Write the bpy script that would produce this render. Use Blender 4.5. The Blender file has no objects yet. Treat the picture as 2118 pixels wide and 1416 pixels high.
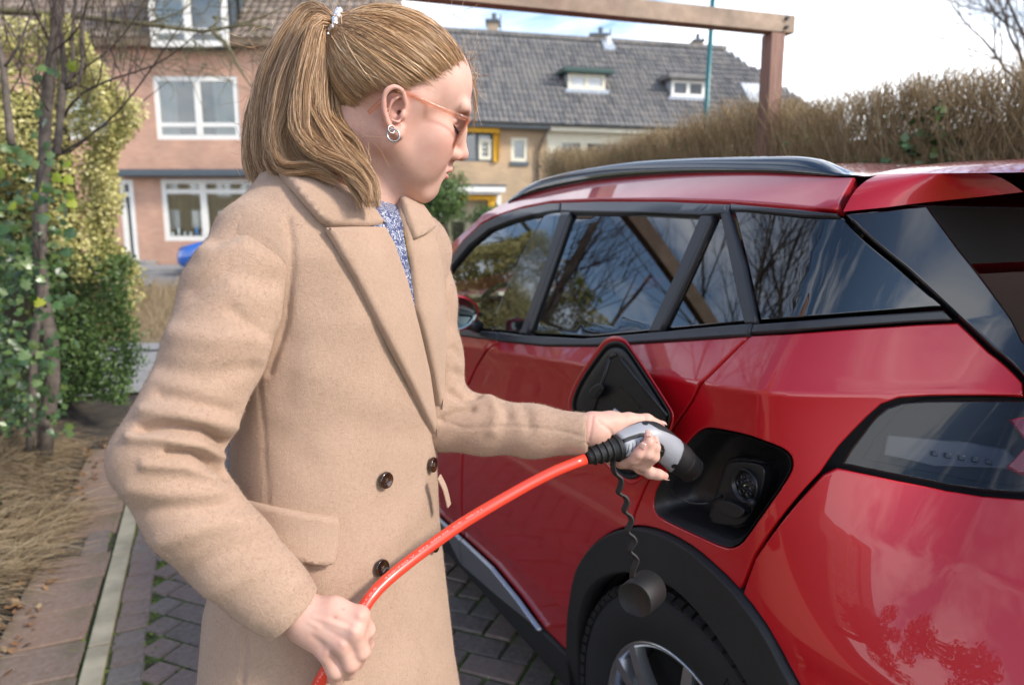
import bpy, bmesh, math, random
import numpy as np
from mathutils import Vector, Matrix
from mathutils.bvhtree import BVHTree
from mathutils.geometry import delaunay_2d_cdt
random.seed(7); rng = np.random.default_rng(7)
SC = bpy.context.scene
COL = SC.collection
R = math.radians

# ---------------------------------------------------------------- camera, sky, sun, exposure
FPX = 1471.0; PITCH = math.atan(248/1471.0); CAMH = 1.40
cam_d = bpy.data.cameras.new('camera'); cam = bpy.data.objects.new('camera', cam_d); COL.objects.link(cam)
cam.location = (0, 0, CAMH); cam.rotation_euler = (math.pi/2-PITCH, 0, 0)
cam_d.sensor_width = 36; cam_d.lens = 36*FPX/2118; cam_d.clip_start = .02; cam_d.clip_end = 900
cam_d.dof.use_dof = True; cam_d.dof.focus_distance = 0.97; cam_d.dof.aperture_fstop = 4.6
SC.camera = cam
SUN_EL, SUN_AZ = R(36), R(114)      # azimuth clockwise from +Y (view direction): sun to the right and slightly behind
wd = bpy.data.worlds.new('World'); SC.world = wd; wd.use_nodes = True
def build_world():
    nt = wd.node_tree; N = nt.nodes; Lk = nt.links; N.clear()
    out = N.new('ShaderNodeOutputWorld'); bg = N.new('ShaderNodeBackground'); bg.inputs[1].default_value = .13
    sky = N.new('ShaderNodeTexSky'); sky.sky_type = 'NISHITA'; sky.sun_disc = False
    sky.sun_elevation = SUN_EL; sky.sun_rotation = SUN_AZ; sky.dust_density = .7; sky.ozone_density = 2.2
    tc = N.new('ShaderNodeTexCoord'); sep = N.new('ShaderNodeSeparateXYZ')
    Lk.new(tc.outputs['Generated'], sep.inputs[0])
    # clouds on a plane above: direction.xy / (z + c)
    ad = N.new('ShaderNodeMath'); ad.operation = 'ADD'; ad.inputs[1].default_value = .22; Lk.new(sep.outputs[2], ad.inputs[0])
    mx = N.new('ShaderNodeMath'); mx.operation = 'MAXIMUM'; mx.inputs[1].default_value = .08; Lk.new(ad.outputs[0], mx.inputs[0])
    dv = N.new('ShaderNodeVectorMath'); dv.operation = 'DIVIDE'; Lk.new(tc.outputs['Generated'], dv.inputs[0])
    cmb = N.new('ShaderNodeCombineXYZ')
    for i in range(3): Lk.new(mx.outputs[0], cmb.inputs[i])
    Lk.new(cmb.outputs[0], dv.inputs[1])
    no = N.new('ShaderNodeTexNoise'); no.inputs['Scale'].default_value = 1.35; no.inputs['Detail'].default_value = 9
    no.inputs['Roughness'].default_value = .6; no.inputs['Distortion'].default_value = .5; Lk.new(dv.outputs[0], no.inputs['Vector'])
    # more cloud low in the sky, open blue patches overhead
    mr = N.new('ShaderNodeMapRange'); mr.inputs[1].default_value = .02; mr.inputs[2].default_value = .42
    mr.inputs[3].default_value = .30; mr.inputs[4].default_value = -.03; Lk.new(sep.outputs[2], mr.inputs[0])
    a2 = N.new('ShaderNodeMath'); a2.operation = 'ADD'; Lk.new(no.outputs[0], a2.inputs[0]); Lk.new(mr.outputs[0], a2.inputs[1])
    rp = N.new('ShaderNodeValToRGB'); rp.color_ramp.elements[0].position = .46; rp.color_ramp.elements[1].position = .66
    Lk.new(a2.outputs[0], rp.inputs[0])
    mix = N.new('ShaderNodeMix'); mix.data_type = 'RGBA'
    Lk.new(rp.outputs[0], mix.inputs[0]); Lk.new(sky.outputs[0], mix.inputs[6]); mix.inputs[7].default_value = (8.4, 8.6, 9.0, 1)
    Lk.new(mix.outputs[2], bg.inputs[0]); Lk.new(bg.outputs[0], out.inputs[0])
build_world()
sun_d = bpy.data.lights.new('sun', 'SUN'); sun = bpy.data.objects.new('sun', sun_d); COL.objects.link(sun)
sun_d.energy = 2.0; sun_d.angle = R(9); sun_d.color = (1, .93, .83)
_sd = Vector((math.sin(SUN_AZ)*math.cos(SUN_EL), math.cos(SUN_AZ)*math.cos(SUN_EL), math.sin(SUN_EL)))
sun.rotation_euler = _sd.to_track_quat('Z', 'Y').to_euler()
SC.view_settings.view_transform = 'Standard'; SC.view_settings.look = 'None'
SC.view_settings.exposure = 1.12; SC.view_settings.gamma = 1; SC.view_settings.use_curve_mapping = False
SC.render.film_transparent = False
SC.cycles.use_denoising = True

# ---------------------------------------------------------------- picture <-> world
_sp, _cp = math.sin(PITCH), math.cos(PITCH)
CR = np.array([1., 0, 0]); CU = np.array([0, _sp, _cp]); CF = np.array([0, _cp, -_sp]); CC = np.array([0, 0, CAMH])
def P(u, v, d): return CC + d*(CR*(u-1059)/FPX + CU*(708-v)/FPX + CF)
def PD(u, v): return CR*(u-1059)/FPX + CU*(708-v)/FPX + CF
def proj(W):
    D = np.asarray(W)-CC; d = D@CF
    return np.stack([1059+FPX*(D@CR)/d, 708-FPX*(D@CU)/d, d], -1)
def PY(u, v, y):
    r = PD(u, v); return CC + r*(y/r[1])
def PG(u, v, z=0):
    r = PD(u, v); return CC + r*((z-CAMH)/r[2])

# ---------------------------------------------------------------- objects
def tag(o, label=None, cat=None, group=None, kind=None):
    if label: o['label'] = label
    if cat: o['category'] = cat
    if group: o['group'] = group
    if kind: o['kind'] = kind
    return o
def mk(name, V, F, mat=None, parent=None, smooth=False, **kw):
    me = bpy.data.meshes.new(name)
    V = np.asarray(V, dtype=np.float32)
    if isinstance(F, np.ndarray):
        n, k = F.shape
        me.vertices.add(len(V)); me.vertices.foreach_set('co', V.ravel())
        me.loops.add(n*k); me.loops.foreach_set('vertex_index', F.astype(np.int32).ravel())
        me.polygons.add(n); me.polygons.foreach_set('loop_start', np.arange(0, n*k, k, dtype=np.int32))
        me.update(calc_edges=True); me.validate()
    else:
        me.from_pydata([tuple(map(float, v)) for v in V], [], [tuple(int(i) for i in f) for f in F]); me.validate()
    if smooth: me.polygons.foreach_set('use_smooth', [True]*len(me.polygons))
    if mat: me.materials.append(mat)
    o = bpy.data.objects.new(name, me); COL.objects.link(o)
    if parent: adopt(o, parent)
    return tag(o, **kw) if kw else o
def adopt(o, parent):
    o.parent = parent
    mm = Matrix.Identity(4); chain = []
    q = parent
    while q: chain.append(q); q = q.parent
    for q in reversed(chain): mm = mm @ q.matrix_parent_inverse @ q.matrix_basis
    o.matrix_parent_inverse = mm.inverted()
def thing(name, label, cat, loc=(0, 0, 0), group=None):
    o = bpy.data.objects.new(name, None); COL.objects.link(o); o.location = loc; o.empty_display_size = .1
    return tag(o, label, cat, group)

class MB:
    """collects simple solids into one mesh"""
    def __init__(s): s.V = []; s.F = []; s.n = 0
    def add(s, V, F):
        for v in V: s.V.append(tuple(map(float, v)))
        for f in F: s.F.append(tuple(int(i)+s.n for i in f))
        s.n = len(s.V); return s
    def box(s, c, h, ax=None):
        c = np.asarray(c, float); ax = np.eye(3) if ax is None else np.asarray(ax)
        V = [c+ax[0]*h[0]*i+ax[1]*h[1]*j+ax[2]*h[2]*k for i in (-1, 1) for j in (-1, 1) for k in (-1, 1)]
        return s.add(V, [(0, 1, 3, 2), (4, 6, 7, 5), (0, 4, 5, 1), (2, 3, 7, 6), (0, 2, 6, 4), (1, 5, 7, 3)])
    def bx(s, x0, x1, y0, y1, z0, z1): return s.box(((x0+x1)/2, (y0+y1)/2, (z0+z1)/2), (abs(x1-x0)/2, abs(y1-y0)/2, abs(z1-z0)/2))
    def tube(s, pts, r, n=10, caps=True, flat=None):
        V, F = tube_geo(pts, r, n, caps); return s.add(V, F)
    def build(s, name, mat, parent=None, smooth=False, bev=0, **kw):
        o = mk(name, s.V, s.F, mat, parent, smooth, **kw)
        if bev: bevel(o, bev)
        return o
def bevel(o, w, seg=2):
    m = o.modifiers.new('bevel', 'BEVEL'); m.width = w; m.segments = seg; m.limit_method = 'ANGLE'; m.angle_limit = R(35)
    o.data.polygons.foreach_set('use_smooth', [True]*len(o.data.polygons))
    w = o.modifiers.new('wn', 'WEIGHTED_NORMAL'); w.keep_sharp = False
    return o
def norm(v): v = np.asarray(v, float); return v/(np.linalg.norm(v, axis=-1, keepdims=True)+1e-12)
def catmull(pts, n):
    """smooth resample of a control polyline to n points (any dimension), uniform in chord length"""
    p = np.asarray(pts, float); L = np.r_[0, np.cumsum(np.linalg.norm(np.diff(p[:, :min(3, p.shape[1])], axis=0), axis=1))]
    t = np.linspace(0, L[-1], n); i = np.clip(np.searchsorted(L, t, side='right')-1, 0, len(p)-2)
    m = np.zeros_like(p); m[1:-1] = (p[2:]-p[:-2])/(L[2:]-L[:-2])[:, None]
    m[0] = (p[1]-p[0])/(L[1]-L[0]); m[-1] = (p[-1]-p[-2])/(L[-1]-L[-2])
    h = (L[i+1]-L[i])[:, None]; s = ((t-L[i])/(L[i+1]-L[i]))[:, None]
    return (2*s**3-3*s**2+1)*p[i]+(s**3-2*s**2+s)*h*m[i]+(-2*s**3+3*s**2)*p[i+1]+(s**3-s**2)*h*m[i+1]
def tube_geo(pts, r, n=10, caps=True, sec=None, up=None):
    """sweep; r scalar / per point / per point (a,b); sec = list of (x,y) unit section"""
    p = np.asarray(pts, float); K = len(p)
    r = np.asarray(r, float)
    if r.ndim == 0: r = np.full((K, 2), r)
    elif r.ndim == 1: r = np.stack([r, r], 1)
    T = norm(np.gradient(p, axis=0))
    a = np.array(up if up is not None else ([0, 0, 1] if abs(T[0, 2]) < .9 else [1, 0, 0]), float)
    V = []
    if sec is None: ang = np.arange(n)*2*math.pi/n; sec = np.stack([np.cos(ang), np.sin(ang)], 1)
    sec = np.asarray(sec); n = len(sec)
    for k in range(K):
        b = norm(np.cross(T[k], a)); a2 = np.cross(b, T[k]); 
        if up is None: a = a2
        V += [p[k]+b*r[k, 0]*c+a2*r[k, 1]*s_ for c, s_ in sec]
    F = [(k*n+i, k*n+(i+1) % n, (k+1)*n+(i+1) % n, (k+1)*n+i) for k in range(K-1) for i in range(n)]
    if caps: F += [tuple(range(n))[::-1], tuple((K-1)*n+i for i in range(n))]
    return V, F
def tubes(Pn, Rn, sides=3):
    """many thin tubes at once: Pn (N,K,3), Rn (N,K)"""
    Pn = np.asarray(Pn, np.float32); Rn = np.asarray(Rn, np.float32); N, K, _ = Pn.shape
    T = np.gradient(Pn, axis=1); T /= np.linalg.norm(T, axis=2, keepdims=True)+1e-9
    ref = rng.normal(size=(N, 1, 3)).astype(np.float32); a = np.cross(T, ref); a /= np.linalg.norm(a, axis=2, keepdims=True)+1e-9
    b = np.cross(T, a)
    ang = np.arange(sides)*2*math.pi/sides
    V = Pn[:, :, None, :]+Rn[:, :, None, None]*(a[:, :, None, :]*np.cos(ang)[None, None, :, None]+b[:, :, None, :]*np.sin(ang)[None, None, :, None])
    idx = np.arange(N*K*sides).reshape(N, K, sides); nx = np.roll(idx, -1, axis=2)
    F = np.stack([idx[:, :-1], nx[:, :-1], nx[:, 1:], idx[:, 1:]], -1).reshape(-1, 4)
    return V.reshape(-1, 3), F
def leaves_geo(C, Nn, size, aspect=.55, fold=.25):
    """kite leaves: C (N,3) base centres, Nn normals, size (N,)"""
    N = len(C); Nn = norm(Nn); ref = rng.normal(size=(N, 3)); d = norm(np.cross(Nn, ref)); s = np.cross(Nn, d)
    sz = np.asarray(size)[:, None]
    V = np.stack([C-d*sz*.5, C+s*sz*aspect*.5-d*sz*.05+Nn*sz*fold*.5, C+d*sz*.5, C-s*sz*aspect*.5-d*sz*.05+Nn*sz*fold*.5], 1).reshape(-1, 3)
    i = np.arange(N)*4
    return V, np.concatenate([np.stack([i, i+1, i+2], 1), np.stack([i, i+2, i+3], 1)])
def lathe(prof, n=32, M=None):
    """prof list of (r, z); returns V,F around z; M optional 4x4"""
    V = [];
    for r, z in prof:
        for k in range(n): a = 2*math.pi*k/n; V.append((r*math.cos(a), r*math.sin(a), z))
    F = [(j*n+k, j*n+(k+1) % n, (j+1)*n+(k+1) % n, (j+1)*n+k) for j in range(len(prof)-1) for k in range(n)]
    V = np.array(V)
    if M is not None: V = V@np.array(M)[:3, :3].T+np.array(M)[:3, 3]
    return V, F
def frame_M(o, x, y, z):
    M = np.eye(4); M[:3, 0] = x; M[:3, 1] = y; M[:3, 2] = z; M[:3, 3] = o; return M

# ---------------------------------------------------------------- materials
class NT:
    def __init__(s, name):
        s.m = bpy.data.materials.new(name); s.m.use_nodes = True; s.t = s.m.node_tree; s.N = s.t.nodes
        s.b = s.N['Principled BSDF']; s.out = s.N['Material Output']
    def node(s, typ, **kw):
        n = s.N.new(typ)
        for k, v in kw.items(): setattr(n, k, v)
        return n
    def link(s, a, b): s.t.links.new(a, b)
    def co(s, kind='Object'): 
        return s.node('ShaderNodeTexCoord').outputs[kind]
    def noise(s, scale, detail=3, rough=.55, vec=None, dist=0, stretch=None):
        n = s.node('ShaderNodeTexNoise'); n.inputs['Scale'].default_value = scale; n.inputs['Detail'].default_value = detail
        n.inputs['Roughness'].default_value = rough; n.inputs['Distortion'].default_value = dist
        v = vec if vec is not None else s.co()
        if stretch:
            mp = s.node('ShaderNodeMapping'); mp.inputs['Scale'].default_value = stretch; s.link(v, mp.inputs[0]); v = mp.outputs[0]
        s.link(v, n.inputs['Vector']); return n.outputs[0]
    def ramp(s, fac, stops):
        r = s.node('ShaderNodeValToRGB'); e = r.color_ramp.elements
        while len(e) < len(stops): e.new(.5)
        for i, (p, c) in enumerate(stops): e[i].position = p; e[i].color = (*c, 1) if len(c) == 3 else c
        s.link(fac, r.inputs[0]); return r.outputs[0]
    def mix(s, fac, a, b, mode='MIX'):
        m = s.node('ShaderNodeMix', data_type='RGBA', blend_type=mode)
        for inp, val in ((m.inputs[0], fac), (m.inputs[6], a), (m.inputs[7], b)):
            if isinstance(val, (int, float)): inp.default_value = val
            elif isinstance(val, tuple): inp.default_value = (*val, 1)
            else: s.link(val, inp)
        return m.outputs[2]
    def bump(s, h, strength=.3, dist=.01):
        b = s.node('ShaderNodeBump'); b.inputs['Strength'].default_value = strength; b.inputs['Distance'].default_value = dist
        s.link(h, b.inputs['Height']); s.link(b.outputs[0], s.b.inputs['Normal']); return s
    def set(s, **kw):
        for k, v in kw.items():
            i = s.b.inputs[k.replace('_', ' ')]
            if isinstance(v, (int, float)): i.default_value = v
            elif isinstance(v, tuple): i.default_value = (*v, 1) if (len(v) == 3 and i.type == 'RGBA') else v
            else: s.link(v, i)
        return s
    def rnd(s, island=False):
        return s.node('ShaderNodeNewGeometry').outputs['Random Per Island'] if island else s.node('ShaderNodeObjectInfo').outputs['Random']
MATS = {}
def plain(name, col, rough=.5, metal=0, var=.25, scale=8, bump=0, bscale=200, spec=.5, coat=0, stretch=None):
    if name in MATS: return MATS[name]
    t = NT(name); c = tuple(col)
    n = t.noise(scale, 4, stretch=stretch)
    t.set(Base_Color=t.ramp(n, [(.3, tuple(x*(1-var) for x in c)), (.7, tuple(min(1, x*(1+var)) for x in c))]), Roughness=rough, Metallic=metal)
    t.b.inputs['Specular IOR Level'].default_value = spec
    if coat: t.set(Coat_Weight=coat, Coat_Roughness=.03)
    if bump: t.bump(t.noise(bscale, 3, stretch=stretch), bump, .004)
    MATS[name] = t.m; return t.m
def island(name, stops, rough=.6, obj=False, trans=0, bump=0, clump=0):
    """per leaf / per object random colour"""
    if name in MATS: return MATS[name]
    t = NT(name); f = t.rnd(not obj)
    if clump:
        a = t.node('ShaderNodeMath', operation='MULTIPLY_ADD'); n = t.noise(clump, 2); t.link(n, a.inputs[0]); a.inputs[1].default_value = 1.1
        m = t.node('ShaderNodeMath', operation='MULTIPLY'); t.link(f, m.inputs[0]); m.inputs[1].default_value = .55
        s = t.node('ShaderNodeMath', operation='ADD'); t.link(m.outputs[0], s.inputs[0]); a.inputs[2].default_value = -.28
        t.link(a.outputs[0], s.inputs[1]); f = s.outputs[0]
    c = t.ramp(f, stops)
    t.set(Base_Color=c, Roughness=rough)
    if trans:
        tr = t.node('ShaderNodeBsdfTranslucent'); t.link(c, tr.inputs[0]); ms = t.node('ShaderNodeMixShader'); ms.inputs[0].default_value = trans
        t.link(t.b.outputs[0], ms.inputs[1]); t.link(tr.outputs[0], ms.inputs[2]); t.link(ms.outputs[0], t.out.inputs[0])
    if bump: t.bump(t.noise(90, 4), bump, .004)
    MATS[name] = t.m; return t.m
# ================================================================ GROUND, DRIVE, STREET
GA = np.array([-.396, .918, 0]); GR = np.array([.918, .396, 0])      # along / to the right of the drive
def D(r, a, z=0): return GR*r+GA*a+np.array([0, 0, z])
M_soil = plain('soil', (.055, .042, .028), .95, var=.5, scale=14, bump=.8, bscale=60)
M_asph = plain('asphalt', (.20, .195, .19), .9, var=.15, scale=3, bump=.4, bscale=150)
M_pave = plain('pavement', (.26, .25, .24), .9, var=.15, scale=4)
def mossy_joint():
    t = NT('mossy_joint'); n = t.noise(9, 5, .65); m = t.noise(70, 3)
    c = t.mix(t.ramp(n, [(.36, (0, 0, 0)), (.5, (1, 1, 1))]), (.045, .038, .026), t.ramp(m, [(.3, (.035, .06, .008)), (.7, (.12, .17, .02))]))
    t.set(Base_Color=c, Roughness=.95); t.bump(m, .9, .01); return t.m
M_moss = mossy_joint()
def sheet(name, pts, z, mat, kind='structure'):
    return mk(name, [(p[0], p[1], z) for p in pts], [tuple(range(len(pts)))], mat, kind=kind)
ground = sheet('ground', [(-150, -120), (150, -120), (150, 260), (-150, 260)], -.03, M_soil)
sheet('drive_bed', [D(-.45, -6), D(3.4, -6), D(3.4, 8.5), D(-.45, 8.5)], -.007, M_moss)
sheet('street', [(-80, 15.2), (60, 15.2), (60, 20.4), (-80, 20.4)], -.02, M_asph)
k = MB().bx(-80, 60, 20.4, 22.6, -.02, .09); k.build('pavement', M_pave, kind='structure')
k = MB().bx(-80, 60, 15.05, 15.2, -.02, .09); k.build('kerb', M_pave, kind='structure')
sheet('garden_path', [D(-1.6, 6.6), D(6, 6.6), (6, 8.3), (-14, 8.3), (-8, 7.5), D(-3.4, 7.0)], -.003, M_pave)
# ---- brick pieces
def brick_mat(name, stops, moss=True):
    t = NT(name); c = t.ramp(t.rnd(), stops); g = t.noise(38, 5, .7); c = t.mix(t.ramp(g, [(.35, (.0, .0, .0)), (.75, (.55,)*3)]), c, (.30, .25, .21))
    g2 = t.noise(6, 3); c = t.mix(t.ramp(g2, [(.52, (0, 0, 0)), (.72, (.45,)*3)]), c, (.07, .09, .03))
    sp = t.noise(160, 2); c = t.mix(t.ramp(sp, [(.70, (0, 0, 0)), (.74, (.6,)*3)]), c, (.5, .47, .43))
    t.set(Base_Color=c, Roughness=.85); t.bump(t.noise(110, 5, .7), .5, .004); return t.m
M_clay = brick_mat('clay_paver', [(0, (.105, .085, .072)), (.4, (.15, .11, .09)), (.7, (.19, .125, .10)), (1, (.13, .115, .10))])
M_slab = brick_mat('clay_slab', [(0, (.17, .105, .07)), (.5, (.22, .13, .085)), (1, (.155, .105, .078))])
M_strip = plain('kerb_concrete', (.37, .325, .225), .9, var=.25, scale=7, bump=.5, bscale=120)
def paver_mesh(lx, ly, h, seed):
    r = random.Random(seed); bm = bmesh.new()
    vs = [bm.verts.new((sx*(lx/2+r.uniform(-.003, .002)), sy*(ly/2+r.uniform(-.003, .002)), z)) for z in (0, h) for sx, sy in ((-1, -1), (1, -1), (1, 1), (-1, 1))]
    bm.faces.new(vs[3::-1]); top = bm.faces.new(vs[4:])
    for i in range(4): bm.faces.new((vs[i], vs[(i+1) % 4], vs[4+(i+1) % 4], vs[4+i]))
    bmesh.ops.bevel(bm, geom=list(top.edges)+[e for e in bm.edges if e.verts[0].co.z != e.verts[1].co.z], offset=.006, segments=1, affect='EDGES')
    me = bpy.data.meshes.new('paver'); bm.to_mesh(me); bm.free(); return me
def place_piece(name, me, mat, loc, rz, parent, tilt=.012):
    if not me.materials: me.materials.append(mat)
    o = bpy.data.objects.new(name, me); COL.objects.link(o); o.parent = parent
    o.location = loc; o.rotation_euler = (random.gauss(0, tilt), random.gauss(0, tilt), rz); return o
drive = sheet('brick_drive', [D(-.44, .3), D(3.3, .3), D(3.3, 8), D(-.44, 8)], -.0045, M_moss)
pm = [paver_mesh(.196, .096, .05, s) for s in range(5)]; pb = [paver_mesh(.1, .106, .05, 20+s) for s in range(3)]
ang_g = math.atan2(GA[1], GA[0])
cand = []; cut_ = []
for a_ in range(-90, 130):
    for b_ in range(-45, 60):
        for (ox, oy, vert) in ((0, 0, 0), (0, 1, 1)):
            x, y = ox+a_+2*b_, oy+a_-2*b_
            cx, cy = (x+1, y+.5) if not vert else (x+.5, y+1)
            p, q = cx*.1025, cy*.1025
            r, a = (p-q)*.7071, (p+q)*.7071     # 45 degrees to the drive
            if r < -.30 or r > 3.25 or a < .6 or a > 8: continue
            w = D(r, a); u, v, d = proj([w])[0]
            if d < .3: continue
            if r < -.15:
                for s_ in (-.5, .5):
                    ux, uy = (cx+s_, cy) if not vert else (cx, cy+s_); r1, a1 = (ux-uy)*.7071*.1025, (ux+uy)*.7071*.1025
                    if r1 > -.228 and 1.6 < a1 < 5.5: cut_.append((r1, a1))
                continue
            vis = -150 < u < 2250 and v < 1560
            hid = 470 < u < 900 or u > 1290
            cand.append(((0 if vis and not hid else 1), d, w, vert, r, a))
cand.sort(key=lambda c: (c[0], c[1]))
rest = MB()
for i, (hd, d, w, vert, r, a) in enumerate(cand):
    rz = ang_g-math.pi/4+(math.pi/2 if vert else 0)
    if i < 190: place_piece('brick', pm[i % 5], M_clay, w+[0, 0, -.047+random.uniform(-.003, .003)], rz, drive)
    else:
        ax = np.array([[math.cos(rz), math.sin(rz), 0], [-math.sin(rz), math.cos(rz), 0], [0, 0, 1]])
        rest.box(w+[0, 0, -.022+random.uniform(-.003, .002)], (.097, .0475, .024), ax)
rest.build('brick_field', M_clay, drive, kind='stuff')
pc_ = [paver_mesh(.096, .096, .05, 60+s) for s in range(2)]
for k_, (r, a) in enumerate(sorted(cut_, key=lambda c: c[1])[:60]): place_piece('brick', pc_[k_ % 2], M_clay, D(r, a, -.047), ang_g+math.pi/4, drive)
for j in range(46):
    place_piece('brick', pb[j % 3], M_clay, D(-.315+random.uniform(-.004, .004), 1.7+j*.108, -.046+random.uniform(-.003, .003)), ang_g, drive)
# ---- pale concrete edging strip, in pieces
strip = thing('edging_strip', 'pale narrow concrete edging strip running between the clay slabs and the brick drive', 'kerb', tuple(D(-.405, 2)))
for j in range(9):
    a0 = 1.1+j*.72; m_ = MB(); m_.box(D(-.405, a0+.355, -.02), (.355, .033, .036), np.array([GA, -GR, [0, 0, 1]])); m_.build('kerb_stone', M_strip, strip, bev=.006)
# ---- big clay slabs along the planting bed
walk = sheet('slab_path', [D(-.72, .5), D(-.45, .5), D(-.45, 5.2), D(-.72, 5.2)], -.006, M_soil)
sm = [paver_mesh(.222, .268, .05, 40+s) for s in range(3)]
for j in range(16):
    a = 1.35+j*.232
    if j in (9,):
        for q in range(4): place_piece('paving_stone', pb[0], M_strip, D(-.52-.0*q, a-.08+q*.055, -.046), ang_g+math.pi/2, walk)
        continue
    place_piece('paving_stone', sm[j % 3], M_slab, D(-.585+random.uniform(-.006, .006), a, -.042+random.uniform(-.004, .004)), ang_g, walk, .02)
    if j < 6: place_piece('paving_stone', sm[(j+1) % 3], M_slab, D(-.865, a+.07, -.046), ang_g, walk, .03)

# ================================================================ HOUSES
def brick_wall(name, c1, c2, mortar, sc):
    t = NT(name); b = t.node('ShaderNodeTexBrick'); t.link(t.co('UV'), b.inputs['Vector'])
    b.inputs['Scale'].default_value = sc; b.inputs['Color1'].default_value = (*c1, 1); b.inputs['Color2'].default_value = (*c2, 1); b.inputs['Mortar'].default_value = (*mortar, 1)
    b.inputs['Mortar Size'].default_value = .012; b.inputs['Brick Width'].default_value = .22; b.inputs['Row Height'].default_value = .065; b.inputs['Scale'].default_value = 1
    n = t.noise(1.2, 4); c = t.mix(.25, b.outputs[0], t.ramp(n, [(.3, (.1, .08, .06)), (.7, (.75, .62, .5))]), 'OVERLAY')
    t.set(Base_Color=c, Roughness=.9); t.bump(b.outputs['Fac'], -.3, .01); return t.m
M_red = brick_wall('red_brick', (.50, .225, .145), (.58, .30, .20), (.52, .43, .35), 1)
M_beige = brick_wall('beige_brick', (.41, .29, .175), (.50, .36, .215), (.42, .34, .25), 1)
M_white = plain('white_paint', (.78, .76, .70), .4, var=.05)
M_cream = plain('cream_paint', (.70, .66, .52), .4, var=.05)
M_slate = plain('slate_grey_paint', (.075, .095, .11), .45, var=.1)
M_dgreen = plain('dark_green_paint', (.02, .06, .05), .4, var=.1)
M_lead = plain('lead_flashing', (.36, .40, .46), .5, var=.2)
M_zinc = plain('zinc_gutter', (.16, .19, .21), .5, var=.15)
M_curt = plain('net_curtain', (.80, .82, .80), .9, var=.12, scale=3, stretch=(14, 1, .3))
M_blind = plain('slatted_blind', (.62, .55, .34), .9, var=.35, scale=5, stretch=(9, 1, .05))
M_yel = plain('yellow_awning', (.72, .38, .02), .7, var=.15)
M_dark = plain('dark_room', (.02, .02, .02), .9)
def glass_mat(name, tint, refl=1.0, rough=.02, ior=1.5, alpha=1.0):
    t = NT(name); tr = t.node('ShaderNodeBsdfTransparent'); tr.inputs[0].default_value = (*tint, 1)
    g = t.node('ShaderNodeBsdfGlossy'); g.inputs['Roughness'].default_value = rough; g.inputs[0].default_value = (refl, refl, refl, 1)
    fr = t.node('ShaderNodeFresnel'); fr.inputs[0].default_value = ior
    ms = t.node('ShaderNodeMixShader'); t.link(fr.outputs[0], ms.inputs[0]); t.link(tr.outputs[0], ms.inputs[1]); t.link(g.outputs[0], ms.inputs[2])
    t.link(ms.outputs[0], t.out.inputs[0]); return t.m
M_win = glass_mat('window_glass', (.72, .76, .76), ior=1.9)
M_blind2 = M_blind
def tile_mat(name, stops):
    t = NT(name); c = t.ramp(t.rnd(True), stops); n = t.noise(.9, 5, .7); c = t.mix(t.ramp(n, [(.45, (0, 0, 0)), (.75, (.6,)*3)]), c, (.27, .25, .225))
    t.set(Base_Color=c, Roughness=.85); return t.m
M_tile = tile_mat('concrete_tile', [(0, (.115, .115, .118)), (.35, (.16, .158, .156)), (.6, (.19, .18, .172)), (.85, (.225, .205, .185)), (1, (.14, .145, .15))])
M_tile2 = tile_mat('brown_tile', [(0, (.14, .105, .08)), (.5, (.20, .15, .115)), (1, (.27, .215, .17))])

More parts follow.
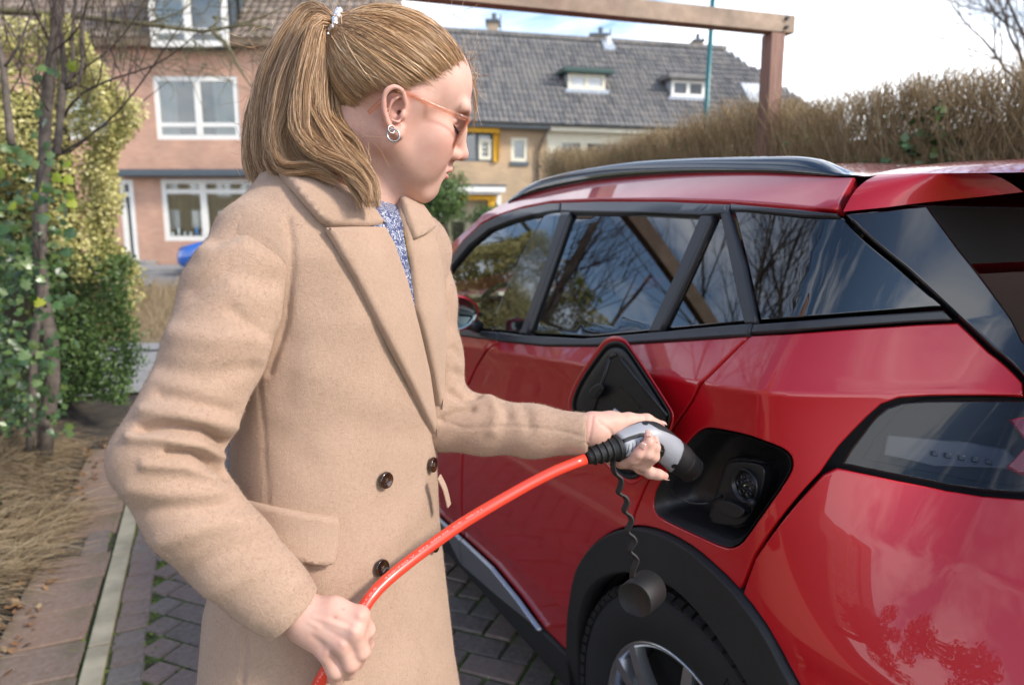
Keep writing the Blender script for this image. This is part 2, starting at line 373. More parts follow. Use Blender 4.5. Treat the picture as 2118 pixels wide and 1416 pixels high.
class Face:
    """a facade plane: origin o, horizontal axis e, up z, outward normal n"""
    def __init__(s, o, e):
        s.o = np.asarray(o, float); s.e = norm(e); s.z = np.array([0, 0, 1.]); s.n = np.cross(s.e, s.z)
    def at(s, x, z, dep=0): return s.o+s.e*x+s.z*z+s.n*dep
    def px(s, u, v, dep=0):
        r = PD(u, v); o = s.o+s.n*dep; t = ((o-CC)@s.n)/(r@s.n); p = CC+t*r-s.o; return p@s.e, p@s.z
    def box(s, mb, x0, x1, z0, z1, d0, d1):
        return mb.box(s.at((x0+x1)/2, (z0+z1)/2, (d0+d1)/2), (abs(x1-x0)/2, abs(z1-z0)/2, abs(d1-d0)/2), np.array([s.e, s.z, s.n]))
    def wall(s, name, x0, x1, z0, z1, holes, mat, parent, th=.22):
        xs = sorted({x0, x1, *[h[0] for h in holes], *[h[1] for h in holes]}); zs = sorted({z0, z1, *[h[2] for h in holes], *[h[3] for h in holes]})
        xs = [x for x in xs if x0 <= x <= x1]; zs = [z for z in zs if z0 <= z <= z1]
        V = []; F = []; UV = []
        def quad(pts, uv): n = len(V); V.extend(pts); F.append((n, n+1, n+2, n+3)); UV.extend(uv)
        for i in range(len(xs)-1):
            for j in range(len(zs)-1):
                cx, cz = (xs[i]+xs[i+1])/2, (zs[j]+zs[j+1])/2
                if any(h[0] < cx < h[1] and h[2] < cz < h[3] for h in holes): continue
                q = [(xs[i], zs[j]), (xs[i+1], zs[j]), (xs[i+1], zs[j+1]), (xs[i], zs[j+1])]
                quad([s.at(x, z) for x, z in q], q)
        for h in holes:
            for (a, b) in (((h[0], h[2]), (h[0], h[3])), ((h[0], h[3]), (h[1], h[3])), ((h[1], h[3]), (h[1], h[2])), ((h[1], h[2]), (h[0], h[2]))):
                quad([s.at(*a), s.at(*b), s.at(*b, -th), s.at(*a, -th)], [a, b, (b[0]+.1, b[1]), (a[0]+.1, a[1])])
        o = mk(name, V, F, mat, parent); ul = o.data.uv_layers.new(name='UVMap')
        for l, c in zip(ul.data, UV): l.uv = c
        return o
    def window(s, parent, x0, x1, z0, z1, cols=(), rows=(), fr=.09, mat=None, back=None, dep=-.02, sash=None, name='window'):
        m = MB(); w = fr/2
        for (a, b, c, d) in ((x0, x0+fr, z0, z1), (x1-fr, x1, z0, z1), (x0+fr, x1-fr, z1-fr, z1), (x0+fr, x1-fr, z0, z0+fr)): s.box(m, a, b, c, d, dep-.08, dep)
        for c in cols: s.box(m, c-w*1.3, c+w*1.3, z0+fr, z1-fr, dep-.075, dep+.012)
        for (r, a, b) in rows: s.box(m, a, b, r-w*.9, r+w*.9, dep-.07, dep-.01)
        wf = m.build(name, mat or M_white, parent)
        g = MB(); s.box(g, x0+fr*.5, x1-fr*.5, z0+fr*.5, z1-fr*.5, dep-.055, dep-.045); g.build('pane', M_win, wf)
        if back: 
            for (a, b, bm_) in back: g = MB(); s.box(g, a, b, z0+.02, z1-.02, dep-.20, dep-.18); g.build('curtain', bm_, wf)
        g = MB(); s.box(g, x0-.1, x1+.1, z0-.1, z1+.1, dep-.9, dep-.85); g.build('dark_interior', M_dark, wf)
        return wf
def tiles(name, o, e, up, w, l, mat, parent, tw=.24, tl=.34, clip=None):
    """rows of overlapping curved tiles on a slope: real relief, one mesh"""
    e = norm(e); up = norm(up); n = np.cross(e, up); V = []; F = []; nx = int(w/tw); nz = int(l/tl); k = 0
    prof = [(-.5, .0), (-.25, .035), (0, .045), (.25, .02), (.5, -.012)]
    for j in range(nz):
        for i in range(nx):
            if clip and not clip((i+.5)*tw, (j+.5)*tl): continue
            jx = random.uniform(-.01, .01); jn = random.uniform(-.006, .006)
            for zz, lift in ((-.04, .05), (tl, .012)):
                for x, h in prof: V.append(o+e*((i+.5+x)*tw+jx)+up*(j*tl+zz)+n*(h+lift+jn))
            for q in range(4): F.append((k+q, k+q+1, k+6+q, k+5+q))
            k += 10
    return mk(name, V, np.array(F), mat, parent, kind='stuff')

# ---- red brick house across the street (left)
rf = Face((0, 24.0, 0), (1, 0, 0)); rf.n = np.array([0, -1., 0])
def rp(u, v): return rf.px(u, v)
red = thing('brick_house', 'red brick terraced house with wide white windows behind the variegated hedge', 'house', (-11, 24, 0))
def rect(u0, v0, u1, v1, f): a = f.px(u0, v0); b = f.px(u1, v1); c = f.px(u0, v1); return (a[0], b[0], c[1], a[1])
wu = rect(315, 158, 498, 289, rf); wl = rect(331, 370, 545, 498, rf); dr = rect(246, 372, 289, 545, rf); wlu = rect(130, 160, 240, 289, rf)
zg = rf.px(300, 100)[1]; XL, XR = -19.5, -4.6
rf.wall('wall', XL, XR, -.1, zg, [wu, wl, dr, wlu], M_red, red)
mcol = rf.px(409, 220)[0]; rr = rf.px(400, 258)[1]
w = rf.window(red, *wu, cols=(mcol,), rows=((rr, wu[0]+.09, mcol), (rr, mcol, wu[1]-.09)), fr=.15, back=[(wu[0]+.1, mcol-.75, M_curt), (mcol+.45, wu[1]-.1, M_curt)])
mc2 = rf.px(421, 420)[0]; r2 = rf.px(400, 396)[1]
w = rf.window(red, *wl, cols=(mc2,), rows=((r2, wl[0]+.1, wl[1]-.1),), fr=.16, back=[(wl[0]+.1, wl[1]-.1, M_blind)])
for q in range(7):
    x = wl[0]+.25+q*.2; h_ = .16+.22*(q % 3 == 1); g = MB(); g.tube([rf.at(x, wl[2]+.17, -.12), rf.at(x, wl[2]+.17+h_*.6, -.12), rf.at(x, wl[2]+.17+h_, -.12)], [.06, .07, .02], 8); g.build('ornament', plain('sill_ornament', (.5, .6, .6), .4) if q != 4 else plain('blue_ornament', (.03, .2, .5), .4), w)
rf.window(red, *wlu, cols=((wlu[0]+wlu[1])/2,), fr=.14, back=[(wlu[0]+.1, wlu[1]-.1, M_curt)])
m_ = MB(); rf.box(m_, dr[0], dr[0]+.15, dr[2], dr[3], -.1, 0); rf.box(m_, dr[1]-.15, dr[1], dr[2], dr[3], -.1, 0); rf.box(m_, dr[0]+.15, dr[1]-.15, dr[3]-.14, dr[3], -.1, 0); rf.box(m_, dr[0]+.15, dr[1]-.15, rf.px(270, 402)[1]-.07, rf.px(270, 402)[1]+.07, -.1, -.01)
df = m_.build('door_frame', M_white, red); m_ = MB(); rf.box(m_, dr[0]+.15, dr[1]-.15, dr[2], dr[3]-.14, -.12, -.09); m_.build('door', M_slate, df)
m_ = MB(); z0, z1 = rf.px(400, 366)[1], rf.px(400, 352)[1]; rf.box(m_, rf.px(252, 360)[0], XR, z0, z1, .004, .55); m_.build('canopy', M_slate, red, bev=.02)
m_ = MB(); rf.box(m_, XL-.1, XR+.1, zg-.02, zg+.28, -.1, .42); m_.build('gutter', plain('brown_gutter', (.20, .135, .085), .6), red, bev=.03)
m_ = MB(); rf.box(m_, dr[0]-.25, dr[1]+.6, -.05, .16, .004, .7); m_.build('doorstep', M_pave, red, bev=.02)
sl = norm([0, .72, .69]); tiles('roof_tiles', np.array([XL-.3, 23.6, zg+.22]), [1, 0, 0], sl, XR-XL+.6, 7.0, M_tile2, red, .26, .36)
m_ = MB(); m_.add([(XL-.3, 23.7, zg+.16), (XR+.3, 23.7, zg+.16), (XR+.3, 23.7+7*sl[1], zg+.16+7*sl[2]), (XL-.3, 23.7+7*sl[1], zg+.16+7*sl[2]), (XL-.3, 31, zg), (XR+.3, 31, zg)], [(0, 1, 2, 3), (3, 2, 5, 4), (0, 3, 4), (1, 5, 2)]); m_.build('roof', M_tile2, red)
m_ = MB(); m_.bx(XL, XL+.2, 24.23, 31, -.1, zg); m_.bx(XR-.2, XR, 24.23, 31, -.1, zg); m_.bx(XL, XR, 31, 31.2, -.1, zg); m_.build('side_wall', M_red, red)
# dormer
fd = Face((0, 23.75, 0), (1, 0, 0)); fd.n = np.array([0, -1., 0]); wd_ = rect(312, -60, 482, 102, fd)
md = fd.px(397, 40)[0]; rd = fd.px(400, 70)[1]
fd.window(red, *wd_, cols=(md,), rows=((rd, wd_[0]+.1, wd_[1]-.1),), fr=.17, back=[(wd_[0]+.1, md-.2, M_curt)], dep=.35)
m_ = MB(); m_.bx(wd_[0], wd_[1], 23.8, 28.5, wd_[2], wd_[3]+.05); m_.bx(wd_[0]-.3, wd_[1]+.3, 23.0, 28.8, wd_[3]+.05, wd_[3]+.3); m_.build('dormer', M_slate, red)

# ---- beige brick house with the long tiled roof (centre right)
bf = Face(P(985, 250, 22.0)*np.array([1, 1, 0]), (.970, .243, 0)); bf.n = np.array([.243, -.970, 0])
bei = thing('brick_house', 'beige brick house with long grey tiled roof and two small dormers', 'house', tuple(bf.o))
def BR(u0, v0, u1, v1, d=0):
    a = bf.px(u0, v0, d); b = bf.px(u1, v1, d); c = bf.px(u0, v1, d); return (a[0], b[0], c[1], a[1])
ze = bf.px(985, 262)[1]; X0, X1 = bf.px(836, 300)[0], 16.5
xj = bf.px(1131, 300)[0]
u2 = norm(np.array([-.243*.72, .970*.72, .78])); e_b = bf.e; ro = bf.at(X0-.3, ze+.08, .5)
for _k in range(200):
    RL = 2.5+_k*.02
    if proj([ro+e_b*(1.+.36*RL)+u2*RL])[0][1] < 66: break
for _k in range(300):
    W_ = 8+_k*.05
    if proj([ro+e_b*(W_-.75*RL)+u2*RL])[0][0] > 1500: break
X1 = X0+W_-.6
w1 = BR(930, 272, 1019, 333); w2 = BR(1057, 284, 1091, 334); gd = BR(890, 398, 1036, 560)
bf.wall('wall', X0, xj, -.1, ze, [w1, w2, gd], M_beige, bei)
xs = bf.px(988, 300)[0]
ww = bf.window(bei, *w1, cols=(xs,), fr=.07, mat=M_slate, back=[])
a, b_ = bf.px(990, 288), bf.px(1018, 333); m_ = MB()
for (p0, p1, q0, q1) in ((a[0], a[0]+.1, b_[1]+.03, a[1]), (b_[0]-.13, b_[0]-.03, b_[1]+.03, a[1]), (a[0]+.1, b_[0]-.13, a[1]-.1, a[1]), (a[0]+.1, b_[0]-.13, b_[1]+.03, b_[1]+.13)): bf.box(m_, p0, p1, q0, q1, -.04, .03)
for t_ in (.34, .66): bf.box(m_, a[0]+.1, b_[0]-.13, b_[1]+.13+(a[1]-b_[1]-.23)*t_-.012, b_[1]+.13+(a[1]-b_[1]-.23)*t_+.012, -.03, .01)
m_.build('sash', M_cream, ww)
w3 = bf.window(bei, *w2, fr=.11, mat=M_cream, back=[(w2[0], w2[1], M_curt)])
m_ = MB(); bf.box(m_, w2[0]-.03, w2[1]+.03, w2[2]-.13, w2[2]-.004, .002, .06); m_.build('sill', M_slate, w3)
m_ = MB(); bf.box(m_, gd[0], gd[1], gd[2], gd[3], -.5, -.45); m_.build('garage_door', plain('garage_beige', (.50, .44, .30), .6, var=.1), bei)
m_ = MB(); z0 = bf.px(1000, 398)[1]; bf.box(m_, gd[0]-.1, bf.px(1038, 400)[0], z0, z0+.16, .004, .5); m_.build('fascia', M_white, bei)
m_ = MB(); bf.box(m_, gd[0]-.12, bf.px(1040, 400)[0], z0+.16, z0+.22, .004, .52); m_.build('ledge', M_slate, bei)
m_ = MB(); bf.box(m_, gd[1]-.14, gd[1], -.05, z0, -.02, .05); m_.build('post', M_white, bei)
# awnings: scalloped yellow valances
def awning(x0, x1, z, drop, out, tail):
    m_ = MB(); n = max(4, int((x1-x0)/.18))
    for i in range(n):
        xa, xb = x0+(x1-x0)*i/n, x0+(x1-x0)*(i+1)/n; xm = (xa+xb)/2
        m_.add([bf.at(xa, z, out), bf.at(xb, z, out), bf.at(xb, z-drop*.75, out), bf.at(xm, z-drop, out+.01), bf.at(xa, z-drop*.75, out)], [(0, 1, 2, 3, 4)])
    m_.add([bf.at(x0, z, out), bf.at(x1, z, out), bf.at(x1, z+.03, .02), bf.at(x0, z+.03, .02)], [(0, 1, 2, 3)])
    if tail: m_.add([bf.at(x1, z, out), bf.at(x1, z+.06, .03), bf.at(x1, z-tail, .03), bf.at(x1, z-tail*.95, .03+.12)], [(0, 1, 2, 3)]); bf.box(m_, x1-.16, x1, z-tail, z-drop*.5, .05, .1)
    return m_.build('awning', M_yel, bei)
za = bf.px(985, 266)[1]; awning(w1[0]-.1, bf.px(1030, 300)[0], za, .16, .25, 1.0)
z2 = bf.px(985, 406)[1]; awning(gd[0], gd[1]-.15, z2, .13, .12, .0); m_ = MB(); bf.box(m_, gd[1]-.42, gd[1]-.2, 1.2, z2-.02, .05, .09); m_.build('awning_tail', M_yel, bei)
# right part under the dark green gutter
fr2 = BR(1131, 268, 1340, 340); bf.wall('wall', xj+.004, X1, -.1, ze, [(xj+.35, xj+5, 1.4, ze-.25)], M_cream, bei)
bf.window(bei, xj+.35, xj+5, 1.4, ze-.25, cols=(xj+1.25, xj+3.2), fr=.16, mat=M_cream, back=[(xj+.5, xj+1.1, plain('red_curtain', (.25, .09, .07), .9))])
m_ = MB(); bf.box(m_, X0-.3, xj, ze-.05, ze+.13, -.1, .45); m_.build('gutter', M_zinc, bei, bev=.03)
m_ = MB(); bf.box(m_, xj+.01, X1+.2, ze+.08, ze+.2, -.1, .47); m_.build('gutter', M_dgreen, bei, bev=.03)
m_ = MB(); bf.box(m_, xj+.01, X1+.2, ze-.09, ze+.078, -.1, .4); m_.build('fascia', M_cream, bei)
xd = bf.px(1112, 300)[0]; m_ = MB(); m_.tube([bf.at(xd+.25, ze, .3), bf.at(xd+.1, ze-.45, .12), bf.at(xd, ze-.7, .08), bf.at(xd, 0, .08)], .05, 8); m_.build('drainpipe', plain('drainpipe_brown', (.13, .09, .065), .5), bei, smooth=True)
# roof: slope length up to the ridge
hipL = lambda x, z: x > z*.36+.0; hipR = lambda x, z: x < W_-z*.75
tiles('roof_tiles', ro, e_b, u2, W_, RL, M_tile, bei, .165, .27, lambda x, z: hipL(x, z) and hipR(x, z))
rb = ro-np.array([0, 0, .05]); back = np.array([-.243, .970, 0])*6.5
rA, rB = rb+e_b*.36*RL+u2*RL, rb+e_b*(W_-.75*RL)+u2*RL
m_ = MB(); m_.add([rb, rb+e_b*W_, rB, rA, rb+back*1.45, rb+e_b*W_+back*1.45], [(0, 1, 2, 3), (3, 2, 5, 4), (0, 3, 4), (1, 5, 2)]); m_.build('roof', M_tile, bei)
m_ = MB(); nr = 46
for i in range(nr):
    p = rA+(rB-rA)*(i+.5)/nr+np.array([0, 0, .06]); m_.box(p, ((np.linalg.norm(rB-rA)/nr)*.47, .12, .07), np.array([e_b, norm(back), [0, 0, 1]]))
m_.build('ridge_tiles', M_tile, bei, kind='stuff')
m_ = MB()
for i in range(18):
    p = rb+e_b*0+(rA-rb)*(i+.5)/18+np.array([0, 0, .1]); dd = norm(rA-rb); m_.box(p, (.16, .1, .07), np.array([dd, norm(np.cross([0, 0, 1], dd)), norm(np.cross(dd, np.cross([0, 0, 1], dd)))]))
m_.build('hip_tiles', M_tile, bei, kind='stuff')
# side wall left
m_ = MB(); s0 = bf.at(X0, 0); m_.box(s0+norm(back)*4+e_b*.1+[0, 0, ze/2], (.1, 3.7, ze/2), np.array([e_b, norm(back), [0, 0, 1]])); m_.build('side_wall', M_beige, bei)
def on_roof(u, v):
    r = PD(u, v); n = np.cross(e_b, u2); t = ((ro-CC)@n)/(r@n); return CC+t*r
def dormer(u0, v0, u1, v1, roofmat, fm, win_m):
    c0 = on_roof((u0+u1)/2, v1); f = Face(c0+bf.n*.05, e_b); f.n = bf.n
    a = f.px(u0, v0); b = f.px(u1, v1); w = (b[0]-a[0]); h = a[1]-b[1]; x0, x1 = a[0], b[0]
    dm = MB()
    for xx in (x0, x1):
        q = [f.at(xx, b[1]), f.at(xx, a[1]), f.at(xx, a[1], -h*1.05), f.at(xx, b[1], -.01)]; dm.add(q, [(0, 1, 2, 3)])
    dm.box(f.at((x0+x1)/2, (a[1]+b[1])/2, -h*.5), (w/2-.01, h/2-.01, .02), np.array([f.e, f.z, f.n]))
    d = dm.build('dormer', M_lead, bei)
    m = MB(); fr_ = .1; mid = x0+w*.5
    for (p, q, r, s) in ((x0, x0+fr_, b[1], a[1]), (x1-fr_, x1, b[1], a[1]), (mid-.06, mid+.06, b[1]+fr_, a[1]-fr_), (x0+fr_, x1-fr_, a[1]-fr_, a[1]), (x0+fr_, x1-fr_, b[1], b[1]+fr_)): f.box(m, p, q, r, s, -.02, .06)
    m.build('frame', fm, d)
    g = MB(); f.box(g, x0+.05, x1-.05, b[1]+.05, a[1]-.05, .0, .02); g.build('pane', win_m, d)
    m = MB(); f.box(m, x0-.22, x1+.22, a[1]+.002, a[1]+.15, -h*1.15, .3); m.build('dormer_roof', roofmat, d, bev=.02)
    m = MB(); f.box(m, x0-.1, x1+.12, b[1]-.12, b[1]-.003, -.15, .12); m.build('flashing', M_lead, d)
M_wd = plain('dark_pane', (.07, .085, .10), .08, var=.5, scale=1.5); M_wl = plain('pale_pane', (.55, .57, .58), .15, var=.2, scale=1.2)
dormer(1174, 152, 1250, 188, M_dgreen, M_cream, M_wl); dormer(1388, 165, 1455, 203, plain('dormer_grey', (.16, .15, .145), .6), M_white, M_wd)
# skylight + vent + chimneys
def roof_box(name, u, v, w, l, h, mat, par=bei):
    c = on_roof(u, v); n = np.cross(e_b, u2); m = MB(); m.box(c+n*h*.5, (w/2, l/2, h/2), np.array([e_b, u2, n])); return m.build(name, mat, par)
roof_box('skylight', 1562, 200, .9, 1.0, .16, M_wl); roof_box('vent', 1257, 97, .4, .6, .1, M_lead)
cp = on_roof(1257, 95); m_ = MB(); m_.tube([cp, cp+np.array([0, 0, .3])], .1, 10); m_.build('vent_pipe', M_white, bei)
def chimney(u, v0, v1, wpx, d):
    r = P(u, v1, d); t = P(u, v0, d); w = wpx/FPX*d/2
    m = MB(); m.bx(r[0]-w, r[0]+w, r[1]-.35, r[1]+.35, r[2]-.6, t[2]); c = m.build('chimney', M_beige, bei)
    m = MB(); m.bx(r[0]-w-.06, r[0]+w+.06, r[1]-.41, r[1]+.41, t[2]+.002, t[2]+.1); m.build('chimney_cap', M_slate, c)
    m = MB(); m.tube([t+[w*.3, 0, .1], t+[w*.3, 0, .4]], .09, 8); m.tube([t+[w*1.5, 0, -.5], t+[w*1.5, 0, .35]], .03, 6); m.build('flue', M_slate, c)
chimney(1019, 52, 70, 22, 26.5); chimney(1237, 80, 92, 34, 27.6); chimney(1440, 92, 112, 18, 28.6); chimney(1577, 148, 175, 12, 31)

# ================================================================ PERGOLA, LAMP POST
def wood(name, c, stretch):
    t = NT(name); n = t.noise(6, 6, .7, stretch=stretch); n2 = t.noise(2.2, 3); col = t.ramp(n, [(.3, tuple(x*.62 for x in c)), (.55, c), (.75, tuple(min(1, x*1.35) for x in c))])
    col = t.mix(t.ramp(n2, [(.45, (0, 0, 0)), (.7, (.55,)*3)]), col, (.17, .085, .06)); t.set(Base_Color=col, Roughness=.75); t.bump(n, .45, .006); return t.m
bd = np.array([-math.cos(R(18)), -math.sin(R(18)), 0]); bn = np.array([math.sin(R(18)), -math.cos(R(18)), 0])
M_wb = wood('weathered_beam', (.36, .265, .19), (1, 1, 1)); M_wp = wood('weathered_post', (.28, .155, .115), (9, 9, .7))
pg = thing('pergola', 'weathered brown wooden pergola of one long beam on square posts beside the hedge', 'pergola', tuple(P(1605, 300, 4.2)*[1, 1, 0]))
pe = P(1645, 51, 4.2); Lb = 4.9
ztop = P(1645, 33, 4.2)[2]; zbot = P(1645, 69, 4.2)[2]
m_ = MB(); c = pe+bd*Lb/2; c[2] = (ztop+zbot)/2; m_.box(c-bn*.045, (Lb/2, .045, (ztop-zbot)/2), np.array([bd, bn, [0, 0, 1]])); m_.build('beam', M_wb, pg, bev=.006)
for k_, off in ((0, .11), (1, 4.75)):
    c = pe+bd*off-bn*.05; c[2] = zbot/2-.002; m_ = MB(); m_.box(c, (.048, .048, zbot/2), np.array([bd, bn, [0, 0, 1]])); m_.build('post', M_wp, pg, bev=.006)
M_blk = plain('black_metal', (.012, .012, .013), .45)
for zz in (.28, .78):
    c = pe+bd*.065+bn*.004; c[2] = zbot+(ztop-zbot)*zz; m_ = MB(); m_.tube([c-bn*.01, c+bn*.012], .011, 6); m_.build('bolt', M_blk, pg)
lamp = thing('street_lamp', 'tall teal metal street lamp post rising behind the brown hedge', 'street lamp', tuple(P(1459, 240, 14.)*[1, 1, 0]))
lb = P(1459, 240, 14.); lb[2] = 0; M_teal = plain('teal_paint', (.012, .125, .135), .35, var=.08)
m_ = MB(); m_.tube([lb, lb+[0, 0, 2.5], lb+[0.05, 0, 6.2]], [.062, .058, .045], 12); m_.build('pole', M_teal, lamp, smooth=True)
m_ = MB(); m_.tube([lb+[.05, 0, 6.2], lb+[.05, -.3, 6.4], lb+[.05, -1.0, 6.45]], [.03, .03, .05], 10); m_.build('lamp_head', M_teal, lamp, smooth=True)
# ================================================================ PLANTS
M_twig = island('hedge_twig', [(0, (.19, .13, .065)), (.5, (.32, .23, .12)), (.85, (.43, .32, .17)), (1, (.50, .38, .22))], .85)
M_bark = plain('grey_brown_bark', (.105, .085, .07), .9, var=.45, scale=22, bump=.7, bscale=70)
M_twigd = plain('dark_twig', (.075, .052, .042), .85, var=.3)
M_var = island('variegated_leaf', [(0, (.045, .075, .018)), (.2, (.13, .16, .035)), (.4, (.32, .30, .085)), (.7, (.52, .46, .17)), (1, (.68, .62, .32))], .45, trans=.12, clump=2.2)
M_grn = island('privet_leaf', [(0, (.03, .065, .014)), (.5, (.075, .14, .028)), (1, (.15, .235, .06))], .42, trans=.15, clump=2.5)
M_ivy = island('ivy_leaf', [(0, (.02, .045, .014)), (.6, (.05, .10, .025)), (1, (.12, .17, .045))], .35)
M_ivyl = island('young_ivy_leaf', [(0, (.11, .18, .015)), (.5, (.2, .27, .02)), (1, (.32, .34, .03))], .45, trans=.25, obj=True)
M_ivyd = island('single_ivy_leaf', [(0, (.025, .06, .018)), (.6, (.06, .115, .03)), (1, (.14, .19, .06))], .32, obj=True)
M_dry = island('dry_grass_blade', [(0, (.17, .115, .06)), (.4, (.30, .215, .12)), (.8, (.42, .32, .19)), (1, (.50, .41, .27))], .8, trans=.15)
M_litter = island('leaf_litter', [(0, (.10, .05, .025)), (.5, (.20, .095, .04)), (.8, (.28, .15, .06)), (1, (.33, .24, .13))], .8)
M_ever = island('evergreen_leaf', [(0, (.008, .018, .007)), (.5, (.018, .035, .012)), (1, (.04, .06, .02))], .6)
M_core = plain('core_shade', (.03, .026, .014), .95)  # near-black solid cores: shade inside the foliage put into the colour
def in_box(n, o, ax, size): return o+(rng.random((n, 3))*np.array(size))@np.asarray(ax)
# ---- brown clipped hedge beyond the car: dense upright twigs, few leaves
hx = np.array([-.43, .903, 0]); hy = np.array([.903, .43, 0]); hz = np.array([0, 0, 1.])
hb = hy*3.27                                    # front face of the hedge; along hx
def hpt(a, b, z): return hb+hx*a+hy*b+hz*z
hedge = thing('hedge', 'tall clipped brown leafless hedge with few green leaves behind the red car', 'hedge', tuple(hpt(3, .4, 0)))
def htop(a): return 2.03+.035*math.sin(a*2.1)+.03*math.sin(a*5.3+1)
a0h, a1h = .3, 6.25
n = 34000; a = a0h+rng.random(n)*(a1h-a0h); b = np.abs(rng.normal(0, .22, n)); b = np.clip(b, 0, .75)
z0 = .25+rng.random(n)**.65*1.78; L = .16+rng.random(n)*.26
top = 2.165-.022*a+.05*np.sin(a*2.1)+.035*np.sin(a*5.3+1)+rng.normal(0, .025, n); z1 = np.minimum(z0+L, top); L = np.maximum(z1-z0, .03)
lean = rng.normal(0, .32, (n, 3)); lean[:, 2] = 0; wob = rng.normal(0, .022, (n, 4, 3))
tt = np.linspace(0, 1, 4)[None, :, None]
base = hb+a[:, None]*hx+b[:, None]*hy+z0[:, None]*hz
Pn = base[:, None, :]+tt*(hz*L[:, None]+lean*L[:, None])[:, None, :]+wob*tt
end = 1-np.clip((a-5.7)/.55, 0, 1); 
Rn = (rng.uniform(.0011, .0028, n)[:, None])*np.linspace(1, .55, 4)[None, :]
V, F = tubes(Pn, Rn, 3); mk('twig_mass', V, F, M_twig, hedge, kind='stuff')
ns = 70; st = []; sr = []
for i in range(ns):
    a_ = random.uniform(a0h, a1h); b_ = random.uniform(.1, .6); p = hpt(a_, b_, 0); pts = []
    for k_ in range(7): pts.append(p+hz*(k_*.27)); p = p+hx*random.gauss(0, .05)+hy*random.gauss(0, .03)
    st.append(pts); sr.append([.013*(1-.1*k_) for k_ in range(7)])
V, F = tubes(np.array(st), np.array(sr), 5); mk('stems', V, F, M_twig, hedge, True)
n = 3000; a = a0h+rng.random(n)*(a1h-a0h); cl = np.sin(a*3.1)+.6*np.sin(a*7.7+2)+rng.normal(0, .8, n); sel = cl > .35; a = a[sel]; n = len(a)
C = hb+a[:, None]*hx+(rng.random(n)*.35-.06)[:, None]*hy+(.6+rng.random(n)**.8*1.36)[:, None]*hz
V, F = leaves_geo(C, rng.normal(size=(n, 3))+[-.4, -.6, .5], rng.uniform(.022, .045, n)); mk('leaf_scatter', V, F, M_grn, hedge, kind='stuff')
C = np.concatenate([hpt(2.25, 0, 1.52)+np.clip(rng.normal(0, 1, (330, 3)), -2, 1.7)*[.11, .05, .23]]); V, F = leaves_geo(C, rng.normal(size=(330, 3))+[-.4, -.8, .4], rng.uniform(.03, .055, 330), .9); mk('ivy_patch', V, F, M_ivy, hedge, kind='stuff')
cb = MB(); cb.box(hpt((a0h+a1h)/2, .58, .95), ((a1h-a0h)/2-.1, .14, .93), np.array([hx, hy, hz])); cb.build('dark_core', plain('brown_core', (.11, .08, .045), .95, var=.5, scale=30), hedge)  # solid brown box added so the gaps between twigs look dark

# ---- a bare tree generator: trunk + limbs + twigs as tapered tubes
def grow(base, height, r0, seed, levels=4, spread=.55, up=.25, nb=(3, 5), lean=(0, 0), K=5, shrink=.66, droop=0, first=.35):
    rd = random.Random(seed); segs = [[] for _ in range(levels+1)]
    def rec(p, d, L, r, lv):
        pts = [p]; dd = np.array(d, float)
        for k_ in range(K-1):
            dd = norm(dd+np.array([rd.gauss(0, .13), rd.gauss(0, .13), rd.gauss(0, .08)+up*.12-droop*.1*lv])); p = p+dd*L/(K-1); pts.append(p)
        rs = [r*(1-.42*k_/(K-1)) for k_ in range(K)]
        segs[lv].append((pts, rs))
        if lv >= levels: return
        for i in range(rd.randint(*nb)+(1 if lv else 0)):
            f = first+(1-first)*rd.random() if lv == 0 else .25+.75*rd.random(); j = min(K-2, int(f*(K-1))); q = pts[j]+(pts[j+1]-pts[j])*(f*(K-1)-j)
            ax = norm(np.cross(dd, np.array([rd.gauss(0, 1), rd.gauss(0, 1), rd.gauss(0, 1)]))); an = spread*rd.uniform(.7, 1.35)
            nd = norm(dd*math.cos(an)+ax*math.sin(an)+np.array([0, 0, up*.4])); rec(q, nd, L*shrink*rd.uniform(.75, 1.1), rs[j]*.58, lv+1)
        rec(pts[-1], dd, L*shrink, rs[-1]*.95, lv+1)
    rec(np.asarray(base, float), norm([lean[0], lean[1], 1]), height, r0, 0); return segs
def tree(name, label, base, height, r0, seed, mat=None, mat2=None, group=None, **kw):
    t = thing(name, label, 'tree', tuple(base), group); S_ = grow(base, height, r0, seed, **kw)
    nl = len(S_)
    def put(nm, lv, sides, m):
        pp = [s[0] for l in lv for s in S_[l]]; rr = [s[1] for l in lv for s in S_[l]]
        if pp: V, F = tubes(np.array(pp), np.array(rr), sides); mk(nm, V, F, m, t, True)
    put('trunk', [0], 9, mat or M_bark); put('limbs', range(1, max(2, nl-2)), 6, mat or M_bark); put('twigs', range(max(2, nl-2), nl), 3, mat2 or M_twigd)
    return t
# bare tree right (branches reach in from the right edge of the view)
tree('bare_tree', 'bare winter tree whose branches reach over the hedge at the right edge', (11.7, 14.6, 0), 3.3, .13, 5, levels=6, spread=.62, up=.2, nb=(2, 3), lean=(-.12, 0), shrink=.72)
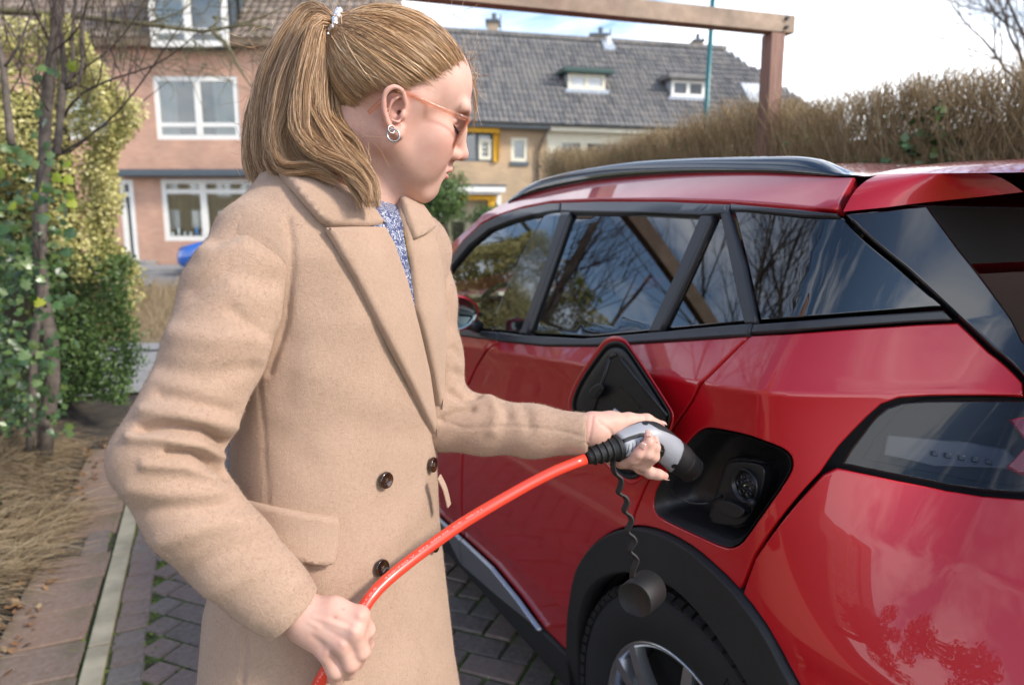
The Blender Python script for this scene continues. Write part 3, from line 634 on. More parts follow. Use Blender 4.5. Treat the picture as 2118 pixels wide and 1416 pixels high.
# young multi-stemmed tree left, stems traced from the picture
yt = thing('young_tree', 'young bare grey-barked tree with ivy on its stems in front of the variegated hedge', 'tree', tuple(PG(95, 905)))
def stem(px, d0, d1, w0, w1, name='trunk', n=14, mat=None):
    k_ = len(px); pts = np.array([P(u, v, d0+(d1-d0)*i/(k_-1)) for i, (u, v) in enumerate(px)]); pts = catmull(pts, n)
    r = np.linspace(w0, w1, n)*d0/FPX/2; r = r*(1+.06*np.sin(np.arange(n)*2.1)); V, F = tube_geo(pts, r, 9); return mk(name, V, F, mat or M_bark, yt, True)
stem([(92, 945), (98, 860), (112, 760), (100, 680), (86, 600), (82, 480), (92, 330), (95, 220), (108, 120), (122, 20), (132, -90)], 4.05, 3.9, 31, 20)
stem([(62, 930), (66, 830), (72, 700), (84, 600), (88, 520), (84, 430), (92, 360), (118, 310), (122, 240), (132, 175)], 3.8, 3.75, 17, 12)
stem([(24, 300), (16, 230), (8, 150), (2, 110), (-20, 40), (-40, -60)], 3.2, 3.2, 15, 10)
stem([(118, 320), (124, 250), (133, 170), (128, 90), (118, 20), (112, -60)], 3.75, 3.8, 16, 5)
stem([(132, 180), (150, 150), (150, 60), (165, -40)], 3.75, 3.7, 9, 4); stem([(132, 185), (165, 165), (172, 60), (185, -50)], 3.75, 3.7, 8, 4)
stem([(8, 140), (30, 110), (52, 60), (75, 0)], 3.2, 3.1, 6, 3, 'branch')
for px, w in [([(118, 320), (180, 285), (250, 225), (300, 160), (345, 95), (380, 40)], 5), ([(128, 250), (160, 200), (230, 165), (330, 130), (420, 60)], 5), ([(132, 175), (190, 130), (240, 90), (300, 10)], 4),
              ([(100, 80), (70, 20), (55, -30)], 6), ([(108, 110), (160, 60), (190, -20)], 5), ([(140, 170), (200, 180), (215, 100), (250, -10)], 4), ([(100, 230), (70, 180), (20, 170)], 4), ([(86, 560), (70, 500), (40, 470)], 4), ([(92, 330), (150, 310), (200, 270), (260, 240)], 4)]:
    stem(px, 3.8, 3.5, w, 2, 'branch', 10, M_twigd)
tw = []; tr = []
for i in range(130):
    u, v = random.uniform(-10, 300), random.uniform(-40, 230); p = P(u, v, random.uniform(3.3, 3.9)); d_ = norm([random.gauss(.25, .35), random.gauss(-.1, .3), 1]); L = random.uniform(.15, .5)
    pts = [p]
    for k_ in range(4): d_ = norm(d_+np.array([random.gauss(0, .12), random.gauss(0, .12), .03])); pts.append(pts[-1]+d_*L/4)
    tw.append(pts); tr.append([.0032*(1-.16*k_) for k_ in range(5)])
V, F = tubes(np.array(tw), np.array(tr), 4); mk('twigs', V, F, M_twigd, yt, True)
# overhanging mossy bough in front of the red house
bt = thing('overhanging_bough', 'mossy blurred bough hanging in front of the red house dormer', 'branch', tuple(P(250, 50, 6)))
M_moss2 = plain('mossy_bark', (.13, .115, .06), .9, var=.4, scale=12)
def bough(px, d, w0, w1, name='bough'):
    pts = catmull(np.array([P(u, v, d) for u, v in px]), 14); V, F = tube_geo(pts, np.linspace(w0, w1, 14)*d/FPX/2, 7); mk(name, V, F, M_moss2, bt, True)
bough([(-60, 20), (120, 30), (250, 45), (340, 55), (440, 66), (490, 50), (560, 60)], 5.5, 16, 5); bough([(440, 66), (470, 95), (500, 150), (520, 180)], 5.5, 9, 3, 'branch'); bough([(430, 64), (450, 45), (440, 35), (470, 42)], 5.5, 6, 3, 'branch')
bough([(300, 50), (380, 20), (420, -30)], 5.5, 5, 2, 'branch'); bough([(490, 52), (530, 40), (600, 10)], 5.5, 6, 2, 'branch')
tw = []; tr = []
for i in range(170):
    u = random.uniform(150, 560); v = random.uniform(-20, 130)+.1*u*random.random(); p = P(u, v, random.uniform(5.2, 5.9)); d_ = norm([random.gauss(.5, .8), random.gauss(0, .5), random.gauss(-.15, .6)]); pts = [p]
    for k_ in range(5): d_ = norm(d_+np.array([random.gauss(0, .28), random.gauss(0, .2), random.gauss(-.05, .25)])); pts.append(pts[-1]+d_*random.uniform(.05, .1))
    tw.append(pts); tr.append([.0042*(1-.13*k_) for k_ in range(6)])
V, F = tubes(np.array(tw), np.array(tr), 4); mk('twigs', V, F, M_moss2, bt, True)

# ---- variegated shrub hedge left
vh = thing('variegated_hedge', 'tall dense hedge of small yellow and green variegated leaves at the left edge', 'hedge', (-3.4, 5.4, 0))
def foliage(name, n, fn, nfn, size, mat, parent, asp=.6):
    C = fn(n); V, F = leaves_geo(C, nfn(C), rng.uniform(size[0], size[1], len(C)), asp); return mk(name, V, F, mat, parent, kind='stuff')
def vshell(n):
    """lumpy block: front face, right face and top; billows of different size"""
    x = -5.1+rng.random(n)*2.45; z = .55+rng.random(n)*2.2; y = 4.95+np.abs(rng.normal(0, .09, n))
    bump = .10*np.sin(x*7+z*3)+.10*np.sin(z*6.3-x*2.2+1)+.06*np.sin(x*15)*np.sin(z*13)
    k_ = rng.random(n) < .28; y = np.where(k_, 4.95+rng.random(n)*1.1, y-bump); lim = -2.73-.10*np.sin(z*4.5+1)-.06*np.sin(z*11)+.04*z; lim = np.where(z > 2.2, lim-(z-2.2)*.6, lim)
    lim = lim-(y-4.95)*.62; x = np.where(k_, lim+rng.normal(0, .05, n)-.05, x); ok = x < lim+.08
    low = (z < 1.15+.15*np.sin(x*5)) & (x > -3.6); ok &= ~low | (rng.random(n) < .15)
    return np.stack([x, y, z], 1)[ok]
foliage('leaf_mass', 54000, vshell, lambda C: rng.normal(0, .6, C.shape)+[.15, -.9, .55], (.022, .045), M_var, vh)
cb = MB(); cb.bx(-4.75, -3.45, 5.2, 5.75, .1, 2.3); cb.build('dark_core', M_core, vh)
ph = thing('privet_hedge', 'low clipped green hedge below the variegated leaves at the end of the slab path', 'hedge', (-3.0, 5.2, 0))
def pshell(n):
    x = -4.9+rng.random(n)*2.27; z = .16+rng.random(n)*1.02; y = 4.78+np.abs(rng.normal(0, .07, n))-.05*np.sin(x*9)*np.sin(z*8); k_ = rng.random(n) < .35
    y = np.where(k_, 4.78+rng.random(n)*1.0, y); lim = -2.66-(y-4.78)*.6-.03*np.sin(z*9)-np.where(z < .45, (.45-z)*.35, 0); lim = lim-(y-4.95)*.62; x = np.where(k_, lim+rng.normal(0, .03, n), np.minimum(x, lim)); return np.stack([x, y, z], 1)
foliage('leaf_mass', 22000, pshell, lambda C: rng.normal(0, .6, C.shape)+[.2, -.8, .6], (.018, .036), M_grn, ph)
cb = MB(); cb.bx(-4.6, -3.25, 5.0, 5.5, .12, 1.0); cb.build('dark_core', M_core, ph)
# dark ivy and laurel-like undergrowth at the left edge
iv = thing('ivy_thicket', 'dark green ivy thicket climbing around the young tree at the left edge', 'ivy', tuple(PG(60, 930)))
def ishell(n):
    u = rng.uniform(-120, 150, n); v = rng.uniform(330, 900, n); keep = rng.random(n) < np.clip((190-u)/170, .1, 1)*np.where(v < 470, .22, 1); u, v = u[keep], v[keep]
    d = rng.uniform(3.5, 4.6, len(u)); return np.stack([P(a_, b_, c_) for a_, b_, c_ in zip(u, v, d)])
foliage('leaf_mass', 2600, ishell, lambda C: rng.normal(0, .5, C.shape)+[.2, -.9, .5], (.028, .055), M_ivy, iv, .85)
cb = MB(); cb.bx(-4.3, -3.25, 4.75, 4.9, .02, .95); cb.build('dark_core', M_core, iv)
# single ivy leaves one can pick out: five-lobed
def ivy_mesh():
    pts = [(0, -.45), (.22, -.5), (.5, -.28), (.32, -.02), (.44, .22), (.15, .2), (0, .55), (-.15, .2), (-.44, .22), (-.32, -.02), (-.5, -.28), (-.22, -.5)]
    V = [(0, 0, .06)]+[(x, y, -.05*(x*x+y*y)*2+.02) for x, y in pts]; me = bpy.data.meshes.new('ivy_leaf'); me.from_pydata(V, [], [(0, i+1, (i+1) % 12+1) for i in range(12)]); return me
ivm, ivm2 = ivy_mesh(), ivy_mesh(); ivm.materials.append(M_ivyd); ivm2.materials.append(M_ivyl)
spots = [(140, 338, 1), (142, 370, 1), (145, 405, 1), (128, 430, 1), (148, 480, 0), (118, 365, 1), (150, 420, 1), (88, 140, 0), (78, 160, 0), (110, 148, 0), (86, 215, 0), (78, 232, 0), (92, 252, 0), (70, 278, 0), (95, 300, 0), (105, 335, 0), (75, 340, 0), (60, 330, 0), (150, 135, 1), (30, 305, 0), (45, 318, 0), (20, 330, 0)]
for i in range(48): spots.append((random.uniform(-5, 165), random.uniform(300, 860), 1 if random.random() < .12 else 0))
for (u, v, yl) in spots:
    o = bpy.data.objects.new('ivy_leaf', ivm2 if yl else ivm); COL.objects.link(o); o.parent = iv; o.matrix_parent_inverse = Matrix.Translation(-iv.location)
    o.location = P(u, v, random.uniform(3.3, 3.62)); s_ = random.uniform(.04, .066); o.scale = (s_, s_, s_); o.rotation_euler = (R(random.uniform(45, 100)), random.gauss(0, .5), random.gauss(.2, .5))
# ---- dry grass bank, litter, ivy ground cover
bank = MB(); nn = 26
for i in range(nn+1):
    for j in range(13):
        a = .2+i*.24; r = -.86-j*.24; bank.V.append(tuple(D(r, a, -.02+min(.16, .07*j)*(.6+.4*math.sin(i*1.3+j)))))
bank.F = [(i*13+j, i*13+j+1, (i+1)*13+j+1, (i+1)*13+j) for i in range(nn) for j in range(12)]
bank.build('planting_bed', M_soil, smooth=True, kind="structure")
def blades(n, rfun, Lr, lie, name, mat, w=(.0012, .0028), cat=None, label=None, kind='stuff'):
    base, dirs = rfun(n); n = len(base); K = 5; L = rng.uniform(*Lr, n); tt = np.linspace(0, 1, K)
    d = norm(dirs+rng.normal(0, .35, (n, 3))); drop = lie*rng.uniform(.5, 1.3, n)
    Pn = base[:, None, :]+(d*L[:, None])[:, None, :]*tt[None, :, None]; Pn[:, :, 2] -= (L*drop)[:, None]*tt[None, :]**2; Pn[:, :, 2] = np.maximum(Pn[:, :, 2], base[:, None, 2]*.6+.004*rng.random((n, 1)))
    Rn = rng.uniform(*w, n)[:, None]*np.linspace(1, .35, K)[None, :]; V, F = tubes(Pn, Rn, 3); o = mk(name, V, F, mat, None, kind=kind)
    return tag(o, label, cat)
def bank_r(n):
    a = rng.uniform(1.2, 5.0, n); r = -.80-np.abs(rng.normal(0, .55, n))-.1*np.sin(a*3); t_ = np.sin(a*5)*np.sin(r*7+a)+.5*np.sin(a*13+r*5) > -.55
    a, r = a[t_], r[t_]; b_ = np.stack([D(x, y, .02+min(.17, max(0, (-.85-x)*.28))) for x, y in zip(r, a)]); dirs = np.tile(GR*.9+np.array([0, 0, .55]), (len(a), 1))+np.sin(a*4)[:, None]*GA*.6; return b_, dirs
blades(7500, bank_r, (.12, .34), .62, 'dry_grass', M_dry, label='flattened dry straw-coloured grass on the bank left of the slab path', cat='grass')
def litter_r(n): a = rng.uniform(1.2, 5.2, n); r = -.62-np.abs(rng.normal(0, .38, n)); return np.stack([D(x, y, .012+max(0, (-.85-x)*.22)) for x, y in zip(r, a)])
V, F = leaves_geo(litter_r(900), rng.normal(0, .35, (900, 3))+[0, 0, 1], rng.uniform(.016, .05, 900), .6); mk('leaf_litter', V, F, M_litter, kind='stuff', label='scattered fallen brown leaves along the planting bed edge', cat='leaves')
def cover_r(n): a = rng.uniform(1.3, 5.2, n); r = -.95-np.abs(rng.normal(.25, .5, n)); k_ = np.sin(a*3.3+r*4) > .1; a, r = a[k_], r[k_]; return np.stack([D(x, y, .05+min(.2, max(0, (-.85-x)*.3))+.05*rng.random()) for x, y in zip(r, a)])
C = cover_r(3600); V, F = leaves_geo(C, rng.normal(0, .4, C.shape)+[0, -.3, 1], rng.uniform(.02, .05, len(C)), .85); mk('ground_ivy', V, F, M_ivy, kind='stuff', label='low green ivy creeping through the dry grass bank', cat='ground cover')
# moss tufts in the paving joints
def moss_r(n):
    r = rng.uniform(-.25, 1.5, n); a = rng.uniform(1.0, 5, n); return np.stack([r, a], 1)
mc = moss_r(9000); pp_, qq_ = (mc[:, 0]+mc[:, 1])*.7071/.1025, (mc[:, 1]-mc[:, 0])*.7071/.1025
jd = np.minimum(np.abs(pp_-np.round(pp_)), np.abs(qq_-np.round(qq_))); patch_ = np.sin(mc[:, 0]*6+1)+np.sin(mc[:, 1]*4.3)+np.sin(mc[:, 0]*13-mc[:, 1]*9) > -.2
mc = mc[(jd < .06) & patch_]; C = np.stack([D(r, a, -.002) for r, a in mc]); C = np.repeat(C, 5, 0)+rng.normal(0, .006, (len(C)*5, 3))*[1, 1, .25]
M_mossl = island('moss_tuft', [(0, (.04, .075, .008)), (.6, (.085, .14, .012)), (1, (.16, .2, .03))], .9)
V, F = leaves_geo(C, rng.normal(0, .6, C.shape)+[0, 0, 1], rng.uniform(.006, .013, len(C)), .8); mk('joint_moss', V, F, M_mossl, drive, kind='stuff')
C = np.stack([D(-.47+rng.normal(0, .012), a_, .0) for a_ in rng.uniform(1.3, 4.5, 260)]+[D(-.367+rng.normal(0, .01), a_, .0) for a_ in rng.uniform(1.3, 4.5, 380)]+[D(-.25+rng.normal(0, .014), a_, .0) for a_ in rng.uniform(1.3, 4.5, 500)])
V, F = leaves_geo(C, rng.normal(0, .6, C.shape)+[0, 0, 1], rng.uniform(.008, .02, len(C)), .8); mk('joint_moss', V, F, M_mossl, drive, kind='stuff')
# tall dry grass verge before the street
def verge_r(n):
    x = rng.uniform(-11.5, -1.5, n); y = rng.uniform(8.3, 14.9, n)
    return np.stack([x, y, np.zeros(n)], 1), np.tile([0, 0, 1.], (n, 1))
sheet('verge', [(-16, 8.3), (6, 8.3), (6, 15.05), (-16, 15.05)], -.012, plain('straw', (.30, .22, .12), .95, var=.3, scale=3))
blades(14000, verge_r, (.16, .48), .12, 'tall_dry_grass', M_dry, (.003, .007), label='tall standing straw-coloured grass on the verge before the street', cat='grass')
# ---- far side: ivy-clad trunk, bushes, yellow post
def clump(name, label, c, rad, n, size, mat, cat='bush', trunk=None, core=True):
    t = thing(name, label, cat, (c[0], c[1], 0)); dirs = norm(rng.normal(size=(n, 3))); rr = 1+.13*np.sin(dirs[:, 0]*6+dirs[:, 2]*5)+.1*np.sin(dirs[:, 1]*9+dirs[:, 0]*4); C = np.array(c)+dirs*np.array(rad)*(rr*rng.uniform(.72, 1.03, n))[:, None]
    V, F = leaves_geo(C, dirs+rng.normal(0, .5, (n, 3)), rng.uniform(*size, n)); mk('crown', V, F, mat, t, kind='stuff')
    if core: 
        m = MB(); V, F = lathe([(.01, -1), (.6, -.8), (.95, -.3), (.95, .3), (.6, .8), (.01, 1)], 10); m.add(V*np.array(rad)*.72+np.array(c), F); m.build('dark_core', M_core, t)
    if trunk: m = MB(); m.tube([(c[0], c[1], 0), (c[0]+.05, c[1], c[2]*.5), (c[0], c[1], c[2])], [trunk, trunk*.8, trunk*.6], 9); m.build('trunk', M_bark, t, True)
    return t
c = P(912, 408, 19.3); t_ = clump('ivy_clad_tree', 'round ivy-covered tree stump with a dense green crown before the beige house', c, (.76, .6, .74), 3200, (.06, .12), M_grn, 'tree', .22)
c2 = P(900, 455, 19.3); dirs = norm(rng.normal(size=(900, 3))); V, F = leaves_geo(c2*[1, 1, 1]+dirs*[.46, .35, .9]+[0, 0, -.15], dirs, rng.uniform(.05, .09, 900)); mk('ivy_cover', V, F, M_ivy, t_, kind='stuff')
clump('shrub', 'rounded olive green shrub beside the garage of the beige house', P(1012, 452, 19), (.62, .6, .36), 1400, (.05, .09), M_grn, 'shrub')
c = P(948, 474, 19); lo = thing('box_hedge', 'small square clipped green box hedge by the parked dark car', 'hedge', (c[0], c[1], 0))
C = c+(rng.random((900, 3))-.5)*[.42, .4, .72]; V, F = leaves_geo(C, rng.normal(0, .6, C.shape)+[0, -.7, .5], rng.uniform(.03, .06, 900)); mk('leaf_mass', V, F, M_grn, lo, kind='stuff'); m = MB(); m.box(c+[0, 0, -.4], (.15, .16, .6)); m.build('dark_core', M_core, lo)
ypost = P(860, 430, 19.0); m = MB(); m.tube([(ypost[0], ypost[1], 0), (ypost[0], ypost[1], ypost[2]+.05), (ypost[0], ypost[1], ypost[2]+.25)], [.075, .075, .06], 10); m.build('marker_post', plain('pale_yellow_post', (.62, .52, .2), .5), None, True, label='pale yellow post beside the ivy-covered tree', cat='post')
# ---- what the paint and windows reflect: trees and houses to the left and behind
tree('bare_tree', 'bare winter tree standing left of the variegated hedge', (-5.2, 3.2, 0), 2.4, .13, 11, levels=5, spread=.62, up=.16, nb=(2, 3), shrink=.76)
def evergreen(name, label, b, h, w, n, seed):
    t = thing(name, label, 'tree', b); r_ = np.random.default_rng(seed); m = MB(); m.tube([b, (b[0], b[1], h*.8)], [.25, .08], 8); m.build('trunk', M_bark, t, True)
    cs = np.array([[b[0]+r_.normal(0, w*.45), b[1]+r_.normal(0, w*.45), h*(.3+.65*r_.random())] for _ in range(22)]); k_ = r_.integers(0, 22, n); dd = norm(r_.normal(size=(n, 3))); C = cs[k_]+dd*(w*.38*(1-.35*cs[k_, 2:3]/h))*r_.uniform(.5, 1.05, (n, 1))
    V, F = leaves_geo(C, dd+r_.normal(0, .5, (n, 3)), r_.uniform(.14, .3, n)); mk('crown', V, F, M_ever, t, kind='stuff')
evergreen('evergreen_tree', 'large dark evergreen tree left of the drive', (-10.5, .8, 0), 5.2, 2.4, 7000, 3)
evergreen('evergreen_tree', 'dark evergreen tree at the far left behind the photographer', (-13, -4.5, 0), 5.6, 2.4, 6000, 8)
evergreen('evergreen_tree', 'smaller dark evergreen tree further left behind the bare tree', (-11.5, 4.6, 0), 4.0, 2.2, 5000, 4)
rb_ = Face((-30, -12, 0), (.55, -.83, 0)); rb_.n = np.array([.83, .55, 0]); rwh = thing('row_house', 'pale row of flats with many windows behind the photographer', 'house', (-30, -12, 0))
hl = [(x, x+1.6, z, z+1.6) for x in np.arange(1, 17, 2.6) for z in (.9, 3.7)]
rb_.wall('wall', 0, 18, 0, 6.2, hl, M_beige, rwh)
for h_ in hl: rb_.window(rwh, *h_, cols=((h_[0]+h_[1])/2,), fr=.1)
m = MB(); m.add([rb_.at(-.3, 6.2, .5), rb_.at(18.3, 6.2, .5), rb_.at(18.3, 9, -3.5), rb_.at(-.3, 9, -3.5), rb_.at(-.3, 6.2, -7), rb_.at(18.3, 6.2, -7)], [(0, 1, 2, 3), (3, 2, 5, 4), (0, 3, 4), (1, 5, 2)]); m.build('roof', M_tile2, rwh)
# ================================================================ PARKED CARS ACROSS THE STREET
def paint(name, c, metal=0, rough=.3, coat=1.0):
    if name in MATS: return MATS[name]
    t = NT(name); t.set(Base_Color=c, Roughness=rough, Metallic=metal, Coat_Weight=coat, Coat_Roughness=.02); MATS[name] = t.m; return t.m
M_tyre = plain('tyre_rubber', (.009, .009, .0095), .75, var=.2, bump=.2); M_alloy = plain('alloy', (.55, .56, .58), .28, metal=1, var=.05)
M_carglass = glass_mat('car_glass', (.05, .06, .06), ior=1.8); M_lampg = plain('lamp_glass', (.6, .62, .65), .1, coat=1)
def small_car(label, loc, rz, pm, group):
    t = thing('parked_car', label, 'car', loc, group); Mx = np.array(Matrix.Translation(loc) @ Matrix.Rotation(rz, 4, 'Z'))
    def X(V): return np.asarray(V, float)@Mx[:3, :3].T+Mx[:3, 3]
    # stations along x (nose +): x, half width, bottom z, belt z
    st = [(2.05, .45, .32, .55), (2.0, .70, .25, .66), (1.8, .80, .2, .78), (1.3, .84, .18, .90), (.9, .85, .18, .96), (0, .86, .18, .98), (-1.0, .86, .18, 1.0), (-1.7, .83, .2, 1.02), (-2.0, .74, .28, .98), (-2.06, .6, .35, .9)]
    V = []; sec = [(0, 0), (.8, 0), (1, .25), (1.0, .55), (.97, .85), (.88, 1), (.4, 1.03), (0, 1.04)]
    for x, w, b, z in st:
        for cx, cz in sec: V.append((x, w*cx, b+(z-b)*cz))
        for cx, cz in sec[-2:0:-1]: V.append((x, -w*cx, b+(z-b)*cz))
    n = len(sec)*2-2; F = [(j*n+k, j*n+(k+1) % n, (j+1)*n+(k+1) % n, (j+1)*n+k) for j in range(len(st)-1) for k in range(n)]+[tuple(range(n)), tuple((len(st)-1)*n+k for k in range(n))[::-1]]
    o = mk('body', X(V), F, pm, t, True)
    gh = [(1.15, .70, .90), (.35, .60, 1.38), (-.3, .59, 1.46), (-1.2, .58, 1.44), (-1.75, .62, 1.05)]; V = []
    for x, w, z in gh: V += [(x, -w, z), (x, -w*.5, z+.03), (x, w*.5, z+.03), (x, w, z)]
    mk('roof', X(V[4:16]), [(j*4+k, j*4+k+1, j*4+k+5, j*4+k+4) for j in range(2) for k in range(3)], pm, t, True)
    mk('windscreen', X(V[0:8]), [(k, k+1, k+5, k+4) for k in range(3)], M_carglass, t, True); mk('rear_window', X(V[12:20]), [(k, k+1, k+5, k+4) for k in range(3)], M_carglass, t, True)
    for sy in (1, -1):
        q = [(1.1, .80*sy, .93), (.3, .61*sy, 1.37), (-.42, .60*sy, 1.44), (-.42, .82*sy, .98)]; mk('side_window', X(q), [(0, 1, 2, 3)], M_carglass, t)
        q = [(-.5, .82*sy, .98), (-.5, .60*sy, 1.44), (-1.15, .60*sy, 1.42), (-1.6, .80*sy, 1.02)]; mk('side_window', X(q), [(0, 1, 2, 3)], M_carglass, t)
        for q in ([(1.15, .8*sy, .92), (.34, .6*sy, 1.4)], [(.34, .6*sy, 1.4), (-.4, .6*sy, 1.47), (-1.2, .59*sy, 1.445), (-1.75, .72*sy, 1.03)], [(-.46, .6*sy, 1.45), (-.46, .83*sy, .98)]):
            V_, F_ = tube_geo(X(q), .03, 6); mk('pillar', V_, F_, pm, t, True)
        for x in (1.3, -1.3):
            for (nm, prof, mt) in (('tyre', [(.2, -.1), (.29, -.1), (.31, -.05), (.31, .05), (.29, .1), (.2, .1)], M_tyre), ('rim', [(.21, -.07), (.2, .06), (.08, .085), (.0, .085)], M_alloy)):
                V_, F_ = lathe(prof, 20); V_ = np.stack([V_[:, 0], V_[:, 2]*sy, V_[:, 1]], 1)+[x, .77*sy, .31]; mk(nm, X(V_), F_, mt, t, True)
        q = [(2.02, .38*sy, .62), (1.98, .62*sy, .64), (1.78, .79*sy, .76), (1.70, .79*sy, .80), (1.86, .62*sy, .775), (1.96, .40*sy, .73)]; q2 = [(a+.03, b*1.015, c+.01) for a, b, c in q]; mk('headlight', X(q2), [(0, 1, 2, 3, 4, 5)], M_lampg, t)
        V_, F_ = tube_geo(X([(.75, .86*sy, 1.0), (.78, .98*sy, 1.03), (.76, 1.04*sy, 1.04)]), [.03, .07, .04], 8); mk('mirror', V_, F_, pm, t, True)
    m = MB(); m.box((2.035, 0, .42), (.03, .5, .08)); V_ = X(m.V); mk('grille', V_, m.F, M_tyre, t)
    m = MB(); m.box((2.075, 0, .5), (.008, .26, .055)); mk('number_plate', X(m.V), m.F, plain('yellow_plate', (.75, .5, .03), .5), t)
    return t
bc = PG(360, 572); small_car('bright blue parked car seen nose first beside the woman\'s sleeve', (bc[0]+2.0, bc[1]+.9, 0), R(180-4), paint('blue_paint', (.005, .12, .52)), 'cars parked across the street')
dc = PG(900, 570); small_car('dark grey parked car half hidden behind the woman\'s collar', (-2.75, 16.4, 0), R(-8), paint('anthracite_paint', (.05, .053, .065), .4), 'cars parked across the street')
# ================================================================ THE RED CAR
CA = R(27); XF = np.array([-math.sin(CA), math.cos(CA), 0]); XL_ = np.array([-math.cos(CA), -math.sin(CA), 0]); XO = np.array([.31, 1.26, 0]); ZZ = np.array([0, 0, 1.])
HW = .885                                             # XO lies on the left flank at the rear axle
def CW(s, w, h): return XO+np.multiply.outer(s, XF)+np.multiply.outer(np.asarray(w)-HW, XL_)+np.multiply.outer(h, ZZ)
def ss(a, b, x): t = np.clip((np.asarray(x)-a)/(b-a), 0, 1); return t*t*(3-2*t)
plan = catmull([(-.82, 0), (-.815, .32), (-.80, .54), (-.765, .70), (-.71, .79), (-.63, .842), (-.52, .868), (-.38, .880), (-.2, .884), (0, .885), (.5, .880), (1.2, .875), (2.0, .875), (2.6, .88), (2.9, .855), (3.2, .74), (3.38, .52), (3.46, .28), (3.48, 0)], 900)
pt = np.r_[0, np.cumsum(np.linalg.norm(np.diff(plan, axis=0), axis=1))]; TMAX = pt[-1]
_d = np.gradient(plan, axis=0); _n = norm(np.stack([-_d[:, 1], _d[:, 0]], 1)); 
if _n[450, 1] < 0: _n = -_n
def hb_(s): return 1.205-.125*np.clip(s, -.7, 2.2)
def hc_(s): return hb_(s)-.088+.03*np.clip(s, -.6, 1.6)
def off_(q, s, rear, front):
    hb, hc = hb_(s), hc_(s)
    lo = np.interp(q, [.12, .2, .3, .45, .6, .75], [.085, .06, .04, .014, .004, 0.])
    under = np.clip(hc-q, 0, .5); dd = .16*under*np.exp(-under/.11)                # hollow just under the shoulder line
    o = lo+dd
    up = np.clip(q-hc, 0, None); bh = hb-hc
    o = o+np.where(up > 0, np.minimum(up, bh)*.62, 0)
    gl = np.clip(q-hb, 0, None); o = o+gl*.40
    rf_ = np.clip(q-(1.425), 0, None); o = o+rf_*1.1
    # bumper corner bulges low down
    k = ss(-.17, -.46, s); zq = np.clip(q, .62, 1.16); o = o+k*(.52*(np.maximum(zq-.72, 0)+.05*np.exp(-np.abs(zq-.72)/.05)-.05*math.exp(-2))+.09*np.maximum(np.clip(q, .9, 1.2)-.93, 0))
    o = o+rear*(np.clip(q-1.02, 0, None)*.85+.05*ss(.55, .8, q))
    o = o+front*np.clip(q-.7, 0, None)*.8
    return o
def S(t, q, d=0.):
    """car side surface: t along the plan outline from the rear centre, q height, d outward offset"""
    t = np.asarray(t, float); q = np.asarray(q, float)
    s = np.interp(t, pt, plan[:, 0]); w = np.interp(t, pt, plan[:, 1]); ns = np.interp(t, pt, _n[:, 0]); nw = np.interp(t, pt, _n[:, 1])
    rear = ss(.35, .95, -ns); front = ss(.5, 1, ns); o = off_(q, s, rear, front)-d
    return CW(s-ns*o, w-nw*o, q)
def SN(t, q, d=0.):
    e = .002; a = S(t+e, q, d)-S(t-e, q, d); b = S(t, q+e, d)-S(t, q-e, d); n = norm(np.cross(b, a))
    c = S(t, q, d)-CW(1.0, 0., .7); sg = np.sign((n*c).sum(-1, keepdims=True)); return n*sg
def s2t(s): k_ = np.argmax(plan[:, 0] > -.3); return float(np.interp(s, plan[100:-120, 0], pt[100:-120]))
# lookup grid: picture -> (t, q)
_tg = np.arange(.25, 4.2, .02); _qg = np.arange(.1, 1.66, .01)
_T, _Q = np.meshgrid(_tg, _qg, indexing='ij'); _G = S(_T.ravel(), _Q.ravel()); nq = len(_qg)
_f = []; 
for i in range(len(_tg)-1):
    for j in range(nq-1): a = i*nq+j; _f += [(a, a+nq, a+nq+1), (a, a+nq+1, a+1)]
_bvh = BVHTree.FromPolygons([Vector(v) for v in _G], _f)
def tq(u, v):
    loc, n, i, dist = _bvh.ray_cast(Vector(CC), Vector(PD(u, v)).normalized())
    if loc is None: raise ValueError(('miss', u, v))
    a, b, c = [_G[k] for k in _f[i]]; p = np.array(loc)
    m = np.stack([b-a, c-a], 1); w = np.linalg.lstsq(m, p-a, rcond=None)[0]; f = _f[i]
    T = [_T.ravel()[k] for k in f]; Q = [_Q.ravel()[k] for k in f]
    return np.array([T[0]+w[0]*(T[1]-T[0])+w[1]*(T[2]-T[0]), Q[0]+w[0]*(Q[1]-Q[0])+w[1]*(Q[2]-Q[0])])
def TQ(items): return np.array([tq(*it) if len(it) == 2 else (np.array([s2t(it[1]), it[2]]) if it[0] == 's' else np.array([it[1], it[2]])) for it in items])
def inpoly(p, poly):
    x, y = p[:, 0], p[:, 1]; r = np.zeros(len(p), bool); n = len(poly)
    for i in range(n):
        a, b = poly[i], poly[(i+1) % n]
        c = ((a[1] > y) != (b[1] > y)); r ^= c & (x < (b[0]-a[0])*(y-a[1])/(b[1]-a[1]+1e-15)+a[0])
    return r
def densify(poly, step):
    out = []
    for i in range(len(poly)):
        a, b = poly[i], poly[(i+1) % len(poly)]; k = max(1, int(np.linalg.norm(b-a)/step+.5))
        out += [a+(b-a)*j/k for j in range(k)]
    return np.array(out)
def smoothpoly(poly, it=1, keep=()):
    """Chaikin corner rounding"""
    for _ in range(it):
        o = []; n = len(poly)
        for i in range(n): a, b = poly[i], poly[(i+1) % n]; o += [a*.75+b*.25, a*.25+b*.75]
        poly = np.array(o)
    return poly
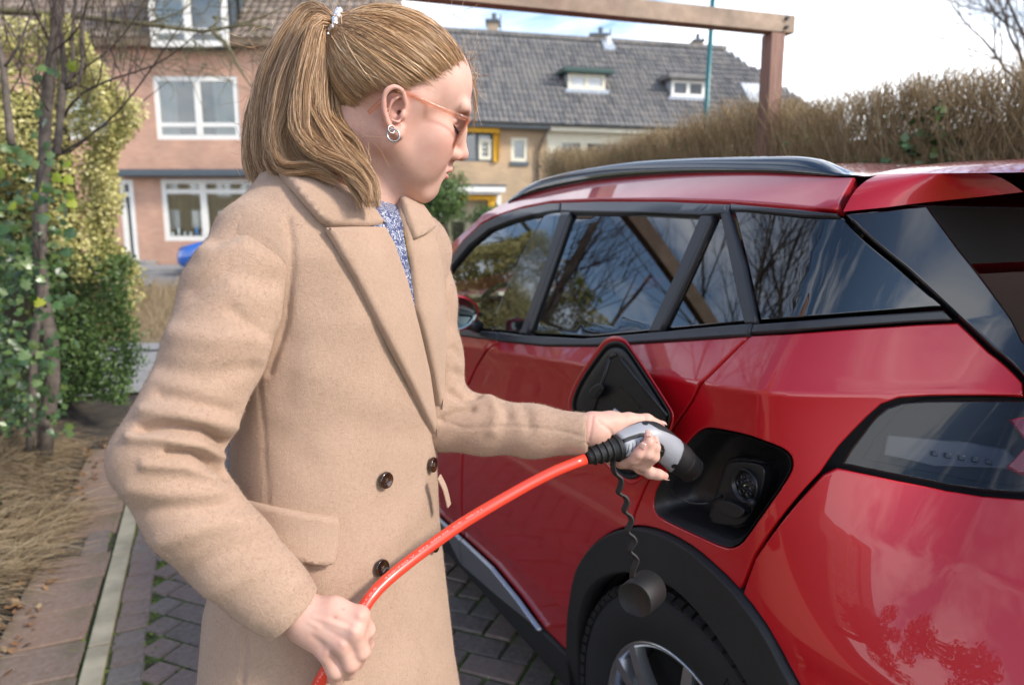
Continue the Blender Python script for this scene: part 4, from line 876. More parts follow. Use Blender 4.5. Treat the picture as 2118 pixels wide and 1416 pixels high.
def inset(poly, d):
    n = len(poly); ar = .5*np.sum(poly[:, 0]*np.roll(poly[:, 1], -1)-np.roll(poly[:, 0], -1)*poly[:, 1]); sg = 1 if ar > 0 else -1
    e = norm(np.roll(poly, -1, 0)-poly); nn = np.stack([-e[:, 1], e[:, 0]], 1)*sg; m = norm(nn+np.roll(nn, 1, 0)); c = np.clip((m*nn).sum(1), .5, 1); return poly+m*(d/c)[:, None]
def patch(name, poly, mat, parent, off=0., holes=(), step=.022, gap=.0025, thick=.014, edge=.003, both=True, surf=S, nrm=SN, label=None, edge_m=None, flat_normals=False):
    edm = edge if edge_m is None else edge_m
    poly = np.asarray(poly) if isinstance(poly, np.ndarray) else TQ(poly)
    loops = []
    for k_, pl in enumerate([poly, *holes]):
        pl = densify(inset(np.asarray(pl), gap if k_ == 0 else -gap), step*.8); inn = inset(pl, edge if k_ == 0 else -edge); loops.append((pl, inn))
    outer = loops[0][1]; lo, hi = outer.min(0), outer.max(0)
    gx = np.arange(lo[0]+step*.5, hi[0], step); gy = np.arange(lo[1]+step*.5, hi[1], step)
    g = np.stack(np.meshgrid(gx, gy, indexing='ij'), -1).reshape(-1, 2); g[:, 0] += (np.round((g[:, 1]-lo[1])/step) % 2)*step*.5
    if surf is S:
        hcg = hc_(np.interp(g[:, 0], pt, plan[:, 0])); g = g[np.abs(g[:, 1]-hcg) > step*.75]; rx = np.arange(lo[0], hi[0], step*.55); rh = hc_(np.interp(rx, pt, plan[:, 0])); g = np.vstack([g, *[np.stack([rx, rh+dq], 1) for dq in (-.006, 0, .006)]])
    ok = inpoly(g, inset(outer, step*.35))
    for h in loops[1:]: ok &= ~inpoly(g, inset(h[1], -step*.35))
    g = g[ok]
    pts = [*outer]; edges = [(i, (i+1) % len(outer)) for i in range(len(outer))]
    for h in loops[1:]: b = len(pts); m = len(h[1]); pts += [*h[1]]; edges += [(b+i, b+(i+1) % m) for i in range(m)]
    nb = len(pts); pts += [*g]; pts = np.array(pts)
    vo, eo, fo, vm, em, fm = delaunay_2d_cdt([Vector(p) for p in pts], edges, [], 0, 1e-6)
    vo = np.array([tuple(v) for v in vo]); F = np.array([f for f in fo if len(f) == 3]); cen = vo[F].mean(1); ok = inpoly(cen, outer)
    for h in loops[1:]: ok &= ~inpoly(cen, h[1])
    F = F[ok]; inv = {}
    for i, m in enumerate(vm):
        for q in m: inv[q] = i
    V = surf(vo[:, 0], vo[:, 1], off); Nn = nrm(vo[:, 0], vo[:, 1], off)
    a = V[F]; fn = np.cross(a[:, 1]-a[:, 0], a[:, 2]-a[:, 0]); fl = (fn*Nn[F[:, 0]]).sum(1) < 0; F[fl] = F[fl][:, ::-1]
    V = [*V]; NN = [*Nn]; FF = [tuple(f) for f in F]; b0 = 0
    for k_, (pl, inn) in enumerate(loops):
        m = len(pl); base = len(V); pn = nrm(pl[:, 0], pl[:, 1], off); P0 = surf(pl[:, 0], pl[:, 1], off); P1 = surf(inn[:, 0], inn[:, 1], off); out = norm(P0-P1)
        V += [*(P0-pn*edm*.8)]; NN += [*norm(out+pn*.5)]; V += [*(P0-pn*thick)]; NN += [*out]
        for i in range(m):
            j = (i+1) % m; a, b = inv[b0+i], inv[b0+j]
            for q in ((a, b, base+j, base+i), (base+i, base+j, base+m+j, base+m+i)):
                A, B, C_ = V[q[0]], V[q[1]], V[q[2]]; f = q if np.dot(np.cross(B-A, C_-A), out[i]+pn[i]*.7) > 0 else q[::-1]; FF.append(f)
        b0 += m
    V = np.array(V); NN = np.array(NN); res = []
    for side in ((0, 1) if both else (0,)):
        if side: # mirror about the car's centre plane
            cc = XO-XL_*HW; k_ = ((V-cc)@XL_)[:, None]*XL_; V2 = V-2*k_; N2 = NN-2*(NN@XL_)[:, None]*XL_; F2 = [f[::-1] for f in FF]
        else: V2, N2, F2 = V, NN, FF
        o = mk(name, V2, F2, mat, parent, True)
        try:
            if not flat_normals: o.data.normals_split_custom_set_from_vertices([tuple(x) for x in N2])
        except Exception as ex: print('normals', ex)
        if label: o['label'] = label
        res.append(o)
    return res[0]
def car_paint():
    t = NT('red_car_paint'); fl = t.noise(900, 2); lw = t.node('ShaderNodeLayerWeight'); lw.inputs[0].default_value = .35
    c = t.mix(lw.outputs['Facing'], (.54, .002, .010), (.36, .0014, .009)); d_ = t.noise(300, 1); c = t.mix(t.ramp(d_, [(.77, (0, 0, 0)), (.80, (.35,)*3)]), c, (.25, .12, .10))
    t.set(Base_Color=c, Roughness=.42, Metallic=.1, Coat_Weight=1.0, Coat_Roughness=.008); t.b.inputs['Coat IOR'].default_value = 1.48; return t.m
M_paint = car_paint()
M_trim = plain('satin_black_trim', (.030, .031, .035), .38, var=.08)
M_clad = plain('grey_plastic_cladding', (.0135, .0138, .0148), .6, var=.12, bump=.25, bscale=600)
M_gloss = paint('gloss_black', (.008, .009, .012), 0, .1, 1.0); MATS['gloss_black'].node_tree.nodes['Principled BSDF'].inputs['Coat IOR'].default_value = 1.4
M_silver = plain('silver_trim', (.48, .50, .54), .33, metal=.9, var=.04)
M_blackp = plain('black_plastic', (.012, .012, .0135), .42, var=.15, bump=.15, bscale=300)
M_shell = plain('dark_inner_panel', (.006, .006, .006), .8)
M_gr = glass_mat('privacy_glass', (.045, .05, .058), ior=1.85, rough=.0); M_gf = glass_mat('side_glass', (.60, .68, .64), ior=1.85, rough=.0)
M_int = plain('dark_upholstery', (.022, .022, .024), .85, var=.2)
car = thing('car', 'shiny red compact SUV with its charging flap open beside the woman', 'car', tuple(CW(0, 0., 0)))
def px(*a): return [tuple(p) for p in a]
# --- wheel arch outlines
arch_out = TQ([(1177, 1351), (1180, 1279), (1194, 1189), (1221, 1138), (1261, 1104), (1309, 1089), (1362, 1096), (1425, 1127), (1478, 1170), (1531, 1223), (1584, 1294), (1624, 1366), (1651, 1416)])
arch_out = np.vstack([[s2t(.405), .17], catmull(arch_out, 34), [arch_out[-1][0]-.012, .52], [arch_out[-1][0]-.02, .17]])
arch_in = TQ([(1208, 1416), (1205, 1305), (1216, 1239), (1240, 1204), (1271, 1188), (1303, 1182), (1372, 1199), (1412, 1223), (1460, 1273), (1513, 1345), (1558, 1416)])
arch_in = np.vstack([[s2t(.37), .17], catmull(arch_in, 30), [arch_in[-1][0]-.012, .50], [arch_in[-1][0]-.015, .17]])
# --- charging port opening
port_px = [(1400, 945), (1432, 905), (1452, 889), (1471, 887), (1520, 896), (1562, 907), (1610, 925), (1632, 940), (1637, 958), (1632, 978), (1600, 1028), (1540, 1113), (1520, 1129), (1498, 1131), (1440, 1105), (1378, 1076), (1356, 1062), (1351, 1040), (1358, 1008)]
port = smoothpoly(TQ(port_px), 1)
# --- rear quarter panel
gap_low = [(1552, 690), (1490, 752), (1432, 826), (1392, 885), (1360, 950), (1330, 1015), (1312, 1060), (1306, 1090)]
ao = [tuple(['t', a[0], a[1]]) for a in arch_out]
ia = int(np.argmin(np.abs(arch_out[:, 0]-tq(1309, 1089)[0])))
ib = int(np.argmin(np.linalg.norm(arch_out-tq(1533, 1226), axis=1)))
fender = gap_low+ao[ia+1:ib+1]+[(1560, 1150), (1624, 1062), (1700, 978), (1738, 925), (1800, 862), (1828, 838), (1862, 826), (1920, 822), (2000, 821), (2118, 821), (2118, 790), (2050, 725), (1986, 664), (1900, 668), (1750, 678)]
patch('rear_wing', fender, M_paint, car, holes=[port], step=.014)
# --- doors
bot = lambda s: .36+.012*s
rdoor = [(1552, 691), (1490, 752), (1432, 826), (1392, 885), (1360, 950), (1330, 1015), (1312, 1060), (1307, 1088)]+ao[ia:0:-1]+[(1177, 1351), (1128, 1302), (1080, 1236), (1026, 1171), (962, 1112), (958, 935), (966, 800), (985, 758), (1033, 703), (1130, 713), (1231, 713), (1305, 708), (1400, 702), (1500, 695)]
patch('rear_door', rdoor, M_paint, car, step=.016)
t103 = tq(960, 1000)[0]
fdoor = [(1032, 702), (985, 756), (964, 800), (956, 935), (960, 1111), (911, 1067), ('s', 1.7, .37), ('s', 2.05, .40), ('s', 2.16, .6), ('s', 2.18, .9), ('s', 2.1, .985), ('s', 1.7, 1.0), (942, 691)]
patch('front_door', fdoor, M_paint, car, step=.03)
# front wing with arch, bonnet side, front bumper
fa = [('s', 2.605+.44*math.cos(a), .34+.46*math.sin(a)) for a in np.linspace(math.pi*1.08, -.05*math.pi, 14)]
fw = [('s', 2.19, .9), ('s', 2.17, .6), ('s', 2.06, .40)]+fa+[('s', 3.05, .42), ('t', s2t(3.05)+.02, .78), ('t', s2t(2.9), .93), ('s', 2.5, .97), ('s', 2.12, .985)]
patch('front_wing', fw, M_paint, car, step=.04)
patch('front_bumper', [('t', s2t(3.05)+.02, .22), ('t', TMAX-.0, .2), ('t', TMAX-.0, .66), ('t', s2t(3.05)+.02, .66)], M_paint, car, step=.05)
patch('headlight', [('t', s2t(3.05)+.02, .665), ('t', s2t(3.05)+.45, .665), ('t', s2t(3.05)+.4, .74), ('t', s2t(3.05)+.0, .78)], M_lampg, car, step=.04)
patch('grille', [('t', s2t(3.05)+.46, .665), ('t', TMAX, .665), ('t', TMAX, .74), ('t', s2t(3.05)+.41, .74)], M_clad, car, step=.04)
# --- sills and silver inserts
patch('sill', [(1177, 1352), (1128, 1303), (1113, 1287), (1044, 1233), (967, 1167), ('s', 1.3, .32), ('s', 2.05, .34), ('s', 2.1, .2), ('s', .42, .17)], M_clad, car, off=.012, step=.03)
patch('sill_insert', [(962, 1112), (1026, 1171), (1080, 1236), (1128, 1302), (1113, 1286), (1044, 1232), (967, 1166)], M_silver, car, off=.022, step=.015, gap=.001)
patch('sill_insert', [(960, 1111), (911, 1067), ('s', 1.75, .375), ('s', 1.75, .33), ('s', 1.3, .315), (965, 1165)], M_silver, car, off=.022, step=.02, gap=.001)
# --- wheel arch cladding
ring = np.vstack([arch_out, arch_in[::-1]])
patch('wheel_arch', ring, M_clad, car, off=.014, step=.018, gap=.001, thick=.05, edge=.005)
fo_ = np.array([[s2t(2.605+.44*math.cos(a)), .34+.46*math.sin(a)] for a in np.linspace(math.pi*1.1, -.1*math.pi, 30)]); fi_ = np.array([[s2t(2.605+.375*math.cos(a)), .34+.385*math.sin(a)] for a in np.linspace(math.pi*1.1, -.1*math.pi, 30)])
patch('wheel_arch', np.vstack([fo_, fi_[::-1]]), M_clad, car, off=.014, step=.04, gap=.001, thick=.05)
# --- rear bumper and boot lid, tail lamp
tail = [(1733, 962), (1760, 920), (1800, 868), (1830, 841), (1864, 829), (1920, 825), (2000, 824), (2118, 824), (2200, 830), (2240, 1000), (2118, 1024), (2030, 1018), (1960, 1008), (1860, 988)]
bump_ = [(1533, 1226), (1560, 1152), (1624, 1064), (1700, 980), (1731, 965), (1860, 991), (1960, 1011), (2030, 1021), (2118, 1027), (2240, 1003), ('t', .25, .97), ('t', 0.0, .97), ('t', 0.0, .35)]+[('t', arch_out[-2][0]-.002, .35)]+ao[-2:ib:-1]
patch('rear_bumper', bump_, M_paint, car, step=.018)
patch('rear_bumper_skirt', [('t', arch_out[-2][0]-.003, .35), ('t', 0., .35), ('t', 0., .2), ('t', arch_out[-2][0]-.005, .2)], M_clad, car, step=.05)
M_tl = NT('smoked_lamp_lens'); M_tl.set(Base_Color=(.006, .008, .011), Roughness=.02, Coat_Weight=1.); M_tl.b.inputs['Coat IOR'].default_value = 2.0; M_tl.b.inputs['Coat Roughness'].default_value = .0; M_tl = M_tl.m
patch('tail_light_housing', tail, M_shell, car, off=-.05, step=.03)
tlens = patch('tail_light', tail, glass_mat('tail_lamp_lens', (.88, .89, .92), ior=1.48, rough=0), car, off=.001, step=.016, gap=.003)
M_redl = paint('red_lamp', (.45, .01, .02), 0, .15)
patch('lamp_claw', [(2066, 872), (2110, 864), (2190, 862), (2190, 985), (2085, 985), (2060, 972), (2104, 925)], M_redl, tlens, off=-.028, both=False, gap=0)
patch('lamp_bezel', [(1800, 905), (2050, 935), (2100, 985), (1900, 975), (1790, 950)], plain('lamp_bezel_grey', (.05, .054, .062), .3), tlens, off=-.04, both=False, gap=0)
for i in range(5): patch('lamp_diode', [(1905+i*28, 938+i*4), (1917+i*28, 940+i*4), (1917+i*28, 950+i*4), (1905+i*28, 948+i*4)], M_trim, tlens, off=-.028, both=False, gap=0, step=.006, edge=.001)
patch('boot_lid', [('t', .25, .972), (2240, 1000), (2203, 830), (2118, 822), (2118, 790), ('t', .62, 1.12), ('t', 0, 1.12), ('t', 0, .972)], M_paint, car, off=-.002, step=.03)
# --- windows (a little behind the trims)
gl = -.010
patch('front_window', [(1130, 436), (1056, 455), (1013, 472), (971, 506), (917, 571), ('s', 1.85, 1.09), ('s', 1.95, 1.02), ('s', 1.6, 1.025), (934, 679), (1010, 683), (1040, 600), (1085, 510)], M_gf, car, off=gl, step=.03)
patch('door_pillar', [(1130, 437), (1085, 510), (1040, 600), (1010, 684), (1076, 689), (1100, 640), (1140, 545), (1183, 436)], M_gloss, car, off=-.006, step=.02)
patch('window_bar', [(1166, 436), (1186, 436), (1140, 555), (1090, 690), (1074, 689), (1128, 550)], M_trim, car, off=.004, step=.02, gap=.001)
patch('rear_window', [(1183, 435), (1297, 437), (1450, 444), (1400, 560), (1343, 686), (1212, 698), (1084, 691), (1136, 552)], M_gr, car, off=gl, step=.025)
patch('window_bar', [(1451, 441), (1477, 444), (1425, 560), (1366, 684), (1340, 686), (1400, 560)], M_trim, car, off=.003, step=.02, gap=.001)
patch('quarter_window', [(1476, 446), (1492, 446), (1515, 555), (1542, 668), (1366, 684), (1424, 560)], M_gr, car, off=gl, step=.025)
patch('door_frame', [(1480, 421), (1515, 420), (1541, 545), (1566, 668), (1541, 669), (1515, 555), (1492, 446)], M_trim, car, off=.004, step=.02, gap=.001)
patch('side_window', [(1513, 430), (1656, 445), (1741, 447), (1850, 543), (1958, 636), (1760, 652), (1565, 666), (1538, 545)], M_gr, car, off=-.006, step=.025)
# --- trims round the windows
patch('window_trim', [(900, 580), (913, 561), (957, 501), (996, 464), (1042, 442), (1081, 430), (1138, 419), (1163, 418), (1160, 434), (1132, 438), (1056, 457), (1013, 474), (971, 508), (917, 573), ('s', 1.85, 1.10), ('s', 1.96, 1.06), ('s', 1.9, 1.12)], M_trim, car, off=.006, step=.02, gap=.001)
patch('window_trim', [(1163, 418), (1240, 415), (1382, 415), (1508, 420), (1511, 441), (1450, 446), (1297, 439), (1183, 437), (1161, 436)], M_trim, car, off=.006, step=.02, gap=.001)
patch('window_trim', [(1511, 419), (1600, 426), (1737, 440), (1742, 449), (1656, 447), (1513, 432)], M_trim, car, off=.003, step=.02, gap=.001)
patch('belt_trim', [(1036, 685), (1084, 691), (1212, 698), (1342, 686), (1500, 671), (1561, 666), (1552, 692), (1500, 695), (1400, 702), (1305, 708), (1231, 713), (1130, 713), (1033, 703)], M_trim, car, off=.008, step=.016, gap=.001)
patch('belt_trim', [(1035, 685), (934, 679), ('s', 1.6, 1.025), ('s', 2.0, 1.01), ('s', 2.0, .985), ('s', 1.6, 1.0), (942, 691), (1032, 703)], M_trim, car, off=.008, step=.02, gap=.001)
patch('belt_trim', [(1561, 667), (1760, 652), (1960, 638), (1984, 663), (1900, 667), (1750, 677), (1553, 690)], M_trim, car, off=.006, step=.016, gap=.002)
# --- gloss black corner panel, roof side
patch('corner_panel', [(1744, 441), (1835, 432), (1927, 421), (1990, 512), (2118, 700), (2170, 775), (2170, 845), (2118, 785), (2050, 722), (1985, 662), (1870, 555)], M_gloss, car, step=.02)
roofs_lo = [(1163, 416), (1240, 413), (1382, 413), (1510, 418), (1600, 425), (1738, 438)]
t_drip = TQ(roofs_lo)
QE = 1.482
def QES(s): return float(np.interp(s, [-.18, -.06, .12, .4, .75, 1.01, 1.17, 1.25, 1.33], [1.478, 1.487, 1.505, 1.522, 1.529, 1.519, 1.497, 1.463, 1.41]))
patch('roof_side', [(905, 572), (913, 559), (957, 499), (996, 462), (1042, 440), (1081, 428), (1138, 417)]+roofs_lo+[(1742, 415), (1764, 374), (1772, 362), (1745, 361), (1690, 358), (1560, 352), (1400, 354), (1250, 365), (1150, 381), (1085, 399), (1040, 421), (985, 455), (930, 505), (890, 548)], M_paint, car, step=.016, thick=.03)
# --- roof sheet
def zroof(s): return np.interp(s, [-.80, -.6, -.3, 0, .4, .8, 1.1, 1.4], [1.495, 1.505, 1.515, 1.522, 1.526, 1.52, 1.505, 1.47])
sg_ = np.linspace(-.18, 1.32, 40); wq = np.linspace(-1, 1, 33); V = []
def wedge_w(s): 
    t_ = s2t(s) if s > -.3 else float(np.interp(s, plan[60:400, 0], pt[60:400])); p = S(t_, QES(s)); return float((p-XO)@XL_)+HW
for s in sg_:
    we = wedge_w(s)-.002
    for w in wq: V.append(CW(s, w*we, QES(s)-.003+.034*(1-abs(w)**2.6)))
n = len(wq); F = [(i*n+j, (i+1)*n+j, (i+1)*n+j+1, i*n+j+1) for i in range(len(sg_)-1) for j in range(n-1)]
mk('roof', V, F, M_paint, car, True)
# spoiler: rear piece of roof, overhanging the rear window
V = []; sg_ = np.linspace(-.74, -.186, 20)
def spw(s): return np.interp(s, [-.74, -.6, -.4, -.186], [.60, .625, .655, wedge_w(-.186)+.0])
low = {}
for s in sg_:
    we = spw(s); hz_ = np.interp(s, [-.74, -.4, -.186], [1.462, 1.468, QE-.004])
    for w in wq: V.append(CW(s, w*we, hz_+(zroof(s)-hz_)*(1-abs(w)**3)))
F = [(i*n+j, (i+1)*n+j, (i+1)*n+j+1, i*n+j+1) for i in range(len(sg_)-1) for j in range(n-1)]
sp_ = mk('spoiler', V, F, M_paint, car, True)
# spoiler flank: from the roof edge down to the corner panel
fl_ = [(1746, 437), (1740, 415), (1762, 374), (1775, 366)]; 
qs_ = TQ([(1746, 438), (1835, 429), (1930, 417), (2020, 408), (2118, 397)])
V = []
for k_ in range(20):
    f = k_/19; lo_ = np.array([np.interp(f, np.linspace(0, 1, 5), qs_[:, i]) for i in (0, 1)]); L0 = S(lo_[0], lo_[1], .002); s_ = float((L0-XO)@XF)
    we = spw(s_); hz_ = np.interp(s_, [-.74, -.4, -.186], [1.462, 1.468, QE-.004]); T0 = CW(s_, we, hz_)
    for g in np.linspace(0, 1, 8): V.append(L0*(1-g)+T0*g+norm(XL_*.7+ZZ*.7)*.012*math.sin(g*math.pi))
F = [(i*8+j, i*8+j+1, (i+1)*8+j+1, (i+1)*8+j) for i in range(19) for j in range(7)]
mk('spoiler_side', V, F, M_paint, sp_, True)
V = [];
for k_ in range(2):
    for w in (-1, 1): V.append(CW(-.74+.3*k_, w*.58, 1.435-.0*k_))
mk('spoiler_underside', [CW(-.74, -.6, 1.455), CW(-.74, .6, 1.455), CW(-.40, .62, 1.44), CW(-.40, -.62, 1.44)], [(0, 1, 2, 3)], M_blackp, sp_)
mk('spoiler_edge', [CW(-.742, -.6, 1.455), CW(-.742, .6, 1.455), CW(-.742, .6, 1.475), CW(-.742, .35, 1.492), CW(-.742, -.35, 1.492), CW(-.742, -.6, 1.475)], [(0, 1, 2, 3, 4, 5)], M_paint, sp_)
# rear window recessed behind the corner panels
def screen_edge(u, v, ins=.004, fwd=.02):
    a = tq(u, v); p = S(a[0], a[1])-XL_*ins+XF*fwd; cc = XO-XL_*HW; return p, p-2*((p-cc)@XL_)*XL_
ed = [screen_edge(*q) for q in ((1900, 424), (1932, 428), (1992, 514), (2016, 548), (2118, 698), (2168, 772), (2170, 842))]
def strip_(name, k0, k1, mat):
    V = [p for k_ in range(k0, k1+1) for p in ed[k_]]; return mk(name, V, [(2*k_, 2*k_+1, 2*k_+3, 2*k_+2) for k_ in range(k1-k0)], mat, car)
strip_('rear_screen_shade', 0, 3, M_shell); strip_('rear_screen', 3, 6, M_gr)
# --- bonnet, windscreen
V = []; ss_ = np.linspace(2.05, 3.36, 14)
for s in ss_:
    we = np.interp(s, [2.05, 2.6, 2.9, 3.2, 3.36], [.80, .80, .76, .64, .5]); z_ = np.interp(s, [2.05, 2.6, 3.1, 3.36], [1.06, 1.02, .93, .80])
    for w in np.linspace(-1, 1, 13): V.append(CW(s, w*we, z_-.05*abs(w)**3))
mk('bonnet', V, [(i*13+j, (i+1)*13+j, (i+1)*13+j+1, i*13+j+1) for i in range(13) for j in range(12)], M_paint, car, True)
mk('windscreen', [CW(2.1, -.72, 1.05), CW(2.2, 0, 1.07), CW(2.1, .72, 1.05), CW(1.3, -.56, 1.47), CW(1.34, 0, 1.49), CW(1.3, .56, 1.47)], [(0, 1, 4, 3), (1, 2, 5, 4)], M_gf, car, True)
# --- dark inner shell, wheel housings, floor, seats
shell = [('s', .41, .2), ('s', 2.1, .2), ('s', 2.1, .97), ('s', 1.5, .98), (950, 700), (1130, 722), (1300, 716), (1552, 700), (1900, 672), (2050, 740), ('t', .3, 1.1), ('t', .3, .25)]+[('t', a[0], a[1]) for a in arch_in[-1:0:-3]]
patch('gap_shade_backing', shell, M_shell, car, off=-.058, holes=[port], step=.04, gap=0)  # near-black sheet added behind the panels so their gaps look shaded
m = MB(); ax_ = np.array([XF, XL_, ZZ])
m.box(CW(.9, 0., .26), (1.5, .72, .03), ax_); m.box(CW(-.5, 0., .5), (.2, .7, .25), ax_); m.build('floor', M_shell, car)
for w_, sgn in ((HW-.22, 1), (-(HW-.22), 1)):
    V = []; 
    for a in np.linspace(-.25, math.pi+.25, 22):
        for dw in (-.19, .19): V.append(CW(.0+.43*math.cos(a), w_+dw, .34+.445*math.sin(a)))
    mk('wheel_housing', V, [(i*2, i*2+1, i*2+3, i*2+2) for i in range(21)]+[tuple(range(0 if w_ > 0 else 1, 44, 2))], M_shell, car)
def seat(s, w, wid):
    m = MB(); m.box(CW(s+.1, w, .62), (.26, wid, .07), ax_); tl = norm(XF*-.25+ZZ); m.box(CW(s-.2, w, .88), (.06, wid, .28), np.array([norm(np.cross(XL_, tl)), XL_, tl])); o = m.build('seat', M_int, car, bev=.04)
    for d_ in ((0,) if wid < .4 else (-.35, .35)): m = MB(); m.box(CW(s-.27, w+d_, 1.22), (.045, .12, .085), ax_); m.build('headrest', M_int, o, bev=.03)
seat(1.35, .36, .24); seat(1.35, -.36, .24); seat(.45, 0, .6)
m = MB(); m.box(CW(1.95, 0, .92), (.2, .68, .1), ax_); m.build('dashboard', M_int, car, bev=.03)
V, F = lathe([(.17, -.012), (.185, 0), (.17, .012), (.16, 0), (.17, -.012)], 24, frame_M(CW(1.68, .36, .98), XL_, norm(np.cross(norm(XF-ZZ*.45), XL_)), norm(XF-ZZ*.45))); mk('steering_wheel', V, F, M_int, car, True)
# --- left door mirror seen through the glass
_o = CW(0., HW+.075, 0.); _r = PD(928, 648); _t = ((_o-CC)@XL_)/(_r@XL_); mc_ = CC+_t*_r
V, F = lathe([(.0, -.05), (.03, -.047), (.055, -.03), (.064, -.005), (.064, .012), (.058, .016)], 32, frame_M(mc_, XL_*1.45, ZZ*.88, -XF)); mi = mk('door_mirror', V, F, M_paint, car, True)
V, F = lathe([(.058, .015), (.052, .012), (.0, .012)], 32, frame_M(mc_, XL_*1.45, ZZ*.88, -XF)); mk('mirror_glass', V, F, paint('mirror', (.10, .15, .16), 1, .03), mi, True)
m = MB(); m.tube([mc_-XL_*.06-ZZ*.03, CW(float((mc_-XO)@XF)+.02, HW-.03, mc_[2]-.05)], .02, 10); m.build('mirror_arm', M_trim, mi, True)
# --- roof rail
def rail():
    top = catmull([(1052, 416), (1072, 397), (1102, 377), (1150, 362), (1200, 351), (1300, 336), (1420, 328), (1560, 324), (1640, 323), (1690, 329), (1738, 349), (1769, 361)], 44); bo = catmull([(1054, 419), (1085, 407), (1150, 390), (1250, 373), (1400, 361.5), (1560, 359), (1690, 364), (1745, 366), (1771, 363)], 44)
    V = []; V2 = []
    for k_ in range(44):
        b = tq(*bo[k_]) ; B = S(b[0], b[1], .0); d = (B-CC)@CF; T = P(*top[k_], d+.03); up_ = T-B; hgt = np.linalg.norm(up_); up_ = up_/hgt; inw = -XL_; wv = .032
        for a in np.linspace(0, 2*math.pi, 14, endpoint=False):
            c_, s_ = math.cos(a), math.sin(a); c_ = np.sign(c_)*abs(c_)**.75; s_ = np.sign(s_)*abs(s_)**.75
            V.append(B+up_*hgt*(.5+.5*s_)+inw*(wv*.5+wv*.5*c_-.008+ .012*(1-s_)*.0))
    n = 14; F = [(k_*n+i, k_*n+(i+1) % n, (k_+1)*n+(i+1) % n, (k_+1)*n+i) for k_ in range(43) for i in range(n)]+[tuple(range(n)), tuple(43*n+i for i in range(n))]
    V = np.array(V); cc = XO-XL_*HW
    for sd in (0, 1):
        W = V if not sd else V-2*((V-cc)@XL_)[:, None]*XL_; o = mk('roof_rail', W, F, M_gloss, car, True)
    return o
rail()
# --- charging port recess
pc = port.mean(0)
def port_ring(scale, depth, shift=(0, 0)):
    p = densify(pc+(port-pc)*scale+np.array(shift), .012); return p, S(p[:, 0], p[:, 1], -depth)
prof = [(1.0, .001), (.975, .004), (.955, .012), (.93, .014), (.90, .03), (.84, .062), (.78, .078)]
base_p = densify(port, .010); V = []; m_ = len(base_p)
for sc_, dp in prof: q = pc+(base_p-pc)*sc_; V += [*S(q[:, 0], q[:, 1], -dp)]
F = [(k_*m_+i, k_*m_+(i+1) % m_, (k_+1)*m_+(i+1) % m_, (k_+1)*m_+i) for k_ in range(len(prof)-1) for i in range(m_)]+[tuple((len(prof)-1)*m_+i for i in range(m_))]
pr = mk('charge_port', V, F, M_blackp, car, True)
# socket plate placed from the picture
ct = tq(1538, 1012); nrm_ = SN(ct[0], ct[1]); uu = norm(ZZ-nrm_*(ZZ@nrm_)); vv = np.cross(uu, nrm_)
def on_port(u, v, dep):
    o = S(ct[0], ct[1], -dep); r = PD(u, v); t_ = ((o-CC)@nrm_)/(r@nrm_); return CC+t_*r
pl = smoothpoly(np.array([(1468, 1078), (1473, 1050), (1494, 985), (1502, 958), (1520, 952), (1570, 958), (1580, 968), (1582, 985), (1574, 1020), (1545, 1075), (1532, 1086), (1515, 1088), (1480, 1084)], float), 2)
def plate(name, pxs, d0, d1, mat, par, bev=.003):
    A = [on_port(u, v, d0) for u, v in pxs]; Bb = [a-nrm_*(d1-d0) for a in A]; n = len(A); F = [tuple(range(n)), tuple(range(2*n-1, n-1, -1))]+[(i, n+i, n+(i+1) % n, (i+1) % n) for i in range(n)]
    o = mk(name, A+Bb, F, mat, par); bm = bmesh.new(); bm.from_mesh(o.data); bmesh.ops.recalc_face_normals(bm, faces=bm.faces); bm.to_mesh(o.data); bm.free(); bevel(o, bev); return o
M_blks = plain('black_socket', (.016, .016, .018), .3, var=.1)
pl2 = pl.mean(0)+(pl-pl.mean(0))*1.12
plate('socket_rim', pl2, .052, .09, M_blackp, pr, .005); sk = plate('socket_plate', pl, .040, .06, M_blks, pr)
sc = on_port(1541, 1003, .036); rr_ = .0265
V, F = lathe([(rr_*1.14, -.004), (rr_*1.14, .004), (rr_*1.03, .004), (rr_*1.0, -.012), (0, -.012)], 36, frame_M(sc, vv, uu, nrm_)); mk('socket', V, F, M_blks, pr, True)
V, F = lathe([(0, .0), (rr_*.9, .0), (rr_*.92, -.012)], 36, frame_M(sc-nrm_*.003, vv, uu, nrm_)); mk('contact_block', V, F, M_blackp, pr, True)
for (x, y, r_) in ((0, 0, .0052), (-.0145, 0, .0052), (.0145, 0, .0052), (-.008, -.0135, .0052), (.008, -.0135, .0052), (-.0075, .0125, .0036), (.0075, .0125, .0036)):
    V, F = lathe([(r_*1.25, .0), (r_*1.2, .0025), (r_, .0025), (r_*.95, -.008), (0, -.008)], 18, frame_M(sc+vv*x+uu*y-nrm_*.0025, vv, uu, nrm_)); mk('contact', V, F, M_blks if (x or y) else M_blks, pr, True)
V, F = lathe([(.0022, 0), (.002, .006), (0, .007)], 10, frame_M(sc-nrm_*.004, vv, uu, nrm_)); mk('pin', V, F, paint('brass_pin', (.5, .4, .2), 1, .3), pr, True)
cv = plate('socket_cover', smoothpoly(np.array([(1478, 1052), (1484, 1035), (1500, 1032), (1538, 1050), (1540, 1062), (1526, 1074), (1500, 1066)], float), 1), .024, .045, M_blackp, pr, .004)
m = MB(); m.tube([on_port(1556, 1038, .040), on_port(1556, 1038, .022)], .008, 12); m.build('knob', M_blackp, pr, True)
